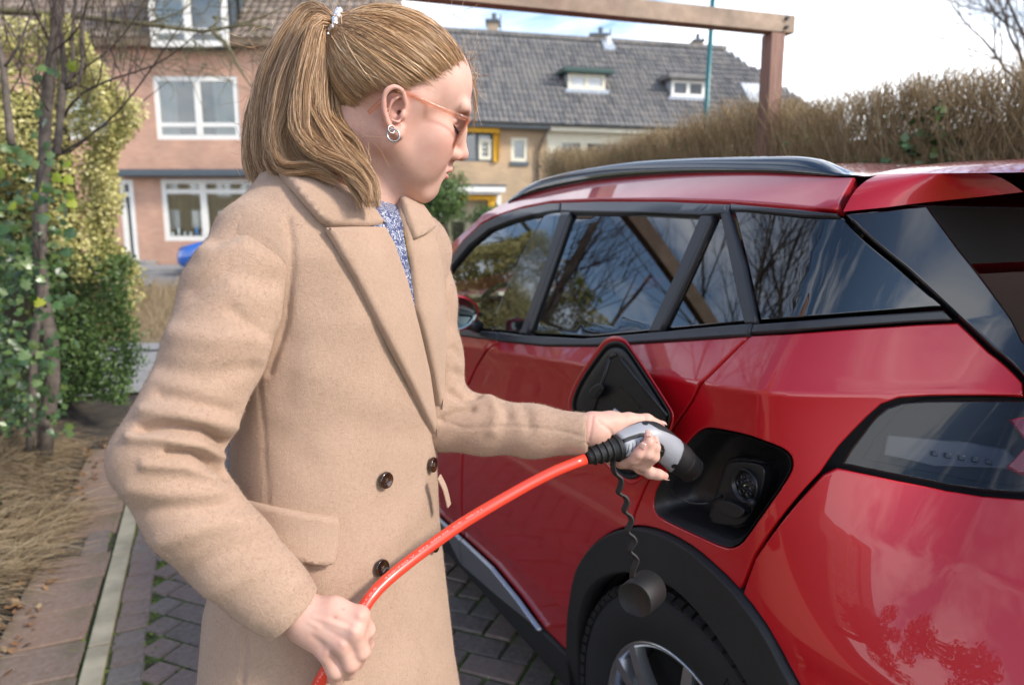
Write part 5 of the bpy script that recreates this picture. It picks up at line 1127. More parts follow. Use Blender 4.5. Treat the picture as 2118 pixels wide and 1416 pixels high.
th = [P(1376, 985, 1.13), P(1384, 1008, 1.17), P(1402, 1028, 1.2), P(1432, 1040, 1.2), P(1462, 1040, 1.19)]; q_ = on_port(1490, 1026, .03); V, F = tube_geo(catmull(np.array(th+[q_]), 26), .0016, 6); mk('tether', V, F, M_blackp, pr, True)
m = MB(); m.tube([q_-nrm_*.004, q_+nrm_*.006], .004, 10); m.build('tether_knob', M_blackp, pr, True)
# --- open charging flap: red outside, black inside
flap_px = [(1172, 836), (1183, 800), (1204, 763), (1245, 706), (1256, 697), (1272, 693), (1290, 697), (1303, 712), (1345, 775), (1388, 842), (1395, 856), (1394, 876), (1382, 905), (1355, 955), (1328, 990), (1318, 1000), (1300, 1003), (1280, 990), (1250, 962), (1215, 915), (1180, 860)]
FO, FT = .050, .014
flp = tq(1285, 850)
fo = S(flp[0], flp[1], FO); fN = norm(SN(flp[0], flp[1])+XF*-.05)
def on_flap(u, v, dep=0):
    r = PD(u, v); o = fo+fN*dep; t_ = ((o-CC)@fN)/(r@fN); return CC+t_*r
fp = smoothpoly(np.array(flap_px, float), 2); fc = fp.mean(0)
def flap_layer(name, prof, mat, par, cap=True):
    V = []; n = len(fp)
    for sc_, dp in prof: V += [on_flap(*(fc+(p-fc)*sc_), dp) for p in fp]
    F = [(k_*n+i, k_*n+(i+1) % n, (k_+1)*n+(i+1) % n, (k_+1)*n+i) for k_ in range(len(prof)-1) for i in range(n)]
    if cap: F += [tuple((len(prof)-1)*n+i for i in range(n)), tuple(range(n))[::-1]]
    o = mk(name, V, F, mat, par, True); bm = bmesh.new(); bm.from_mesh(o.data); bmesh.ops.recalc_face_normals(bm, faces=bm.faces); bm.to_mesh(o.data); bm.free(); return o
fl = flap_layer('charge_flap', [(.9, -.014), (.985, -.011), (1.0, -.004), (.998, .002), (.985, .006), (.95, .005), (.90, .003)], M_paint, car)
flap_layer('flap_seal', [(.93, .003), (.925, .009), (.905, .011), (.885, .009), (.87, .004)], plain('rubber_seal', (.008, .008, .008), .6), fl)
fin = flap_layer('flap_liner', [(.86, .003), (.84, .010), (.80, .0125), (.70, .0125)], M_blackp, fl)
def fplate(name, pxs, dep, h, mat, par, bev=.002):
    A = [on_flap(u, v, dep+h) for u, v in pxs]; Bb = [on_flap(u, v, dep) for u, v in pxs]; n = len(A); F = [tuple(range(n)), tuple(range(2*n-1, n-1, -1))]+[(i, n+i, n+(i+1) % n, (i+1) % n) for i in range(n)]
    o = mk(name, A+Bb, F, mat, par); bm = bmesh.new(); bm.from_mesh(o.data); bmesh.ops.recalc_face_normals(bm, faces=bm.faces); bm.to_mesh(o.data); bm.free()
    if bev: bevel(o, bev)
    return o
fplate('flap_label', [(1262, 821), (1285, 799), (1325, 842), (1302, 862)], .0125, .0008, plain('black_label', (.02, .02, .02), .25), fin, 0)
fplate('white_label', [(1262, 853), (1271, 844), (1287, 855), (1276, 866)], .0125, .0008, plain('white_label', (.75, .75, .8), .4), fin, 0)
fplate('latch', smoothpoly(np.array([(1216, 815), (1222, 802), (1238, 792), (1248, 796), (1250, 806), (1240, 820), (1228, 826)], float), 1), .012, .014, M_blackp, fin, .003); fplate('latch_slot', smoothpoly(np.array([(1228, 818), (1240, 803), (1246, 804), (1244, 812), (1234, 822)], float), 1), .0245, .002, M_shell, fin, 0)
m = MB(); 
for (a, b) in (((1222, 872), (1262, 740)), ((1262, 740), (1275, 732)), ((1286, 742), (1380, 860))): m.tube([on_flap(*a, .012), on_flap(*b, .012)], .004, 8)
m.build('liner_rib', M_blackp, fin, True)
hn_ = [on_flap(1318, 985, -.004), S(tq(1345, 1010)[0], tq(1345, 1010)[1], .004), S(tq(1358, 1035)[0], tq(1358, 1035)[1], -.02)]
# --- wheels
def wheel(s, side):
    c = CW(s, side*(HW-.115), .342); ax = XL_*side; Mw = frame_M(c, XF, ZZ, ax); RT = .342
    w = bpy.data.objects.new('wheel', None); COL.objects.link(w); adopt(w, car)
    V, F = lathe([(.222, -.1), (.25, -.108), (.30, -.11), (.325, -.1), (.334, -.085), (.334, .085), (.327, .098), (.305, .110), (.262, .113), (.232, .105), (.220, .098)], 72, Mw); mk('tyre', V, F, M_tyre, w, True)
    m = MB()
    for k_ in range(72):
        a = 2*math.pi*k_/72; rd = XF*math.cos(a)+ZZ*math.sin(a); tg = -XF*math.sin(a)+ZZ*math.cos(a)
        if k_ % 1 == 0:
            m.box(c+rd*.336+ax*.078, (.0055, .0105, .019), np.array([rd, tg, ax])); m.box(c+rd*.331+ax*.1, (.006, .0105, .007), np.array([norm(rd+ax*.5), tg, norm(ax-rd*.5)]))
            m.box(c+rd*.3375+ax*.0, (.0045, .0115, .024), np.array([rd, tg, ax])); m.box(c+rd*.3365+ax*.042, (.0045, .0115, .012), np.array([rd, tg, ax])); m.box(c+rd*.336-ax*.075, (.0055, .0105, .02), np.array([rd, tg, ax]))
    m.build('tread_blocks', M_tyre, w, kind='stuff')
    V, F = lathe([(.2245, .098), (.2255, .104), (.221, .106), (.212, .098), (.208, .06), (.206, -.09)], 60, Mw); mk('rim', V, F, M_alloy, w, True)
    V, F = lathe([(.205, .02), (.07, .02), (0, .03)], 40, Mw); mk('brake_disc', V, F, M_shell, w, True)
    for k_ in range(5):
        a = R(90+20)+2*math.pi*k_/5
        for da in (-.16, .16):
            pts = []
            for r_, z in ((.05, .085), (.12, .092), (.17, .095), (.217, .092)):
                aa = a+da*(.5+r_*3.2); pts.append(c+(XF*math.cos(aa)+ZZ*math.sin(aa))*r_+ax*z)
            V, F = tube_geo(catmull(np.array(pts), 8), [(.016, .012)]*8, 8, sec=[(-1, -1), (1, -1), (.8, 1), (-.8, 1)], up=ax); mk('spoke', V, F, M_alloy, w)
    V, F = lathe([(.0, .105), (.03, .104), (.034, .09)], 24, Mw); mk('hub_cap', V, F, M_blackp, w, True)
    # raised sidewall lettering block: ribbed bars
    if side > 0 and s < 1:
        m = MB()
        for k_ in range(12):
            a = R(62)-k_*.018; rd = XF*-math.cos(a)*-1*-1+ZZ*math.sin(a); m.box(c+(XF*-math.cos(a)+ZZ*math.sin(a))*.285+ax*.1118, (.018-.004*abs(math.sin(k_)), .0016, .0012), np.array([XF*-math.cos(a)+ZZ*math.sin(a), XF*math.sin(a)+ZZ*math.cos(a), ax]))
        m.build('sidewall_ribs', M_tyre, w)
for s_ in (0, 2.605):
    for sd in (1, -1): wheel(s_, sd)
# ================================================================ IMPLICIT SURFACES (for the person and the plug)
class Field:
    def __init__(s, lo, hi, h):
        s.lo = np.array(lo, float); s.h = h; s.n = np.ceil((np.array(hi)-s.lo)/h).astype(int)+1; s.A = np.full(s.n, .25, np.float32)
    def sub(s, a, b):
        i0 = np.clip(np.floor((np.array(a)-s.lo)/s.h).astype(int), 0, s.n); i1 = np.clip(np.ceil((np.array(b)-s.lo)/s.h).astype(int)+1, 0, s.n)
        sl = tuple(slice(i0[k], i1[k]) for k in range(3)); g = [s.lo[k]+s.h*np.arange(i0[k], i1[k]) for k in range(3)]
        X, Y, Z = np.meshgrid(*g, indexing='ij', sparse=True); return sl, X, Y, Z
    def add(s, d, sl, k):
        a = s.A[sl]; 
        if a.size == 0: return
        if k <= 0: s.A[sl] = np.minimum(a, d); return
        h = np.maximum(k-np.abs(a-d), 0)/k; s.A[sl] = np.minimum(a, d)-h*h*k*.25
    def cut(s, d, sl, k):
        """remove the solid d (negative inside) from the field"""
        a = s.A[sl]; d = -d
        if a.size == 0: return
        h = np.maximum(k-np.abs(a-d), 0)/k; s.A[sl] = np.maximum(a, d)+h*h*k*.25
    def cap(s, a, b, ra, rb=None, k=.01, cut=False):
        rb = ra if rb is None else rb; a = np.asarray(a, float); b = np.asarray(b, float); m = max(ra, rb)+k*1.5+s.h*2
        sl, X, Y, Z = s.sub(np.minimum(a, b)-m, np.maximum(a, b)+m); v = b-a; L = v@v+1e-12
        t = np.clip(((X-a[0])*v[0]+(Y-a[1])*v[1]+(Z-a[2])*v[2])/L, 0, 1)
        d = np.sqrt((X-a[0]-v[0]*t)**2+(Y-a[1]-v[1]*t)**2+(Z-a[2]-v[2]*t)**2)-(ra+(rb-ra)*t)
        (s.cut if cut else s.add)(d.astype(np.float32), sl, k); return s
    def chain(s, pts, rs, k=.01):
        for i in range(len(pts)-1): s.cap(pts[i], pts[i+1], rs[i], rs[i+1], k)
        return s
    def ell(s, c, r, k=.01, M=None, cut=False):
        c = np.asarray(c, float); r = np.asarray(r, float); m = r.max()+k*1.5+s.h*2; sl, X, Y, Z = s.sub(c-m, c+m); x, y, z = X-c[0], Y-c[1], Z-c[2]
        if M is not None: M = np.asarray(M); x, y, z = [M[0, i]*x+M[1, i]*y+M[2, i]*z for i in range(3)]
        k0 = np.sqrt((x/r[0])**2+(y/r[1])**2+(z/r[2])**2); k1 = np.sqrt((x/r[0]**2)**2+(y/r[1]**2)**2+(z/r[2]**2)**2)+1e-9
        d = k0*(k0-1)/k1; (s.cut if cut else s.add)(d.astype(np.float32), sl, k); return s
    def plane(s, p, n, k=.004):
        """cut away everything on the side the normal points to"""
        n = norm(n); sl, X, Y, Z = s.sub(s.lo, s.lo+s.h*s.n); d = (X-p[0])*n[0]+(Y-p[1])*n[1]+(Z-p[2])*n[2]; s.cut(-d.astype(np.float32)+0*s.A, sl, k); return s
    def mesh(s):
        A = s.A; ins = A < 0; nx, ny, nz = A.shape
        c = np.zeros((nx-1, ny-1, nz-1), np.int8)
        for i in (0, 1):
            for j in (0, 1):
                for k in (0, 1): c += ins[i:nx-1+i, j:ny-1+j, k:nz-1+k]
        I, J, K = np.nonzero((c > 0) & (c < 8)); N = len(I); idm = np.full(c.shape, -1, np.int32); idm[I, J, K] = np.arange(N)
        pos = np.zeros((N, 3)); cnt = np.zeros(N)
        cs = [(i, j, k) for i in (0, 1) for j in (0, 1) for k in (0, 1)]
        for a in range(8):
            for b in range(a+1, 8):
                pa, pb = np.array(cs[a]), np.array(cs[b])
                if np.abs(pa-pb).sum() != 1: continue
                va = A[I+pa[0], J+pa[1], K+pa[2]]; vb = A[I+pb[0], J+pb[1], K+pb[2]]; m = (va < 0) != (vb < 0); t = np.where(m, va/(va-vb+1e-20), 0)
                pos += np.where(m[:, None], pa+(pb-pa)*t[:, None], 0); cnt += m
        V = s.lo+s.h*(np.stack([I, J, K], 1)+pos/cnt[:, None]); F = []
        for ax in range(3):
            o = [0, 0, 0]; o[ax] = 1; a = ins[:nx-o[0], :ny-o[1], :nz-o[2]]; b = ins[o[0]:, o[1]:, o[2]:]; e = a != b
            u, v = (ax+1) % 3, (ax+2) % 3; i = np.stack(np.nonzero(e), 1); i = i[(i[:, u] > 0) & (i[:, v] > 0) & (i[:, u] < A.shape[u]-1) & (i[:, v] < A.shape[v]-1)]
            q = []
            for du, dv in ((1, 1), (0, 1), (0, 0), (1, 0)): w = i.copy(); w[:, u] -= du; w[:, v] -= dv; q.append(idm[w[:, 0], w[:, 1], w[:, 2]])
            q = np.stack(q, 1); fl = ~a[i[:, 0], i[:, 1], i[:, 2]]; q[fl] = q[fl][:, ::-1]; F.append(q[(q >= 0).all(1)])
        return V, np.concatenate(F)
def relax(V, F, it=2, lam=.5):
    """a little Laplacian smoothing"""
    n = len(V); e = np.concatenate([F[:, [0, 1]], F[:, [1, 2]], F[:, [2, 3]], F[:, [3, 0]]])
    for _ in range(it):
        s = np.zeros_like(V); c = np.zeros(n)
        for k in range(3): s[:, k] = np.bincount(e[:, 0], V[e[:, 1], k], n)+np.bincount(e[:, 1], V[e[:, 0], k], n)
        c = np.bincount(e[:, 0], minlength=n)+np.bincount(e[:, 1], minlength=n); V = V+(s/np.maximum(c, 1)[:, None]-V)*lam
    return V
def vnorm(V, F):
    n = np.cross(V[F[:, 2]]-V[F[:, 0]], V[F[:, 3 if F.shape[1] > 3 else 1]]-V[F[:, 1]] if F.shape[1] > 3 else V[F[:, 1]]-V[F[:, 0]]); N = np.zeros_like(V)
    for k in range(F.shape[1]):
        for c in range(3): N[:, c] += np.bincount(F[:, k], n[:, c], len(V))
    return norm(N)
def join_geo(parts):
    V = []; F = []; n = 0
    for v, f in parts: V.append(v); F.append(np.asarray(f)+n); n += len(v)
    return np.concatenate(V), np.concatenate(F)
def segdist(p, pl):
    d = np.full(len(p), 1e9); 
    for a, b in zip(pl[:-1], pl[1:]):
        a, b = np.array(a, float), np.array(b, float); v = b-a; t = np.clip(((p-a)@v)/(v@v+1e-9), 0, 1); d = np.minimum(d, np.linalg.norm(p-a-t[:, None]*v, axis=1))
    return d
def folds(V, F, lst, wob=0.):
    """press creases / raise rolls along lines seen from the front of the person: (line, depth in mm, width px)"""
    N = vnorm(V, F); pr = proj(V); view = norm(CC-V); w = np.clip((N*view).sum(1)*3, 0, 1); o = np.zeros(len(V))
    for pl, mm, sg in lst: o -= mm*.001*np.exp(-(segdist(pr[:, :2], pl)/sg)**2)
    return V+N*(o*w)[:, None]
class PxSurf:
    """lay flat pattern pieces (given in picture coordinates) on a body surface"""
    def __init__(s, V, F, dref):
        s.V = V; s.F = F; s.N = vnorm(V, F); s.b = BVHTree.FromPolygons([Vector(v) for v in V], [tuple(map(int, f)) for f in F]); s.dref = dref; s.c = {}
    def hit(s, u, v):
        key = (round(float(u), 3), round(float(v), 3))
        if key not in s.c:
            loc, n, i, d = s.b.ray_cast(Vector(CC), Vector(PD(u, v)).normalized())
            if loc is None: loc, n, i, d = s.b.find_nearest(Vector(P(u, v, s.dref)))
            p = np.array(loc); f = s.F[i]; w = 1/(np.linalg.norm(s.V[f]-p, axis=1)+.0005); s.c[key] = (p, norm((s.N[f]*w[:, None]).sum(0)))
        return s.c[key]
    def surf(s, u, v, off=0.): return np.array([h[0]+h[1]*off for h in (s.hit(a, b) for a, b in zip(u, v))])
    def nrm(s, u, v, off=0.): return np.array([s.hit(a, b)[1] for a, b in zip(u, v)])
def pxpatch(name, poly, srf, mat, parent, off, thick=.005, step=8, edge=3, edge_m=.0025, rnd=0, offn=None, label=None):
    poly = np.array(poly, float)
    if rnd: poly = smoothpoly(poly, rnd)
    f = srf.surf if offn is None else (lambda u, v, o: srf.surf(u, v, 0)+srf.nrm(u, v)*(o+offn(np.asarray(u), np.asarray(v)))[:, None])
    return patch(name, poly, mat, parent, off=off, step=step, gap=.01, edge=edge, thick=thick, both=False, surf=f, nrm=srf.nrm, edge_m=edge_m, label=label, flat_normals=True)
# ================================================================ THE WOMAN
def rotm(y, p, r):
    c, s = math.cos(y), math.sin(y); Rz = np.array([[c, -s, 0], [s, c, 0], [0, 0, 1]]); c, s = math.cos(p), math.sin(p); Ry = np.array([[c, 0, s], [0, 1, 0], [-s, 0, c]]); c, s = math.cos(r), math.sin(r); Rx = np.array([[1, 0, 0], [0, c, -s], [0, s, c]]); return Rz@Ry@Rx
HR = rotm(.326, .356, .1946); HO = P(808.4, 225.8, .983)        # head pose
def H2W(p): return np.asarray(p, float)@HR.T+HO
def W2H(p): return (np.asarray(p, float)-HO)@HR
def skin_mat():
    t = NT('skin'); at = t.node('ShaderNodeAttribute', attribute_name='tint'); sp = t.node('ShaderNodeSeparateColor'); t.link(at.outputs['Color'], sp.inputs[0])
    n = t.noise(28, 4); f = t.noise(220, 2); c = t.ramp(n, [(.3, (.58, .345, .265)), (.7, (.66, .41, .325))])
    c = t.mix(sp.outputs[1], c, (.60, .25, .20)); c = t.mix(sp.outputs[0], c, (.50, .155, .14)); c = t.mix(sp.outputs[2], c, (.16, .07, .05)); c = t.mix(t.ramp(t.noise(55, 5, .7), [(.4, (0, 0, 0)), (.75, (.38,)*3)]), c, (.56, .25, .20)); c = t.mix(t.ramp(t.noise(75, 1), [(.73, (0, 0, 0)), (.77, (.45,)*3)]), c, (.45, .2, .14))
    t.set(Base_Color=c, Roughness=.55, Subsurface_Weight=.12, Subsurface_Radius=(.01, .004, .002)); t.b.inputs['Specular IOR Level'].default_value = .32; t.bump(t.noise(900, 4, .7), .3, .0008); return t.m
M_skin = skin_mat()
def wool_mat():
    t = NT('camel_wool'); n = t.noise(240, 4, .75); b = t.noise(16, 3); w = t.noise(650, 3, .8)
    c = t.ramp(n, [(.25, (.36, .24, .166)), (.5, (.43, .292, .204)), (.75, (.49, .342, .248))]); c = t.mix(.35, c, t.ramp(b, [(.3, (.345, .222, .16)), (.7, (.46, .305, .23))])); c = t.mix(t.ramp(w, [(.62, (0, 0, 0)), (.75, (.4,)*3)]), c, (.62, .50, .40))
    t.set(Base_Color=c, Roughness=.95, Sheen_Weight=.35, Sheen_Roughness=.5, Sheen_Tint=(.9, .75, .62)); t.b.inputs['Specular IOR Level'].default_value = .15
    a = t.node('ShaderNodeMath', operation='ADD'); t.link(n, a.inputs[0]); t.link(w, a.inputs[1]); t.bump(a.outputs[0], .55, .0022); return t.m
M_wool = wool_mat()
person = thing('person', 'woman in a camel double-breasted wool coat and glasses holding the charging plug and red cable', 'person', tuple(P(700, 1400, 1.06)*[1, 1, 0]))
FX = norm(np.array([.87, -.5, 0])); GX = np.array([.5, .87, 0])/np.hypot(.5, .87)
# ---------------- coat body
rings = [(330, 600, 800, 1.00, .70), (400, 590, 830, 1.00, .72), (450, 545, 872, 1.01, .70), (520, 512, 908, 1.015, .66), (640, 498, 916, 1.02, .66), (760, 486, 910, 1.03, .66), (880, 476, 905, 1.045, .66), (1000, 474, 905, 1.055, .68), (1100, 448, 908, 1.06, .70), (1200, 418, 917, 1.065, .72), (1416, 398, 940, 1.07, .74), (1700, 370, 985, 1.08, .78)]
tab = []
for v, ul, ur, dc, ra in rings:
    c = P((ul+ur)/2, v, dc); ex = (ur-ul)/2/FPX*dc; A = ex/math.sqrt(.5**2+(.87*ra)**2)*1.0; tab.append((c[2], c[0], c[1], A, A*ra))
for i_, (v, ul, ur, dc, ra) in enumerate(rings):            # fit each ring so that its outline meets the traced edges
    z_, x_, y_, A, B = tab[i_]
    for _ in range(6):
        an = np.linspace(0, 2*math.pi, 48); q = np.array([x_, y_, z_])+np.outer(np.sign(np.cos(an))*np.abs(np.cos(an))**(2/2.25)*A, GX)+np.outer(np.sign(np.sin(an))*np.abs(np.sin(an))**(2/2.25)*B, FX); u_ = proj(q)[:, 0]; s_ = (ur-ul)/(u_.max()-u_.min()); A *= s_; B *= s_; x_ += ((ur+ul)/2-(u_.max()+u_.min())/2)/FPX*dc
    tab[i_] = (z_, x_, y_, A, B)
tab = np.array(sorted(tab))
cf = Field((-.56, .68, .52), (.06, 1.42, 1.56), .004)
sl, X, Y, Z = cf.sub(cf.lo, cf.lo+cf.h*cf.n); zz = Z[0, 0, :]
def it(k): return np.interp(zz, tab[:, 0], tab[:, k])[None, None, :]
px_, py_ = X-it(1), Y-it(2); fa = (px_*FX[0]+py_*FX[1])/it(4); ga = (px_*GX[0]+py_*GX[1])/it(3)
cf.A = ((np.sqrt(np.abs(fa)**2.25+np.abs(ga)**2.25)**(2/2.25)-1)*np.minimum(it(3), it(4))).astype(np.float32)
tl = P(700, 452, 1.01); cf.plane(P(690, 425, 1.0), (.05, 0, 1), .05)
nb = P(672, 440, 1.01); sN, sFar = P(535, 505, .915), P(850, 512, 1.13)
cf.cap(nb, sN, .07, .056, .07).cap(nb, sFar, .07, .052, .07).cap(P(690, 440, 1.0), P(680, 375, 1.005), .085, .066, .05)
cf.plane(P(577, 333, 1.), (.36, -.12, .93), .02)
cf.plane((0, 0, .56), (0, 0, -1), .004)
cV, cF = cf.mesh(); cV = relax(cV, cF, 3); cs = PxSurf(cV.copy(), cF, 1.0)
seam = [([(597, 455), (604, 500), (604, 560), (592, 660), (556, 770)], 5, 7), ([(536, 790), (545, 900), (552, 1000), (553, 1040)], 1.6, 5), ([(512, 1290), (500, 1416)], 3, 5), ([(460, 1180), (560, 1250), (640, 1300)], 3, 40)]
soft = [([(620, 760), (720, 800), (800, 840)], -2.5, 40), ([(640, 900), (760, 880), (850, 900)], 2.5, 35), ([(560, 620), (600, 720), (590, 830)], 3, 30), ([(700, 560), (760, 660)], -3, 50), ([(600, 1180), (640, 1320), (620, 1420)], 4, 35), ([(820, 1200), (850, 1400)], -4, 45), ([(560, 880), (640, 960)], 2, 30)]
cV = folds(cV, cF, seam+soft)
coat = mk('coat', cV, cF, M_wool, person, True)
# ---------------- sleeves
def sleeve(name, pts, rs, lo, hi, cuffn, fl, h=.0032, k=.03, par=coat):
    f = Field(lo, hi, h); q = [P(*p) for p in pts]; f.chain(q, rs, k); e = q[-1]; n = norm(cuffn(q)); f.plane(e, n, .004); f.cap(e-n*.012, e+n*.05, rs[-1]-.006, rs[-1]-.006, .004, cut=True)
    V, F = f.mesh(); V = relax(V, F, 2); V = folds(V, F, fl); return mk(name, V, F, M_wool, par, True)
nfold = [([(292, 888), (350, 882), (420, 892), (478, 925)], 10, 11), ([(270, 905), (340, 908), (420, 920), (470, 952)], -6, 12), ([(345, 935), (400, 938), (445, 962), (470, 985)], 9, 8), ([(300, 960), (380, 965), (440, 990)], -5, 12), ([(330, 815), (400, 830), (470, 850)], 5, 16), ([(300, 850), (380, 858), (480, 880)], -5, 16),
         ([(340, 760), (420, 775), (520, 760)], 3.5, 20), ([(360, 690), (440, 700), (540, 700)], -4, 22), ([(400, 600), (470, 560), (560, 585)], 4, 22), ([(450, 500), (510, 470), (580, 500)], 5, 16), ([(420, 520), (500, 512), (590, 560)], -4, 20), ([(480, 640), (540, 690), (575, 700)], 3, 14),
         ([(270, 1010), (350, 1020), (450, 1020)], -4, 18), ([(290, 1060), (380, 1050), (470, 1040)], 4, 16), ([(330, 1120), (430, 1090), (520, 1075)], -4, 20), ([(390, 1180), (470, 1140), (560, 1110)], 3, 18), ([(430, 1230), (520, 1190), (600, 1150)], -2.5, 20), ([(540, 1300), (600, 1250), (650, 1210)], 1.5, 14)]
nfold = [(a, b*1.22, c) for a, b, c in nfold]+[([(592, 455), (601, 500), (602, 560), (590, 660), (556, 768)], 5, 7), ([(572, 470), (578, 560), (566, 650), (540, 740)], -3.5, 16)]
sleeve('sleeve', [(530, 508, .905), (487, 610, .875), (445, 730, .85), (392, 850, .828), (330, 948, .812), (400, 1062, .825), (480, 1145, .838), (558, 1222, .848), (611, 1268, .853)], [.054, .057, .052, .049, .047, .0475, .045, .039, .035], (-.56, .66, .86), (-.15, 1.05, 1.46), lambda q: q[-1]-q[-3], nfold)
ffold = [([(915, 868), (950, 850), (975, 845)], 6, 9), ([(935, 812), (960, 825), (990, 815)], 6, 8), ([(945, 770), (975, 790)], 5, 10), ([(1010, 815), (1030, 850), (1020, 890)], -4, 14), ([(1040, 828), (1048, 860)], 4, 12), ([(1085, 833), (1095, 880)], 3, 14), ([(940, 720), (960, 740)], 4, 10), ([(910, 868), (960, 885), (1060, 880), (1150, 888), (1215, 905)], 1.3, 3.5)]
ffold = [(a, b*1.35, c) for a, b, c in ffold]
sleeve('sleeve', [(858, 512, 1.13), (872, 620, 1.13), (886, 740, 1.125), (905, 862, 1.12), (1000, 880, 1.112), (1100, 891, 1.102), (1218, 898, 1.088)], [.048, .050, .049, .048, .040, .0355, .0325], (-.24, .92, 1.0), (.20, 1.32, 1.46), lambda q: q[-1]-q[-2]+CU*.006, ffold, .0035)
# ---------------- collar, lapels, shirt, pocket, buttons
def roll(pl, amp, sg): return lambda u, v: amp*(1-np.exp(-(segdist(np.stack([u, v], 1), pl)/sg)**2))
M_shirt = NT('paisley_shirt')
def shirt():
    t = M_shirt; v = t.node('ShaderNodeTexVoronoi', feature='SMOOTH_F1'); v.inputs['Scale'].default_value = 62; t.link(t.co(), v.inputs['Vector'])
    w = t.node('ShaderNodeTexWave', wave_type='RINGS'); w.inputs['Scale'].default_value = 20; w.inputs['Distortion'].default_value = 22; w.inputs['Detail'].default_value = 3; w.inputs['Detail Scale'].default_value = 3.5; t.link(t.co(), w.inputs['Vector'])
    a = t.node('ShaderNodeMath', operation='MULTIPLY'); t.link(v.outputs[0], a.inputs[0]); a.inputs[1].default_value = 40; sn = t.node('ShaderNodeMath', operation='SINE'); a2 = t.node('ShaderNodeMath', operation='ADD'); t.link(a.outputs[0], a2.inputs[0]); m = t.node('ShaderNodeMath', operation='MULTIPLY'); t.link(w.outputs[1], m.inputs[0]); m.inputs[1].default_value = 5; t.link(m.outputs[0], a2.inputs[1]); t.link(a2.outputs[0], sn.inputs[0])
    t.set(Base_Color=t.ramp(sn.outputs[0], [(.42, (.022, .032, .11)), (.55, (.06, .08, .20)), (.66, (.42, .44, .52)), (1, (.52, .53, .58))]), Roughness=.5, Sheen_Weight=.2)
shirt(); M_shirt = M_shirt.m
pxpatch('shirt', [(735, 408), (830, 404), (838, 470), (856, 600), (862, 650), (835, 620), (795, 530), (750, 450)], cs, M_shirt, coat, .006, step=9, thick=.003)
pxpatch('fur_lining', [(823, 445), (838, 452), (856, 560), (858, 585), (842, 560), (830, 500)], cs, plain('golden_fur', (.34, .20, .06), .9, var=.5, scale=120, bump=1, bscale=350), coat, .010, step=6, thick=.003)
lapN = [(670, 478), (720, 474), (793, 470), (812, 506), (838, 580), (864, 680), (884, 770), (895, 850), (899, 908), (890, 888), (868, 848), (838, 790), (805, 728), (768, 655), (728, 575), (690, 510)]
pxpatch('lapel', lapN, cs, M_wool, coat, .008, thick=.012, step=8, edge=5, edge_m=.004, offn=roll([(793, 470), (838, 580), (890, 780), (908, 900)], .007, 40))
pxpatch('collar', [(574, 352), (584, 340), (620, 340), (660, 352), (700, 372), (740, 402), (768, 430), (795, 466), (752, 471), (680, 474), (660, 462), (630, 428), (600, 392), (580, 368)], cs, M_wool, coat, .009, thick=.014, step=8, edge=6, edge_m=.005, offn=roll([(584, 340), (660, 352), (740, 402), (795, 466)], .009, 45))
pxpatch('lapel', [(812, 405), (826, 410), (848, 440), (880, 478), (894, 520), (903, 560), (908, 640), (908, 720), (905, 790), (900, 850), (896, 830), (886, 776), (866, 690), (852, 640), (842, 560), (826, 470)], cs, M_wool, coat, .014, thick=.012, step=8, edge=4, edge_m=.004)
pxpatch('collar', [(811, 404), (822, 400), (846, 425), (872, 462), (880, 480), (862, 490), (838, 500), (826, 465)], cs, M_wool, coat, .022, thick=.01, step=7, edge=4, edge_m=.004)
pxpatch('pocket_flap', [(500, 1030), (560, 1045), (640, 1060), (697, 1068), (700, 1082), (692, 1140), (685, 1160), (668, 1165), (600, 1155), (520, 1140)], cs, M_wool, coat, .007, thick=.016, step=8, edge=5, edge_m=.005, offn=lambda u, v: np.clip((v-1030)/130, 0, 1)*.010)
# little half belt tab seen at the far side
tb = [P(908, 985, 1.04), P(920, 1010, 1.05), P(929, 1046, 1.06)]; V, F = tube_geo(catmull(np.array(tb), 8), [(.0015, .006)]*8, 8, sec=[(-1, -1), (1, -1), (1, 1), (-1, 1)], up=(.3, .9, .2)); o = mk('pocket_flap', V, F, M_wool, coat); bevel(o, .002)
def horn():
    t = NT('horn_button'); n = t.noise(120, 3, .5, stretch=(1, 1, .3)); t.set(Base_Color=t.ramp(n, [(.35, (.012, .007, .005)), (.65, (.05, .018, .008)), (.8, (.13, .045, .015))]), Roughness=.18, Coat_Weight=.6); return t.m
M_horn = horn()
def button(u, v, r=.0115):
    p, n = cs.hit(u, v); x = norm(np.cross(n, [0, 0, 1])); y = np.cross(n, x); Mx = frame_M(p+n*.0045, x, y, n)
    V, F = lathe([(0, -.002), (r*.9, -.002), (r, .0), (r, .0025), (r*.93, .0045), (r*.8, .0042), (r*.68, .003), (r*.3, .0022), (0, .002)], 28, Mx); b = mk('button', V, F, M_horn, coat, True)
    m = MB()
    for a in (.7, 2.3): m.tube([p+n*.0072+(x*math.cos(a)+y*math.sin(a))*.003, p+n*.0078, p+n*.0072-(x*math.cos(a)+y*math.sin(a))*.003], .0009, 6)
    m.build('thread', plain('thread', (.10, .06, .045), .8), b)
for u, v in ((792, 991), (888, 960), (784, 1172), (892, 1126)): button(u, v)
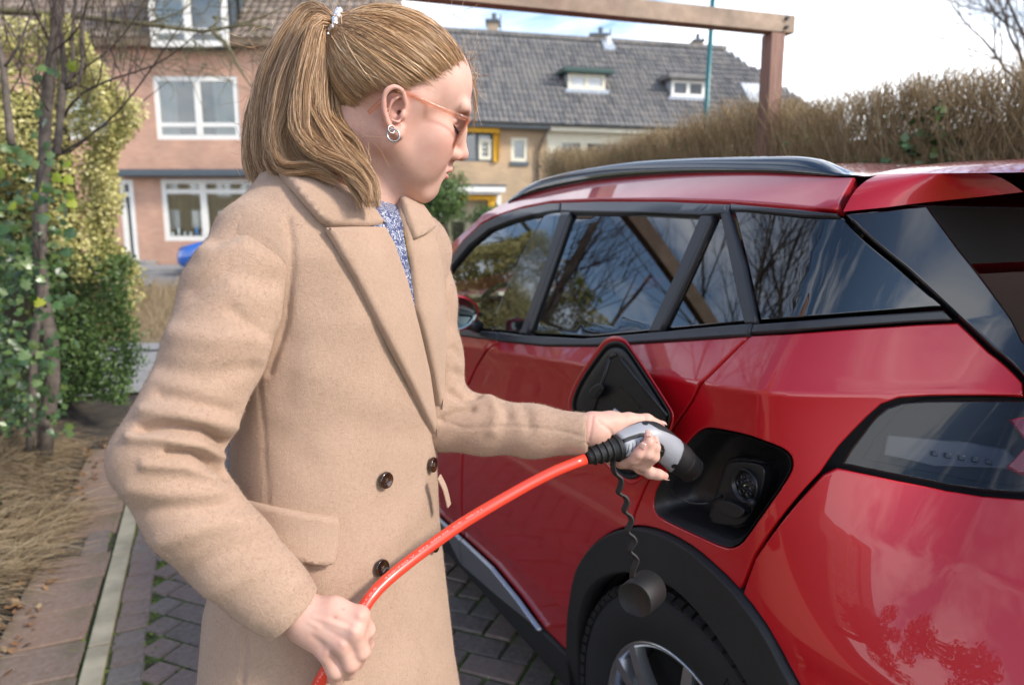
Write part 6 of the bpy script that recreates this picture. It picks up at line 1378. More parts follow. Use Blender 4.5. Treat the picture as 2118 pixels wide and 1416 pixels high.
# ---------------- trousers and shoes below the coat (outside the picture)
M_trs = plain('dark_trousers', (.02, .022, .03), .85); M_shoe = plain('black_shoe', (.012, .011, .011), .4)
hip = P(670, 1416, 1.07)
for sg in (-1, 1):
    b = hip+GX*.085*sg; V, F = tube_geo([b+[0, 0, -.05], b*[1, 1, 0]+[0, 0, .5], b*[1, 1, 0]+[0, 0, .1]], [.085, .062, .052], 14); mk('trouser_leg', V, F, M_trs, person, True)
    f = b*[1, 1, 0]; V, F = tube_geo(catmull(np.array([f-FX*.06+[0, 0, .06], f+[0, 0, .07], f+FX*.09+[0, 0, .05], f+FX*.175+[0, 0, .03]]), 10), [(.036, .06)]*3+[(.04, .055)]*3+[(.042, .035)]*3+[(.02, .02)], 14); V = np.array(V); V[:, 2] = np.maximum(V[:, 2], .004); mk('shoe', V, F, M_shoe, person, True)
# ---------------- body: head, neck, trunk, arms, hands as one mesh
def build_head():
    f = Field((-.125, -.115, -.20), (.145, .115, .145), .0021)
    f.ell((-.004, 0, .046), (.093, .073, .080), .01); f.ell((.047, 0, .052), (.043, .060, .046), .03)
    f.ell((.048, 0, -.022), (.052, .053, .070), .03)
    for s in (-1, 1):
        f.cap((.006, .056*s, -.040), (.072, .024*s, -.086), .014, .014, .035); f.cap((.008, .058*s, -.03), (.02, .062*s, .02), .012, .012, .03)
        f.ell((.063, .046*s, -.008), (.023, .019, .019), .022); f.ell((.060, .044*s, -.035), (.026, .018, .03), .03)
        f.cap((.084, .046*s, .040), (.094, .014*s, .037), .008, .008, .014)
    f.cap((.080, -.010, -.084), (.080, .010, -.084), .0165, None, .02); f.ell((.078, 0, -.06), (.022, .03, .02), .02)
    for s in (-1, 1):
        f.ell((.0965, .038*s, .020), (.019, .022, .0125), .010, cut=True)
        f.ell((.0705, .0325*s, .020), (.0140, .0150, .0130), .003)
        f.cap((.0850, .020*s, .0215), (.0800, .047*s, .0185), .0024, .002, .005)      # lid roll
        f.cap((.0850, .021*s, .010), (.0805, .045*s, .0095), .0020, .002, .006)
    # nose
    f.cap((.092, 0, .030), (.100, 0, .012), .0075, .0075, .014); f.cap((.100, 0, .012), (.1135, 0, -.016), .0075, .0085, .010); f.ell((.1145, 0, -.0195), (.0095, .0095, .0085), .008)
    for s in (-1, 1): f.ell((.1035, .0125*s, -.0235), (.0095, .0062, .0075), .007); f.cap((.1075, .0065*s, -.0315), (.1085, .0068*s, -.024), .0034, .0026, .003, cut=True)
    f.cap((.1015, 0, -.030), (.1045, 0, -.043), .0045, .0045, .010)
    # lips
    for s in (-1, 1): f.cap((.1052, .004*s, -.0455), (.0965, .0205*s, -.0500), .0048, .0022, .004); f.cap((.1035, .003*s, -.0572), (.0955, .0185*s, -.0530), .0056, .0025, .004)
    f.cap((.112, 0, -.0512), (.106, 0, -.0512), .0012, .0012, .003, cut=True)
    for s in (-1, 1): f.cap((.1075, .002*s, -.0510), (.0975, .019*s, -.0510), .0012, .0010, .003, cut=True)
    f.ell((.104, 0, -.0685), (.009, .02, .006), .008, cut=True)
    # neck
    nbh = W2H(P(735, 500, 1.035)); f.cap((-.030, 0, -.045), nbh*.62+np.array([-.030, 0, -.045])*.38, .052, .052, .025); f.cap((.01, 0, -.06), nbh*.6+np.array([.02, 0, -.02]), .035, .04, .03)
    # ears
    ct, st = math.cos(.356), math.sin(.356)
    for s in (-1, 1):
        def E(x, z, y=0): x, z = x*.84+.0005, z*.92-.001; return np.array([x*ct-z*st-.0, s*(.076+y*.95), x*st+z*ct+.002])   # ear drawn upright in the picture
        f.ell(E(-.004, .002, -.004), (.016, .006, .026), .006)
        hel = [E(.006, .000, .002), E(.010, .014, .006), E(.005, .027, .009), E(-.006, .031, .011), E(-.017, .026, .012), E(-.0215, .012, .012), E(-.0205, -.004, .011), E(-.014, -.019, .009), E(-.006, -.027, .007)]
        f.chain([*catmull(np.array(hel), 34)], [.0034]*34, .0015)
        f.chain([E(-.006, -.027, .007), E(.001, -.0315, .006), E(.005, -.024, .005)], [.0058, .0058, .005], .005)
        an = catmull(np.array([E(.001, .020, .008), E(-.008, .013, .009), E(-.0115, .001, .009), E(-.007, -.011, .009), E(.001, -.014, .008)]), 26); f.chain([*an], [.0027]*26, .0015)
        f.ell(E(-.001, .000, .010), (.0085, .009, .0115), .004, cut=True); f.cap(E(.004, -.003, .008), E(.003, -.003, -.01), .0036, .003, .003, cut=True)
        f.ell(E(.007, -.006, .005), (.0042, .0045, .006), .004); f.cap(E(-.002, .022, .013), E(-.014, .016, .0145), .0042, .003, .004, cut=True)
    V, F = f.mesh(); V = relax(V, F, 2, .4)
    def g(c, r): return np.exp(-(((V-np.array(c))/np.array(r))**2).sum(1))
    T = np.zeros((len(V), 4)); T[:, 3] = 1
    lip = np.maximum(g((.104, 0, -.0465), (.012, .017, .0042)), g((.103, 0, -.0565), (.012, .016, .0055))); T[:, 0] = np.clip(lip*2.2-.5, 0, 1)*.85
    T[:, 1] = np.clip(.55*g((.112, 0, -.022), (.016, .02, .016))+.45*(g((.072, -.05, -.012), (.035, .03, .03))+g((.072, .05, -.012), (.035, .03, .03)))+.5*(g((-.005, -.084, .0), (.03, .02, .045))+g((-.005, .084, 0), (.03, .02, .045)))+.25*g((.09, 0, -.085), (.02, .02, .02)), 0, 1)
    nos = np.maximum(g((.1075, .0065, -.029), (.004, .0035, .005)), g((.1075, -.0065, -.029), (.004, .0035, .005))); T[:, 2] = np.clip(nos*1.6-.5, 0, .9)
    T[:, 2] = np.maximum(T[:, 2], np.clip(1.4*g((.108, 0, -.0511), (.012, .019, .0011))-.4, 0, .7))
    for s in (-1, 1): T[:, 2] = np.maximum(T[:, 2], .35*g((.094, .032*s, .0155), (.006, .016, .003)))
    return H2W(V), F, T
hV, hF, hT = build_head()
def hand_field(lo, hi, caps, h=.0016):
    f = Field(lo, hi, h)
    for pts, rs, k in caps: f.chain([P(*p) for p in pts], rs, k)
    V, F = f.mesh(); return relax(V, F, 1, .4), F
near = [([(596, 1250, .850), (640, 1283, .852)], [.024, .025], .01),
        ([(638, 1262, .852), (690, 1262, .846), (744, 1272, .842)], [.017, .0145, .0115], .012), ([(636, 1272, .848), (733, 1304, .833)], [.017, .0115], .012), ([(632, 1285, .848), (707, 1330, .834)], [.0165, .0112], .012), ([(626, 1298, .851), (674, 1346, .841)], [.0155, .0108], .012),
        ([(744, 1272, .842), (758, 1302, .856), (757, 1332, .874), (742, 1346, .886)], [.0108, .0098, .0088, .0078], .005), ([(733, 1304, .833), (747, 1346, .845), (741, 1364, .864), (722, 1364, .882)], [.0112, .0100, .0092, .0082], .005),
        ([(707, 1330, .834), (725, 1370, .843), (722, 1387, .862), (702, 1384, .880)], [.0110, .0102, .0092, .008], .005), ([(674, 1346, .841), (694, 1383, .846), (696, 1398, .862), (680, 1398, .878)], [.0112, .0108, .0094, .008], .005),
        ([(650, 1272, .862), (700, 1300, .886), (738, 1325, .893), (757, 1345, .890)], [.014, .0115, .0095, .0072], .008)]
left = [([(1196, 893, 1.088), (1226, 886, 1.092)], [.0215, .022], .01), ([(1226, 882, 1.09), (1262, 876, 1.10), (1300, 870, 1.112)], [.021, .0175, .0125], .012), ([(1300, 869, 1.113), (1338, 868.5, 1.122), (1366, 879, 1.130)], [.0118, .0094, .0072], .006),
        ([(1226, 892, 1.095), (1280, 915, 1.15), (1320, 940, 1.165)], [.022, .02, .018], .015), ([(1232, 905, 1.10), (1262, 940, 1.125)], [.018, .014], .012),
        ([(1262, 944, 1.125), (1290, 954, 1.098), (1312, 948, 1.078), (1320, 938, 1.070), (1329, 922, 1.066)], [.011, .0092, .0084, .0078, .0062], .005),
        ([(1285, 955, 1.135), (1315, 957, 1.095), (1338, 938, 1.072), (1342, 915, 1.069), (1341, 899, 1.071)], [.011, .0092, .0085, .0078, .0062], .004),
        ([(1300, 955, 1.145), (1332, 962, 1.098), (1352, 944, 1.080), (1355, 925, 1.077), (1355, 911, 1.078)], [.011, .0094, .0086, .0078, .0062], .004),
        ([(1310, 950, 1.15), (1325, 966, 1.115), (1345, 977, 1.100), (1362, 981, 1.098), (1375, 984, 1.101)], [.011, .0098, .0088, .0078, .0060], .005)]
def bbox(caps): q = np.array([P(*p) for c in caps for p in c[0]]); return q.min(0)-.03, q.max(0)+.03
nV, nF = hand_field(*bbox(near), near); lV, lF = hand_field(*bbox(left), left)
nV = folds(nV, nF, [([(690, 1278), (722, 1292)], 1.2, 7), ([(668, 1300), (700, 1318)], 1.2, 7), ([(648, 1318), (668, 1332)], 1.0, 7), ([(640, 1285), (700, 1320)], -.8, 6), ([(648, 1275), (725, 1300)], -.8, 6), ([(744, 1272), (746, 1274)], -1.4, 8), ([(733, 1305), (735, 1306)], -1.4, 8), ([(708, 1331), (710, 1332)], -1.4, 8), ([(676, 1347), (678, 1348)], -1.2, 8)])
lV = folds(lV, lF, [([(1238, 870), (1262, 890), (1268, 905)], 1.6, 4), ([(1226, 860), (1222, 890), (1218, 910)], 1, 3), ([(1262, 868), (1300, 876)], -.8, 8), ([(1333, 858), (1336, 878)], .7, 2.5)])
tf = Field((-.5, .72, .74), (.2, 1.35, 1.50), .014)
tf.ell(P(690, 760, 1.03), (.11, .11, .22), .05); tf.ell(P(680, 1180, 1.07), (.12, .12, .16), .08); tf.cap(P(690, 560, 1.02), P(735, 480, 1.035), .06, .05, .05)
for pts, r in (([(600, 520, .95), (520, 520, .905), (330, 948, .812), (600, 1255, .85)], .032), ([(800, 520, 1.1), (858, 520, 1.13), (905, 862, 1.12), (1200, 893, 1.088)], .028)): tf.chain([P(*p) for p in pts], [r*1.3, r*1.3, r, r*.8], .03)
tV, tF = tf.mesh(); tV = relax(tV, tF, 2)
V, F = join_geo([(hV, hF), (nV, nF), (lV, lF), (tV, tF)])
body = mk('body', V, F, M_skin, person, True)
ca = body.data.color_attributes.new('tint', 'FLOAT_COLOR', 'POINT'); T = np.zeros((len(V), 4), np.float32); T[:, 3] = 1; T[:len(hV)] = hT
def redden(c, r, a): T[:, 1] = np.maximum(T[:, 1], a*np.exp(-(((V-c)/r)**2).sum(1)))
for q in ((745, 1271, .838), (734, 1304, .83), (708, 1330, .83), (676, 1346, .836), (745, 1344, .842), (724, 1370, .84)): redden(P(*q), .011, .3)
for q in ((1341, 899, 1.066), (1355, 911, 1.073), (1329, 922, 1.061), (1375, 984, 1.096), (1366, 879, 1.125)): redden(P(*q), .009, .5)
redden(P(1235, 888, 1.075), .02, .22)
ca.data.foreach_set('color', T.ravel())
# nails
M_nail = plain('nail', (.66, .40, .33), .22, var=.04, coat=.4)
def nail(a, b, r, view=None):
    a, b = P(*a), P(*b); d = norm(b-a); n = norm(CC-b) if view is None else norm(view); n = norm(n-d*(n@d)); x = np.cross(n, d); V = []; c = b+n*r*.86
    for j in range(6):
        for i in range(5): ang = (i/4-.5)*1.7; yy = (-.62+1.45*j/5); V.append(c+d*r*(yy)+x*r*.80*math.sin(ang)*(1-.25*max(0, yy-.55))+n*r*(.26*math.cos(ang)-.12-.10*yy*yy))
    F = [(j*5+i, j*5+i+1, j*5+i+6, j*5+i+5) for j in range(5) for i in range(4)]; o = mk('nail', V, F, M_nail, body, True); s = o.modifiers.new('s', 'SOLIDIFY'); s.thickness = .0006
nail((1342, 915, 1.069), (1341, 897, 1.071), .0070); nail((1355, 925, 1.077), (1355, 909, 1.078), .0070); nail((1320, 938, 1.070), (1330, 920, 1.066), .0066); nail((1362, 981, 1.098), (1377, 984, 1.101), .0060, [-.2, -.6, -1]); nail((1340, 868, 1.122), (1368, 879, 1.130), .0066, [.4, -.4, 1]); nail((738, 1325, .893), (757, 1347, .888), .0066, [.7, -.7, .3])
# ---------------- shirt collar round the neck
nk = [P(742, 470, 1.025), P(750, 440, 1.02), P(756, 412, 1.015)]; V, F = tube_geo(catmull(np.array(nk), 8), np.linspace(.066, .060, 8), 40, False); mk('shirt_collar', V, F, M_shirt, person, True).modifiers.new('s', 'SOLIDIFY').thickness = .003
# wool fuzz: short fibres standing off the coat and sleeves
def fuzz(o, n, L, r):
    me = o.data; V = np.zeros(len(me.vertices)*3); me.vertices.foreach_get('co', V); V = V.reshape(-1, 3); nq = len(me.polygons); F = np.zeros(nq*4, int); me.polygons.foreach_get('vertices', F); F = F.reshape(-1, 4); N = vnorm(V, F)
    c = V[F].mean(1); pr = proj(c); vis = (pr[:, 0] > 150) & (pr[:, 0] < 1300) & (pr[:, 1] < 1450) & ((N[F[:, 0]]*norm(CC-c)).sum(1) > -.25); F = F[vis]
    k = rng.integers(0, len(F), n); w = rng.dirichlet([1, 1, 1, 1], n); b = (V[F[k]]*w[:, :, None]).sum(1); nn = norm((N[F[k]]*w[:, :, None]).sum(1)); d = norm(nn*.55+rng.normal(0, .5, (n, 3))); l = rng.uniform(.4, 1.2, (n, 1))*L
    Pn = np.stack([b-nn*.0003, b+d*l*.5, b+norm(d+rng.normal(0, .4, (n, 3)))*l], 1); V_, F_ = tubes(Pn, np.tile([r, r, r*.6], (n, 1)), 3); mk('wool_fuzz', V_, F_, M_fuzz, o, True, kind='stuff')
M_fuzz = island('wool_fibre', [(0, (.30, .19, .135)), (.5, (.44, .29, .215)), (1, (.62, .46, .36))], .9)
for o_ in [coat]+[c for c in coat.children if c.name.startswith('sleeve')]: fuzz(o_, 30000 if o_ is coat else 17000, .0032, .00009)
# ================================================================ HAIR, GLASSES, EARRINGS
def hair_mat():
    t = NT('honey_hair'); r = t.rnd(True); n = t.noise(34, 4, .6)
    c = t.ramp(r, [(0, (.14, .065, .025)), (.3, (.34, .175, .072)), (.6, (.55, .315, .145)), (.85, (.68, .435, .23)), (1, (.80, .58, .37))])
    t.set(Base_Color=c, Roughness=.36, Sheen_Weight=.1); t.b.inputs['Specular IOR Level'].default_value = .6; return t.m
M_hair = hair_mat(); M_scalp = plain('hair_base', (.10, .058, .03), .6, var=.4, scale=60)
TIE = min((np.array([-.002, -.004, .042])+np.array([-math.sin(a)*.0985, 0, math.cos(a)*.0875])*1.03 for a in np.linspace(.2, 2.2, 120)), key=lambda p: abs(proj([H2W(p)])[0][0]-696))                                     # ponytail tie, in head coordinates
def scalp(dirs, off=0.):
    """point on the hair-covered skull in a direction from its centre"""
    c = np.array([-.002, 0, .042]); r = np.array([.0975, .0780, .0835])+off; k = 1/np.sqrt(((dirs/r)**2).sum(-1, keepdims=True)); p = c+dirs*k
    fb = np.array([.052, 0, .055]); return p
def hairline_dirs():
    pts = [(966, 142), (938, 143), (908, 152), (882, 162), (858, 172), (838, 178), (815, 176), (795, 180), (770, 186), (748, 196), (735, 220), (730, 245)]
    out = []
    for u, v in pts:                                                       # hit the near side of the skull
        o = W2H(CC); d = norm(W2H(CC+PD(u, v))-o); c = np.array([-.002, 0, .042]); r = np.array([.0985, .0785, .0875]); a = (o-c)/r; b = d/r; A = b@b; B = a@b; C_ = a@a-1; D_ = max(B*B-A*C_, 0); t_ = (-B-math.sqrt(D_))/A; out.append(norm(o+d*t_-c))
    return np.array(out)
hl_d = catmull(hairline_dirs(), 60); td = norm(TIE-np.array([-.002, 0, .042]))
hair = None
def slerp(a, b, t):
    om = np.arccos(np.clip((a*b).sum(-1, keepdims=True), -1, 1)); return (np.sin((1-t)*om)*a+np.sin(t*om)*b)/(np.sin(om)+1e-6)
strP = []; strR = []
def scalp_strands(n, far):
    K = 12; i = rng.random(n)*59; i0 = i.astype(int); a = norm(hl_d[i0]+(hl_d[np.minimum(i0+1, 59)]-hl_d[i0])*(i-i0)[:, None])
    if far: a = a*[1, -1, 1]
    st = rng.random(n)**2.2*.79-.05*rng.exponential(.7, n)*rng.random(n); a = norm(slerp(a, np.tile(td, (n, 1)), st[:, None])+rng.normal(0, .018, (n, 3)))
    tt = np.linspace(0, 1, K); P_ = []
    lift = rng.uniform(-.001, .0035, n); lk = np.sin(i*1.15+st*2)*.0022+np.sin(i*2.9)*.0012
    e = norm(td+rng.normal(0, .055, (n, 3)))
    w1, w2 = rng.normal(0, .011, (n, 3)), rng.normal(0, .006, (n, 3)); ph_ = rng.uniform(0, 6.28, (n, 1))
    for t_ in tt:
        d = norm(slerp(a, e, np.full((n, 1), t_))+w1*math.sin(t_*math.pi)*np.sin(ph_+t_*2)+w2*np.sin(ph_*2+t_*9)*math.sin(t_*math.pi)); sag = math.sin(t_*math.pi); p = scalp(d)+d*((lift+lk*sag+.004*sag+.010*t_**6)[:, None]); p = p+rng.normal(0, .0003, (n, 3)); P_.append(p)
    strP.append(H2W(np.stack(P_, 1))); strR.append(np.tile(np.r_[.00010, .00026, np.full(K-2, .00036)], (n, 1))*rng.uniform(.7, 1.3, (n, 1)))
scalp_strands(8500, False); scalp_strands(2500, True)
# base layer under the strands
def hair_base():
    f = Field((-.12, -.1, -.03), (.12, .1, .16), .004); f.ell((-.002, 0, .042), (.0975, .0775, .0865), 0)
    V, F = f.mesh(); c = V[F].mean(1); dirs = norm(c-np.array([-.002, 0, .042])); m = np.abs(dirs[:, 1:2]); q = dirs*[1, -1, 1]; q = np.where(dirs[:, 1:2] > 0, q, dirs)
    near_i = np.argmax(q@hl_d.T, axis=1); hd = hl_d[near_i]; keep = (q@td) > (hd*td).sum(1)+.10; F = F[keep]; u = np.unique(F); r = np.full(len(V), -1); r[u] = np.arange(len(u)); return H2W(V[u]), r[F]
V, F = hair_base(); hair = mk('hair', V, F, M_scalp, person, True)
# ponytail and loose locks: guide lines in the picture with their distance
TW = H2W(TIE); TD = proj([TW])[0]
guides = [  # (points, d start, d end, radius px, strands, wave)
 ([(642, 30), (594, 78), (552, 160), (526, 260), (518, 335), (532, 385)], 1.0, .99, 17, 420, 5), ([(647, 30), (604, 78), (566, 150), (545, 245), (540, 330), (560, 380)], .975, .95, 22, 460, 5),
 ([(653, 37), (620, 90), (592, 170), (570, 260), (562, 330), (585, 372)], .955, .925, 24, 460, 6), ([(656, 42), (632, 100), (612, 190), (600, 265), (598, 320), (622, 352)], .945, .905, 24, 420, 6),
 ([(660, 44), (645, 110), (632, 190), (628, 250), (640, 300), (672, 345)], .935, .895, 22, 420, 6), ([(664, 50), (655, 120), (648, 190), (652, 245), (685, 300), (722, 350), (748, 400), (755, 430)], .925, .880, 20, 460, 7),
 ([(668, 56), (662, 125), (655, 195), (664, 250), (705, 300), (745, 345), (770, 385), (778, 428)], .918, .885, 15, 360, 6), ([(660, 44), (640, 120), (622, 210), (626, 280), (665, 320), (715, 345), (752, 382), (765, 415)], .905, .868, 16, 360, 7),
 ([(652, 42), (610, 120), (580, 220), (566, 300), (590, 350), (650, 352), (700, 372)], .925, .885, 16, 300, 7), ([(666, 48), (672, 110), (668, 180), (672, 240), (700, 275), (735, 300), (760, 350)], .945, .91, 16, 260, 4),
 ([(644, 34), (582, 85), (535, 190), (508, 290), (512, 350), (520, 372)], 1.02, 1.02, 14, 220, 6), ([(664, 60), (640, 150), (618, 230), (612, 290), (632, 328), (672, 345)], .945, .90, 20, 300, 5), ([(664, 60), (650, 160), (640, 250), (655, 300), (690, 335)], .955, .925, 22, 300, 4), ([(700, 62), (688, 130), (690, 200), (700, 250), (730, 290), (752, 330)], .95, .925, 14, 200, 4)]
def lock(px, d0, d1, rad, n, wave, K=19, tiec=True, r0=.00029):
    pts = [(TD[0], TD[1], TD[2])] if tiec else []; k_ = len(px); pts += [(u, v, d0+(d1-d0)*i/(k_-1)) for i, (u, v) in enumerate(px)]
    g = catmull(np.array([P(*p) for p in pts]), K); T = norm(np.gradient(g, axis=0)); b1 = norm(np.cross(T, CF)); b2 = np.cross(T, b1); tt = np.linspace(0, 1, K)
    n = int(n*(2.6 if n > 100 else 1.6)); ncl = max(3, n//42); cl = rng.integers(0, ncl, n); ca_ = rng.uniform(0, 2*math.pi, ncl); cr = np.sqrt(rng.random(ncl)); cph = rng.uniform(0, 6.28, ncl); cend = rng.uniform(.86, 1.0, ncl)
    a = ca_[cl]+rng.normal(0, .34, n); rr = np.clip(cr[cl]+rng.normal(0, .24, n), 0, 1.35); rd = rad/FPX*.95; prof = np.interp(tt, [0, .08, .3, .7, 1], [.42, .62, 1, .95, .42])
    end = np.clip(cend[cl]+rng.normal(0, .04, n), .6, 1.0)
    P_ = np.zeros((n, K, 3))
    for k in range(K):
        tk = tt[k]*end; idx = tk*(K-1); i0 = np.minimum(idx.astype(int), K-2); fr = (idx-i0)[:, None]; c = g[i0]*(1-fr)+g[i0+1]*fr; ph = cph[cl]+tk*wave*2.2
        o1 = rr*np.cos(a+.5*tk)*rd*prof[k]+np.sin(ph)*.0032*tk*(wave/5)+rng.normal(0, .00022, n); o2 = rr*np.sin(a+.5*tk)*rd*1.15*prof[k]+np.cos(ph)*.003*tk
        P_[:, k] = c+b1[i0]*o1[:, None]+b2[i0]*o2[:, None]
    strP.append(P_); strR.append(np.tile(np.interp(tt, [0, .1, .8, 1], [r0*.9, r0, r0*.85, r0*.35]), (n, 1))*rng.uniform(.7, 1.35, (n, 1)))
for g in guides: lock(*g)
# loose lock over the ear, wisps at the temple and forehead, flyaways
lock([(712, 60), (720, 110), (735, 150), (770, 165), (805, 174), (836, 190)], .925, .893, 7, 90, 3, tiec=False)
lock([(858, 60), (905, 90), (950, 125), (975, 160), (985, 200), (983, 250), (975, 280)], .985, 1.0, 5, 14, 4, tiec=False, r0=.0004)
lock([(900, 90), (955, 130), (980, 175), (984, 230), (995, 262)], .985, 1.0, 4, 8, 4, tiec=False, r0=.00038)
lock([(870, 150), (850, 172), (835, 195), (838, 225)], .93, .925, 8, 22, 3, tiec=False, r0=.0003)
lock([(885, 148), (912, 168), (930, 165), (955, 150)], .94, .97, 8, 18, 3, tiec=False, r0=.0003)
for q_ in range(26):
    f_ = q_/25; u0 = 832+f_*128; v0 = float(np.interp(u0, [832, 858, 882, 908, 938, 966], [180, 174, 166, 158, 150, 148]))+random.uniform(-4, 8); L_ = random.uniform(30, 70)
    lock([(u0+random.uniform(0, 10), v0+random.uniform(2, 12)), (u0-L_*.35, v0-L_*.12), (u0-L_*.8, v0-L_*.5), (u0-L_*1.2, v0-L_*.9)], .915+.07*f_**1.5, .915+.045*f_, 5, 5, 2, tiec=False, r0=.00022)
hP = []; hR = []
for p, r in zip(strP, strR):
    V, F = tubes(p, r, 3); hP.append((V, F))
V, F = join_geo(hP); mk('hair_strands', V, F, M_hair, hair, True, kind='stuff')
fp_ = []; fr_ = []
for i in range(340):
    u, v, d = random.choice([(random.uniform(640, 960), 20+abs(random.gauss(0, 8)), 1.0), (random.uniform(520, 640), random.uniform(20, 200), 1.0), (random.uniform(505, 560), random.uniform(180, 380), .99), (random.uniform(660, 780), random.uniform(260, 420), .9), (random.uniform(930, 985), random.uniform(110, 180), .99)])
    ang = random.uniform(0, 6.28); pts = []; L = random.uniform(20, 75)
    for k_ in range(8): pts.append(P(u, v, d+random.uniform(-.002, .002))); ang += random.gauss(0, .28); u += math.cos(ang)*L/8; v += math.sin(ang)*L/8-.3
    fp_.append(pts); fr_.append([.00022]*8)
V, F = tubes(np.array(fp_), np.array(fr_), 3); mk('flyaway_hair', V, F, M_hair, hair, True, kind='stuff')
# crystal hair tie
M_cry = NT('crystal'); M_cry.set(Base_Color=(.85, .80, .78), Roughness=.06, Metallic=.55, Coat_Weight=1.); M_cry = M_cry.m
tie = None; ax_t = norm(H2W(TIE+td*.1)-H2W(TIE)); b1 = norm(np.cross(ax_t, CF)); b2 = np.cross(ax_t, b1); m = MB()
V, F = tube_geo([TW-ax_t*.004+(b1*math.cos(a)+b2*math.sin(a))*.0165 for a in np.linspace(0, 6.283, 25)], .004, 8, False); tie = mk('hair_tie', V, F, plain('hair_elastic', (.05, .035, .03), .6), person, True)
for i in range(22):
    a = i*2.399; rr = .013+.009*((i*7) % 5)/5; c = TW+(b1*math.cos(a)+b2*math.sin(a))*rr+ax_t*(.004+.007*((i*3) % 4)/4); q = norm(rng.normal(size=3)); x = norm(np.cross(q, CF)); y = np.cross(q, x)
    V, F = lathe([(0, -.0052), (.0034, -.0028), (.0050, 0), (.0034, .0028), (0, .0052)], 7, frame_M(c, x, y, q)); mk('crystal_bead', V, F, M_cry, tie)
# brows and lashes
def fan(name, base, tip, r, mat):
    Pn = np.stack([base, base*.5+tip*.5+rng.normal(0, .0003, base.shape), tip], 1); V, F = tubes(H2W(Pn), np.tile([r, r*.8, r*.3], (len(base), 1)), 3); return mk(name, V, F, mat, hair, True, kind='stuff')
M_brow = plain('brow_hair', (.20, .125, .075), .6); M_lash = plain('lash', (.022, .014, .011), .5)
for s in (-1, 1):
    n = 130; t_ = rng.random(n); y = s*(.016+.036*t_); x = np.interp(t_, [0, .5, 1], [.1005, .0955, .083]); z = np.interp(t_, [0, .6, 1], [.037, .0425, .0385])+rng.normal(0, .0016, n); b = np.stack([x, y, z], 1); fan('eyebrow', b, b+np.stack([-.004-.003*t_, s*.006+0*t_, .001+.001*rng.random(n)], 1), .00040, M_brow)
    n = 46; t_ = np.linspace(0, 1, n); y = s*(.021+.027*t_); x = np.interp(t_, [0, .4, 1], [.0850, .0855, .0785]); b = np.stack([x, y, .0150-.003*np.sin(t_*3.14)], 1); fan('eyelashes', b, b+np.stack([.0075+0*t_, s*(.001+.0060*t_), -.0062+.0015*np.sin(t_*50)], 1), .00050, M_lash)
    n = 26; t_ = np.linspace(.1, 1, n); y = s*(.021+.026*t_); x = np.interp(t_, [0, .4, 1], [.0845, .0850, .0785]); b = np.stack([x, y, .0115-.002*np.sin(t_*3.14)], 1); fan('eyelashes', b, b+np.stack([.003+0*t_, s*(.0005+.002*t_), -.003+0*t_], 1), .00024, M_lash)
# glasses: clear pink-brown acetate
M_ace = NT('pink_acetate'); M_ace.set(Base_Color=(.62, .30, .20), Roughness=.12, Coat_Weight=.4)
_tr = M_ace.node('ShaderNodeBsdfTransparent'); _tr.inputs[0].default_value = (.97, .82, .75, 1); _ms = M_ace.node('ShaderNodeMixShader'); _ms.inputs[0].default_value = .78
M_ace.link(M_ace.b.outputs[0], _ms.inputs[1]); M_ace.link(_tr.outputs[0], _ms.inputs[2]); M_ace.link(_ms.outputs[0], M_ace.out.inputs[0]); M_ace = M_ace.m
gls = thing('glasses', 'pink-brown clear-framed glasses worn by the woman', 'glasses', tuple(H2W((.10, 0, .02))))
def on_temple(u, v, y):
    o = W2H(CC); d = W2H(CC+PD(u, v))-o; t_ = (y-o[1])/d[1]; return o+d*t_
FRX = lambda y: .1165-1.15*y*y                                           # gentle wrap of the front
A0 = on_temple(972, 249, -.070); fx = A0[0]
def front(y, z): return np.array([fx-.001+.006*(1-(y/.07)**2)-(A0[2]-z)*.16, y, z])
zt, zb = A0[2]+.003, A0[2]-.044
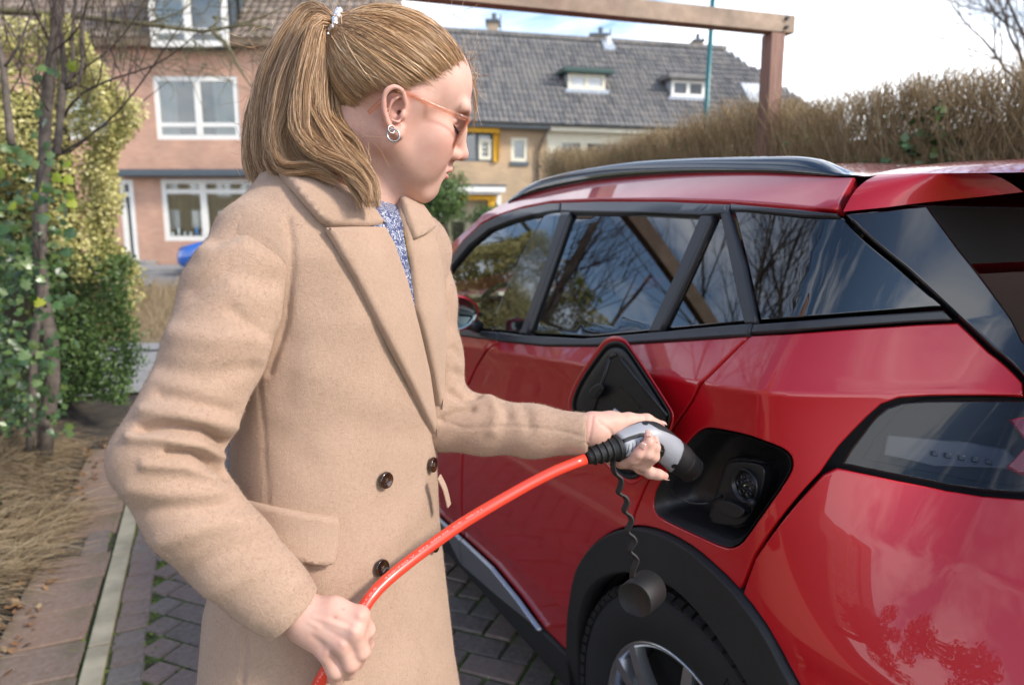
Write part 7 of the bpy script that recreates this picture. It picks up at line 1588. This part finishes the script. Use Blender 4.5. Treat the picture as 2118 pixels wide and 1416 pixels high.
for s in (-1, 1):
    c = s*.0345; hw, hh = .0275, (zt-zb)/2; cz = (zt+zb)/2; rim = []
    for a in np.linspace(0, 2*math.pi, 41)[:-1]:
        ca_, sa_ = math.cos(a), math.sin(a); rim.append(front(c+hw*np.sign(ca_)*abs(ca_)**.55, cz+hh*np.sign(sa_)*abs(sa_)**.6))
    rim.append(rim[0]); V, F = tube_geo(H2W(np.array(rim)), [(.0019, .0022)]*41, 8, False); mk('rim', V, F, M_ace, gls, True)
    n_ = len(rim)-1; mk('lens', H2W(np.array([*rim[:-1], front(c, cz)])), [(i, (i+1) % n_, n_) for i in range(n_)], glass_mat('lens_glass', (.97, .97, .97), ior=1.45, rough=0), gls, True)
    V, F = tube_geo(H2W(np.array([front(s*.060, zt-.006), front(s*.068, zt-.005), A0*[1, -s, 1]+[-.003, 0, 0]])), [(.003, .004)]*3, 8); mk('end_piece', V, F, M_ace, gls, True)
    tp = [A0, on_temple(905, 222, -.0765), on_temple(840, 192, -.081), on_temple(812, 184, -.0815), on_temple(786, 212, -.0785), on_temple(762, 234, -.0735)]; tp = np.array(tp)*[1, -s, 1]
    if s > 0: tp = tp
    V, F = tube_geo(H2W(catmull(tp, 24)), np.stack([np.linspace(.0014, .0016, 24), np.interp(np.arange(24), [0, 14, 17, 23], [.0034, .0024, .0028, .0032])], 1), 8, True, up=HR@np.array([0, 0, 1.])); mk('temple_arm', V, F, M_ace, gls, True)
    V, F = tube_geo(H2W(np.array([front(s*.012, cz+.004), front(s*.010, cz-.002)+[-.006, 0, 0], front(s*.011, cz-.010)+[-.007, 0, 0]])), [.001, .0025, .002], 8); mk('nose_pad', V, F, plain('clear_pad', (.75, .62, .55), .2), gls, True)
    m = MB()
    for q in (.004, .008): p_ = H2W(A0*[1, -s, 1]+np.array([-q, -s*-.0016*-1 if s > 0 else -.0016, -.0008])); m.tube([p_, p_+HR@np.array([0, -.0006 if s < 0 else .0006, 0])], .0007, 8)
    m.build('rivet', M_blk, gls)
V, F = tube_geo(H2W(np.array([front(-.010, zt-.010), front(-.004, zt-.006)+[.002, 0, 0], front(.004, zt-.006)+[.002, 0, 0], front(.010, zt-.010)])), .0022, 8); mk('bridge', V, F, M_ace, gls, True)
# ear rings
M_slv = paint('silver_ring', (.42, .41, .40), 1, .3, 0)
def hoop(u, v, rpx, d, thick, tilt, label):
    c = P(u, v, d); r = rpx/FPX*d; x = norm(CR*math.cos(tilt)+CF*math.sin(tilt)); y = norm(CU-x*(CU@x)); pts = [c+(x*math.cos(a)+y*math.sin(a))*r for a in np.linspace(0, 2*math.pi, 33)]
    V, F = tube_geo(pts, thick, 9, False); return tag(mk('earring', V, F, M_slv, None, True), label, 'earring', 'hoop earrings in the woman\'s ear')
hoop(814, 280, 12.5, .895, .0011, .25, 'larger silver hoop earring hanging lowest at the woman\'s ear lobe'); hoop(809.5, 268, 7.5, .893, .0010, .7, 'smaller silver hoop earring hugging the woman\'s ear lobe')
if False: print(proj(H2W(np.array([[.092, -.032, .0175], [.1005, -.016, .037], [.083, -.052, .0385]]))))
# ================================================================ CHARGING PLUG AND CABLE
plug = thing('charging_plug', 'grey and black charging plug held at the open port of the red car', 'charging plug', tuple(P(1340, 902, 1.115)))
st = [(1214, 947, 1.072, .0100), (1226, 942, 1.075, .0128), (1245, 935, 1.080, .0150), (1262, 929, 1.085, .0168), (1270, 927, 1.087, .0190), (1276, 925, 1.089, .0205), (1290, 919, 1.094, .0212), (1320, 907.5, 1.105, .0238), (1345, 905, 1.115, .0245), (1366, 918, 1.126, .0242), (1386, 934, 1.133, .0236), (1400, 945, 1.140, .0232), (1405, 949, 1.143, .0232), (1410, 953, 1.146, .0232)]
pa = catmull(np.array([[*P(u, v, d), r] for u, v, d, r in st]), 60)
def pfield():
    lo = pa[:, :3].min(0)-.06; hi = pa[:, :3].max(0)+.06; f = Field(lo, hi, .0018)
    for i in range(17, 59): f.cap(pa[i, :3], pa[i+1, :3], pa[i, 3], pa[i+1, 3], .004)
    f.plane(pa[59, :3], pa[59, :3]-pa[57, :3], .002); f.plane(pa[17, :3], pa[17, :3]-pa[19, :3], .003); V, F = f.mesh(); return relax(V, F, 2), F
V, F = pfield(); ps = PxSurf(V.copy(), F, 1.1)
M_pblk = plain('matt_black_plastic', (.0085, .0085, .009), .6, var=.12, bump=.15, bscale=500); M_pgry = plain('grey_plastic', (.30, .305, .33), .40, var=.05, bump=.12, bscale=600); M_pgry2 = plain('light_grey_rubber', (.36, .37, .39), .55, var=.04)
bd_ = mk('handle', V, F, M_pblk, plug, True)
Z2 = lambda x, y: (1160+x/6.4375, 820+y/6.4375)
pxpatch('grey_shell', [Z2(*q) for q in ((600, 512), (760, 450), (950, 378), (1060, 345), (1120, 344), (1200, 375), (1300, 435), (1420, 480), (1500, 515), (1590, 575), (1632, 640), (1636, 700), (1600, 810), (1540, 920), (1465, 1010), (1400, 950), (1300, 858), (1345, 800), (1380, 720), (1360, 650), (1300, 610), (1200, 545), (1108, 490), (1050, 490), (900, 535), (780, 582), (720, 545), (660, 520))], ps, M_pgry, bd_, .0012, thick=.0022, step=3.2, edge=1.2, edge_m=.0008)
gp = pxpatch('grip_pad', [Z2(*q) for q in ((832, 640), (850, 612), (950, 572), (1085, 530), (1110, 560), (1090, 600), (1010, 690), (940, 760), (870, 800), (800, 835), (815, 760))], ps, M_pgry2, bd_, .0014, thick=.0022, step=3, edge=1.2, edge_m=.0008)
for (a, b) in (((850, 660), (838, 770)), ((905, 632), (880, 760)), ((955, 612), (935, 720)), ((1005, 592), (990, 660)), ((1052, 575), (1050, 605))):
    pts = [Z2(a[0]+(b[0]-a[0])*t_+6*math.sin(t_*3.1), a[1]+(b[1]-a[1])*t_) for t_ in np.linspace(0, 1, 6)]; V, F = tube_geo([ps.hit(*q)[0]+ps.hit(*q)[1]*.0013 for q in pts], .0006, 6); mk('groove', V, F, M_pblk, gp, True)
for (x, y) in ((1122, 362), (582, 552), (1512, 915), (795, 780)):
    p, n = ps.hit(*Z2(x, y)); xx = norm(np.cross(n, ZZ)); V, F = lathe([(0, .0), (.0034, .0), (.0044, .0009), (.0050, .0002)], 16, frame_M(p+n*.0013, xx, np.cross(n, xx), n)); mk('screw_hole', V, F, M_blk, bd_, True)
p, n = ps.hit(*Z2(1310, 755)); xx = norm(np.cross(n, ZZ)); V, F = lathe([(0, .0), (.0058, .0), (.0068, .0012), (.0078, -.001)], 20, frame_M(p+n*.0012, xx, np.cross(n, xx), n)); mk('lock_button', V, F, M_blk, bd_, True)
# ribbed strain relief
V, F = tube_geo(pa[0:18, :3], pa[0:18, 3], 24); sr_ = mk('strain_relief', V, F, M_pblk, plug, True)
for k_ in range(3, 16, 3):
    c, T = pa[k_, :3], norm(pa[k_+1, :3]-pa[k_-1, :3]); u_ = norm(np.cross(T, ZZ)); w_ = np.cross(T, u_)
    V, F = tube_geo([c+(u_*math.cos(a)+w_*math.sin(a))*(pa[k_, 3]+.0008) for a in np.linspace(0, 2*math.pi, 25)], .0016, 6, False); mk('rib', V, F, M_pblk, sr_, True)
c, T = pa[18, :3], norm(pa[19, :3]-pa[17, :3]); u_ = norm(np.cross(T, ZZ)); V, F = lathe([(.013, -.004), (.0205, -.003), (.0218, .001), (.0216, .006), (.019, .008)], 32, frame_M(c, u_, np.cross(T, u_), T)); mk('collar', V, F, M_pblk, plug, True)
# plug nose: ring, cylinder with notches
hd = norm(P(1442, 969, 1.168)-P(1408, 937.5, 1.143)); c = pa[59, :3]; u_ = norm(np.cross(hd, ZZ)); w_ = np.cross(hd, u_); LN = np.linalg.norm(P(1434, 966, 1.160)-c)
V, F = lathe([(.0229, -.003), (.0238, .0), (.0238, .006), (.0230, .0075), (.0227, .008), (.0225, LN-.001), (.0215, LN), (.0195, LN), (.0192, .008), (0, .008)], 40, frame_M(c, u_, w_, hd)); ns_ = mk('nose', V, F, M_pblk, plug, True)
for k_ in range(5):
    a = k_*1.256+.55; rd = u_*math.cos(a)+w_*math.sin(a); m = MB(); m.box(c+hd*(LN-.005)+rd*.0226, (.0006, .0035, .003), np.array([rd, np.cross(hd, rd), hd])); m.build('notch', M_shell, ns_)
for (x, y) in ((0, 0), (.012, 0), (-.012, 0), (.006, .011), (-.006, .011), (.006, -.010), (-.006, -.010)):
    m = MB(); b = c+u_*x+w_*y; m.tube([b+hd*.008, b+hd*(LN-.003)], .0042, 12); m.build('contact_sleeve', M_pblk, ns_, True)
# red cable
cab_px = [(1210, 949, 1.069), (1185, 959, 1.062), (1150, 973, 1.052), (1100, 998, 1.036), (1050, 1026, 1.018), (1000, 1055, 1.000), (950, 1086, .983), (900, 1121, .964), (850, 1158, .942), (800, 1199, .917), (770, 1230, .897), (748, 1262, .884), (722, 1305, .870), (698, 1350, .866), (672, 1392, .868), (650, 1432, .872), (620, 1500, .880)]
cp_ = [P(*q) for q in cab_px]; e = cp_[-1]; cp_ += [e+[-.03, -.035, -.11], e+[-.07, -.10, -.33], e+[-.13, -.15, -.58]]; g0 = e+np.array([-.27, -.2, 0]); cp_ += [np.array([g0[0], g0[1], .02]), np.array([g0[0]-.35, g0[1]-.15, .012]), np.array([g0[0]-.8, g0[1]-.6, .012])]
cpts = catmull(np.array(cp_), 150); rad = np.full(150, .00835)
M_cab = NT('red_orange_cable'); M_cab.set(Base_Color=(.78, .055, .028), Roughness=.33, Coat_Weight=.35, Coat_Roughness=.18); M_cab = M_cab.m
V, F = tube_geo(cpts, rad, 20); cable = mk('charging_cable', V, F, M_cab, None, True, label='thick red charging cable curving from the plug through the woman\'s fist', cat='cable')
# printed text on the cable: real letters bent along it
def cable_text(txt, s0, s1, ph):
    cu = bpy.data.curves.new('cable_print', 'FONT'); cu.body = txt; cu.size = 1; o = bpy.data.objects.new('cable_print', cu); COL.objects.link(o); bpy.context.view_layer.update()
    me = bpy.data.meshes.new_from_object(o.evaluated_get(bpy.context.evaluated_depsgraph_get())); bpy.data.objects.remove(o); V = np.array([v.co[:] for v in me.vertices]); F = [tuple(p.vertices) for p in me.polygons]; bpy.data.meshes.remove(me)
    if not len(V): return
    seg = np.r_[0, np.cumsum(np.linalg.norm(np.diff(cpts, axis=0), axis=1))]; W = V[:, 0].max()-V[:, 0].min(); L = s1-s0; hgt = .0038
    out = []
    for x, y, _ in V:
        s = s0+L*(1-(x-V[:, 0].min())/W) ; i = min(np.searchsorted(seg, s)-1, 148); f = (s-seg[i])/(seg[i+1]-seg[i]); c = cpts[i]*(1-f)+cpts[i+1]*f; T = norm(cpts[i+1]-cpts[i]); vw = norm(CC-c); vw = norm(vw-T*(vw@T)); up_ = np.cross(vw, -T); a = ph+(y-.35)*hgt/.00835*1.0
        out.append(c+(vw*math.cos(a)+up_*math.sin(a))*.00848)
    return mk('cable_print', out, F, plain('pale_print', (.85, .30, .26), .5), cable)
cable_text('450/750 V  EN 50620  CE  08/21', .18, .345, .35); cable_text('H07BZ5-F 5G6+0.5', .36, .455, .35); cable_text('CHARGING CABLE  62196', .47, .60, .35)
# cap on its wavy rubber strap
sp = [(1268, 950, 1.083), (1268, 962, 1.083), (1272, 978, 1.084), (1284, 990, 1.085), (1283, 1006, 1.086), (1279, 1018, 1.087), (1292, 1027, 1.088), (1297, 1038, 1.088), (1291, 1056, 1.089), (1303, 1067, 1.09), (1306, 1078, 1.09), (1297, 1098, 1.091), (1309, 1110, 1.092), (1313, 1120, 1.092), (1302, 1138, 1.093), (1313, 1150, 1.093), (1317, 1158, 1.094), (1309, 1180, 1.095), (1308, 1204, 1.096)]
V, F = tube_geo(catmull(np.array([P(*q) for q in sp]), 90), [(.0016, .0050)]*90, 4, sec=[(-1, -1), (1, -1), (1, 1), (-1, 1)], up=norm(np.array([.62, -.78, .1]))); stp = mk('cap_strap', V, F, M_pblk, plug); bevel(stp, .0008)
c0, c1 = P(1312, 1241, 1.074), P(1345, 1213, 1.116); ax2 = norm(c0-c1); x2 = norm(np.cross(ax2, ZZ)); L2 = np.linalg.norm(c0-c1)
V, F = lathe([(.024, 0), (.0275, .001), (.0288, .003), (.0284, L2-.002), (.0276, L2-.0003), (.0262, L2), (.0255, L2-.001), (0, L2-.001)], 44, frame_M(c1, x2, np.cross(ax2, x2), ax2)); V = np.array(V); dn = np.cross(ax2, x2); lowv = (V-c1)@dn; sgn = 1 if dn[2] < 0 else -1
q_ = lowv*sgn; V = V-np.outer(np.where(q_ > .0235, (q_-.0235)*.85, 0)*sgn, dn); mk('dust_cap', V, F, M_pblk, stp, True)
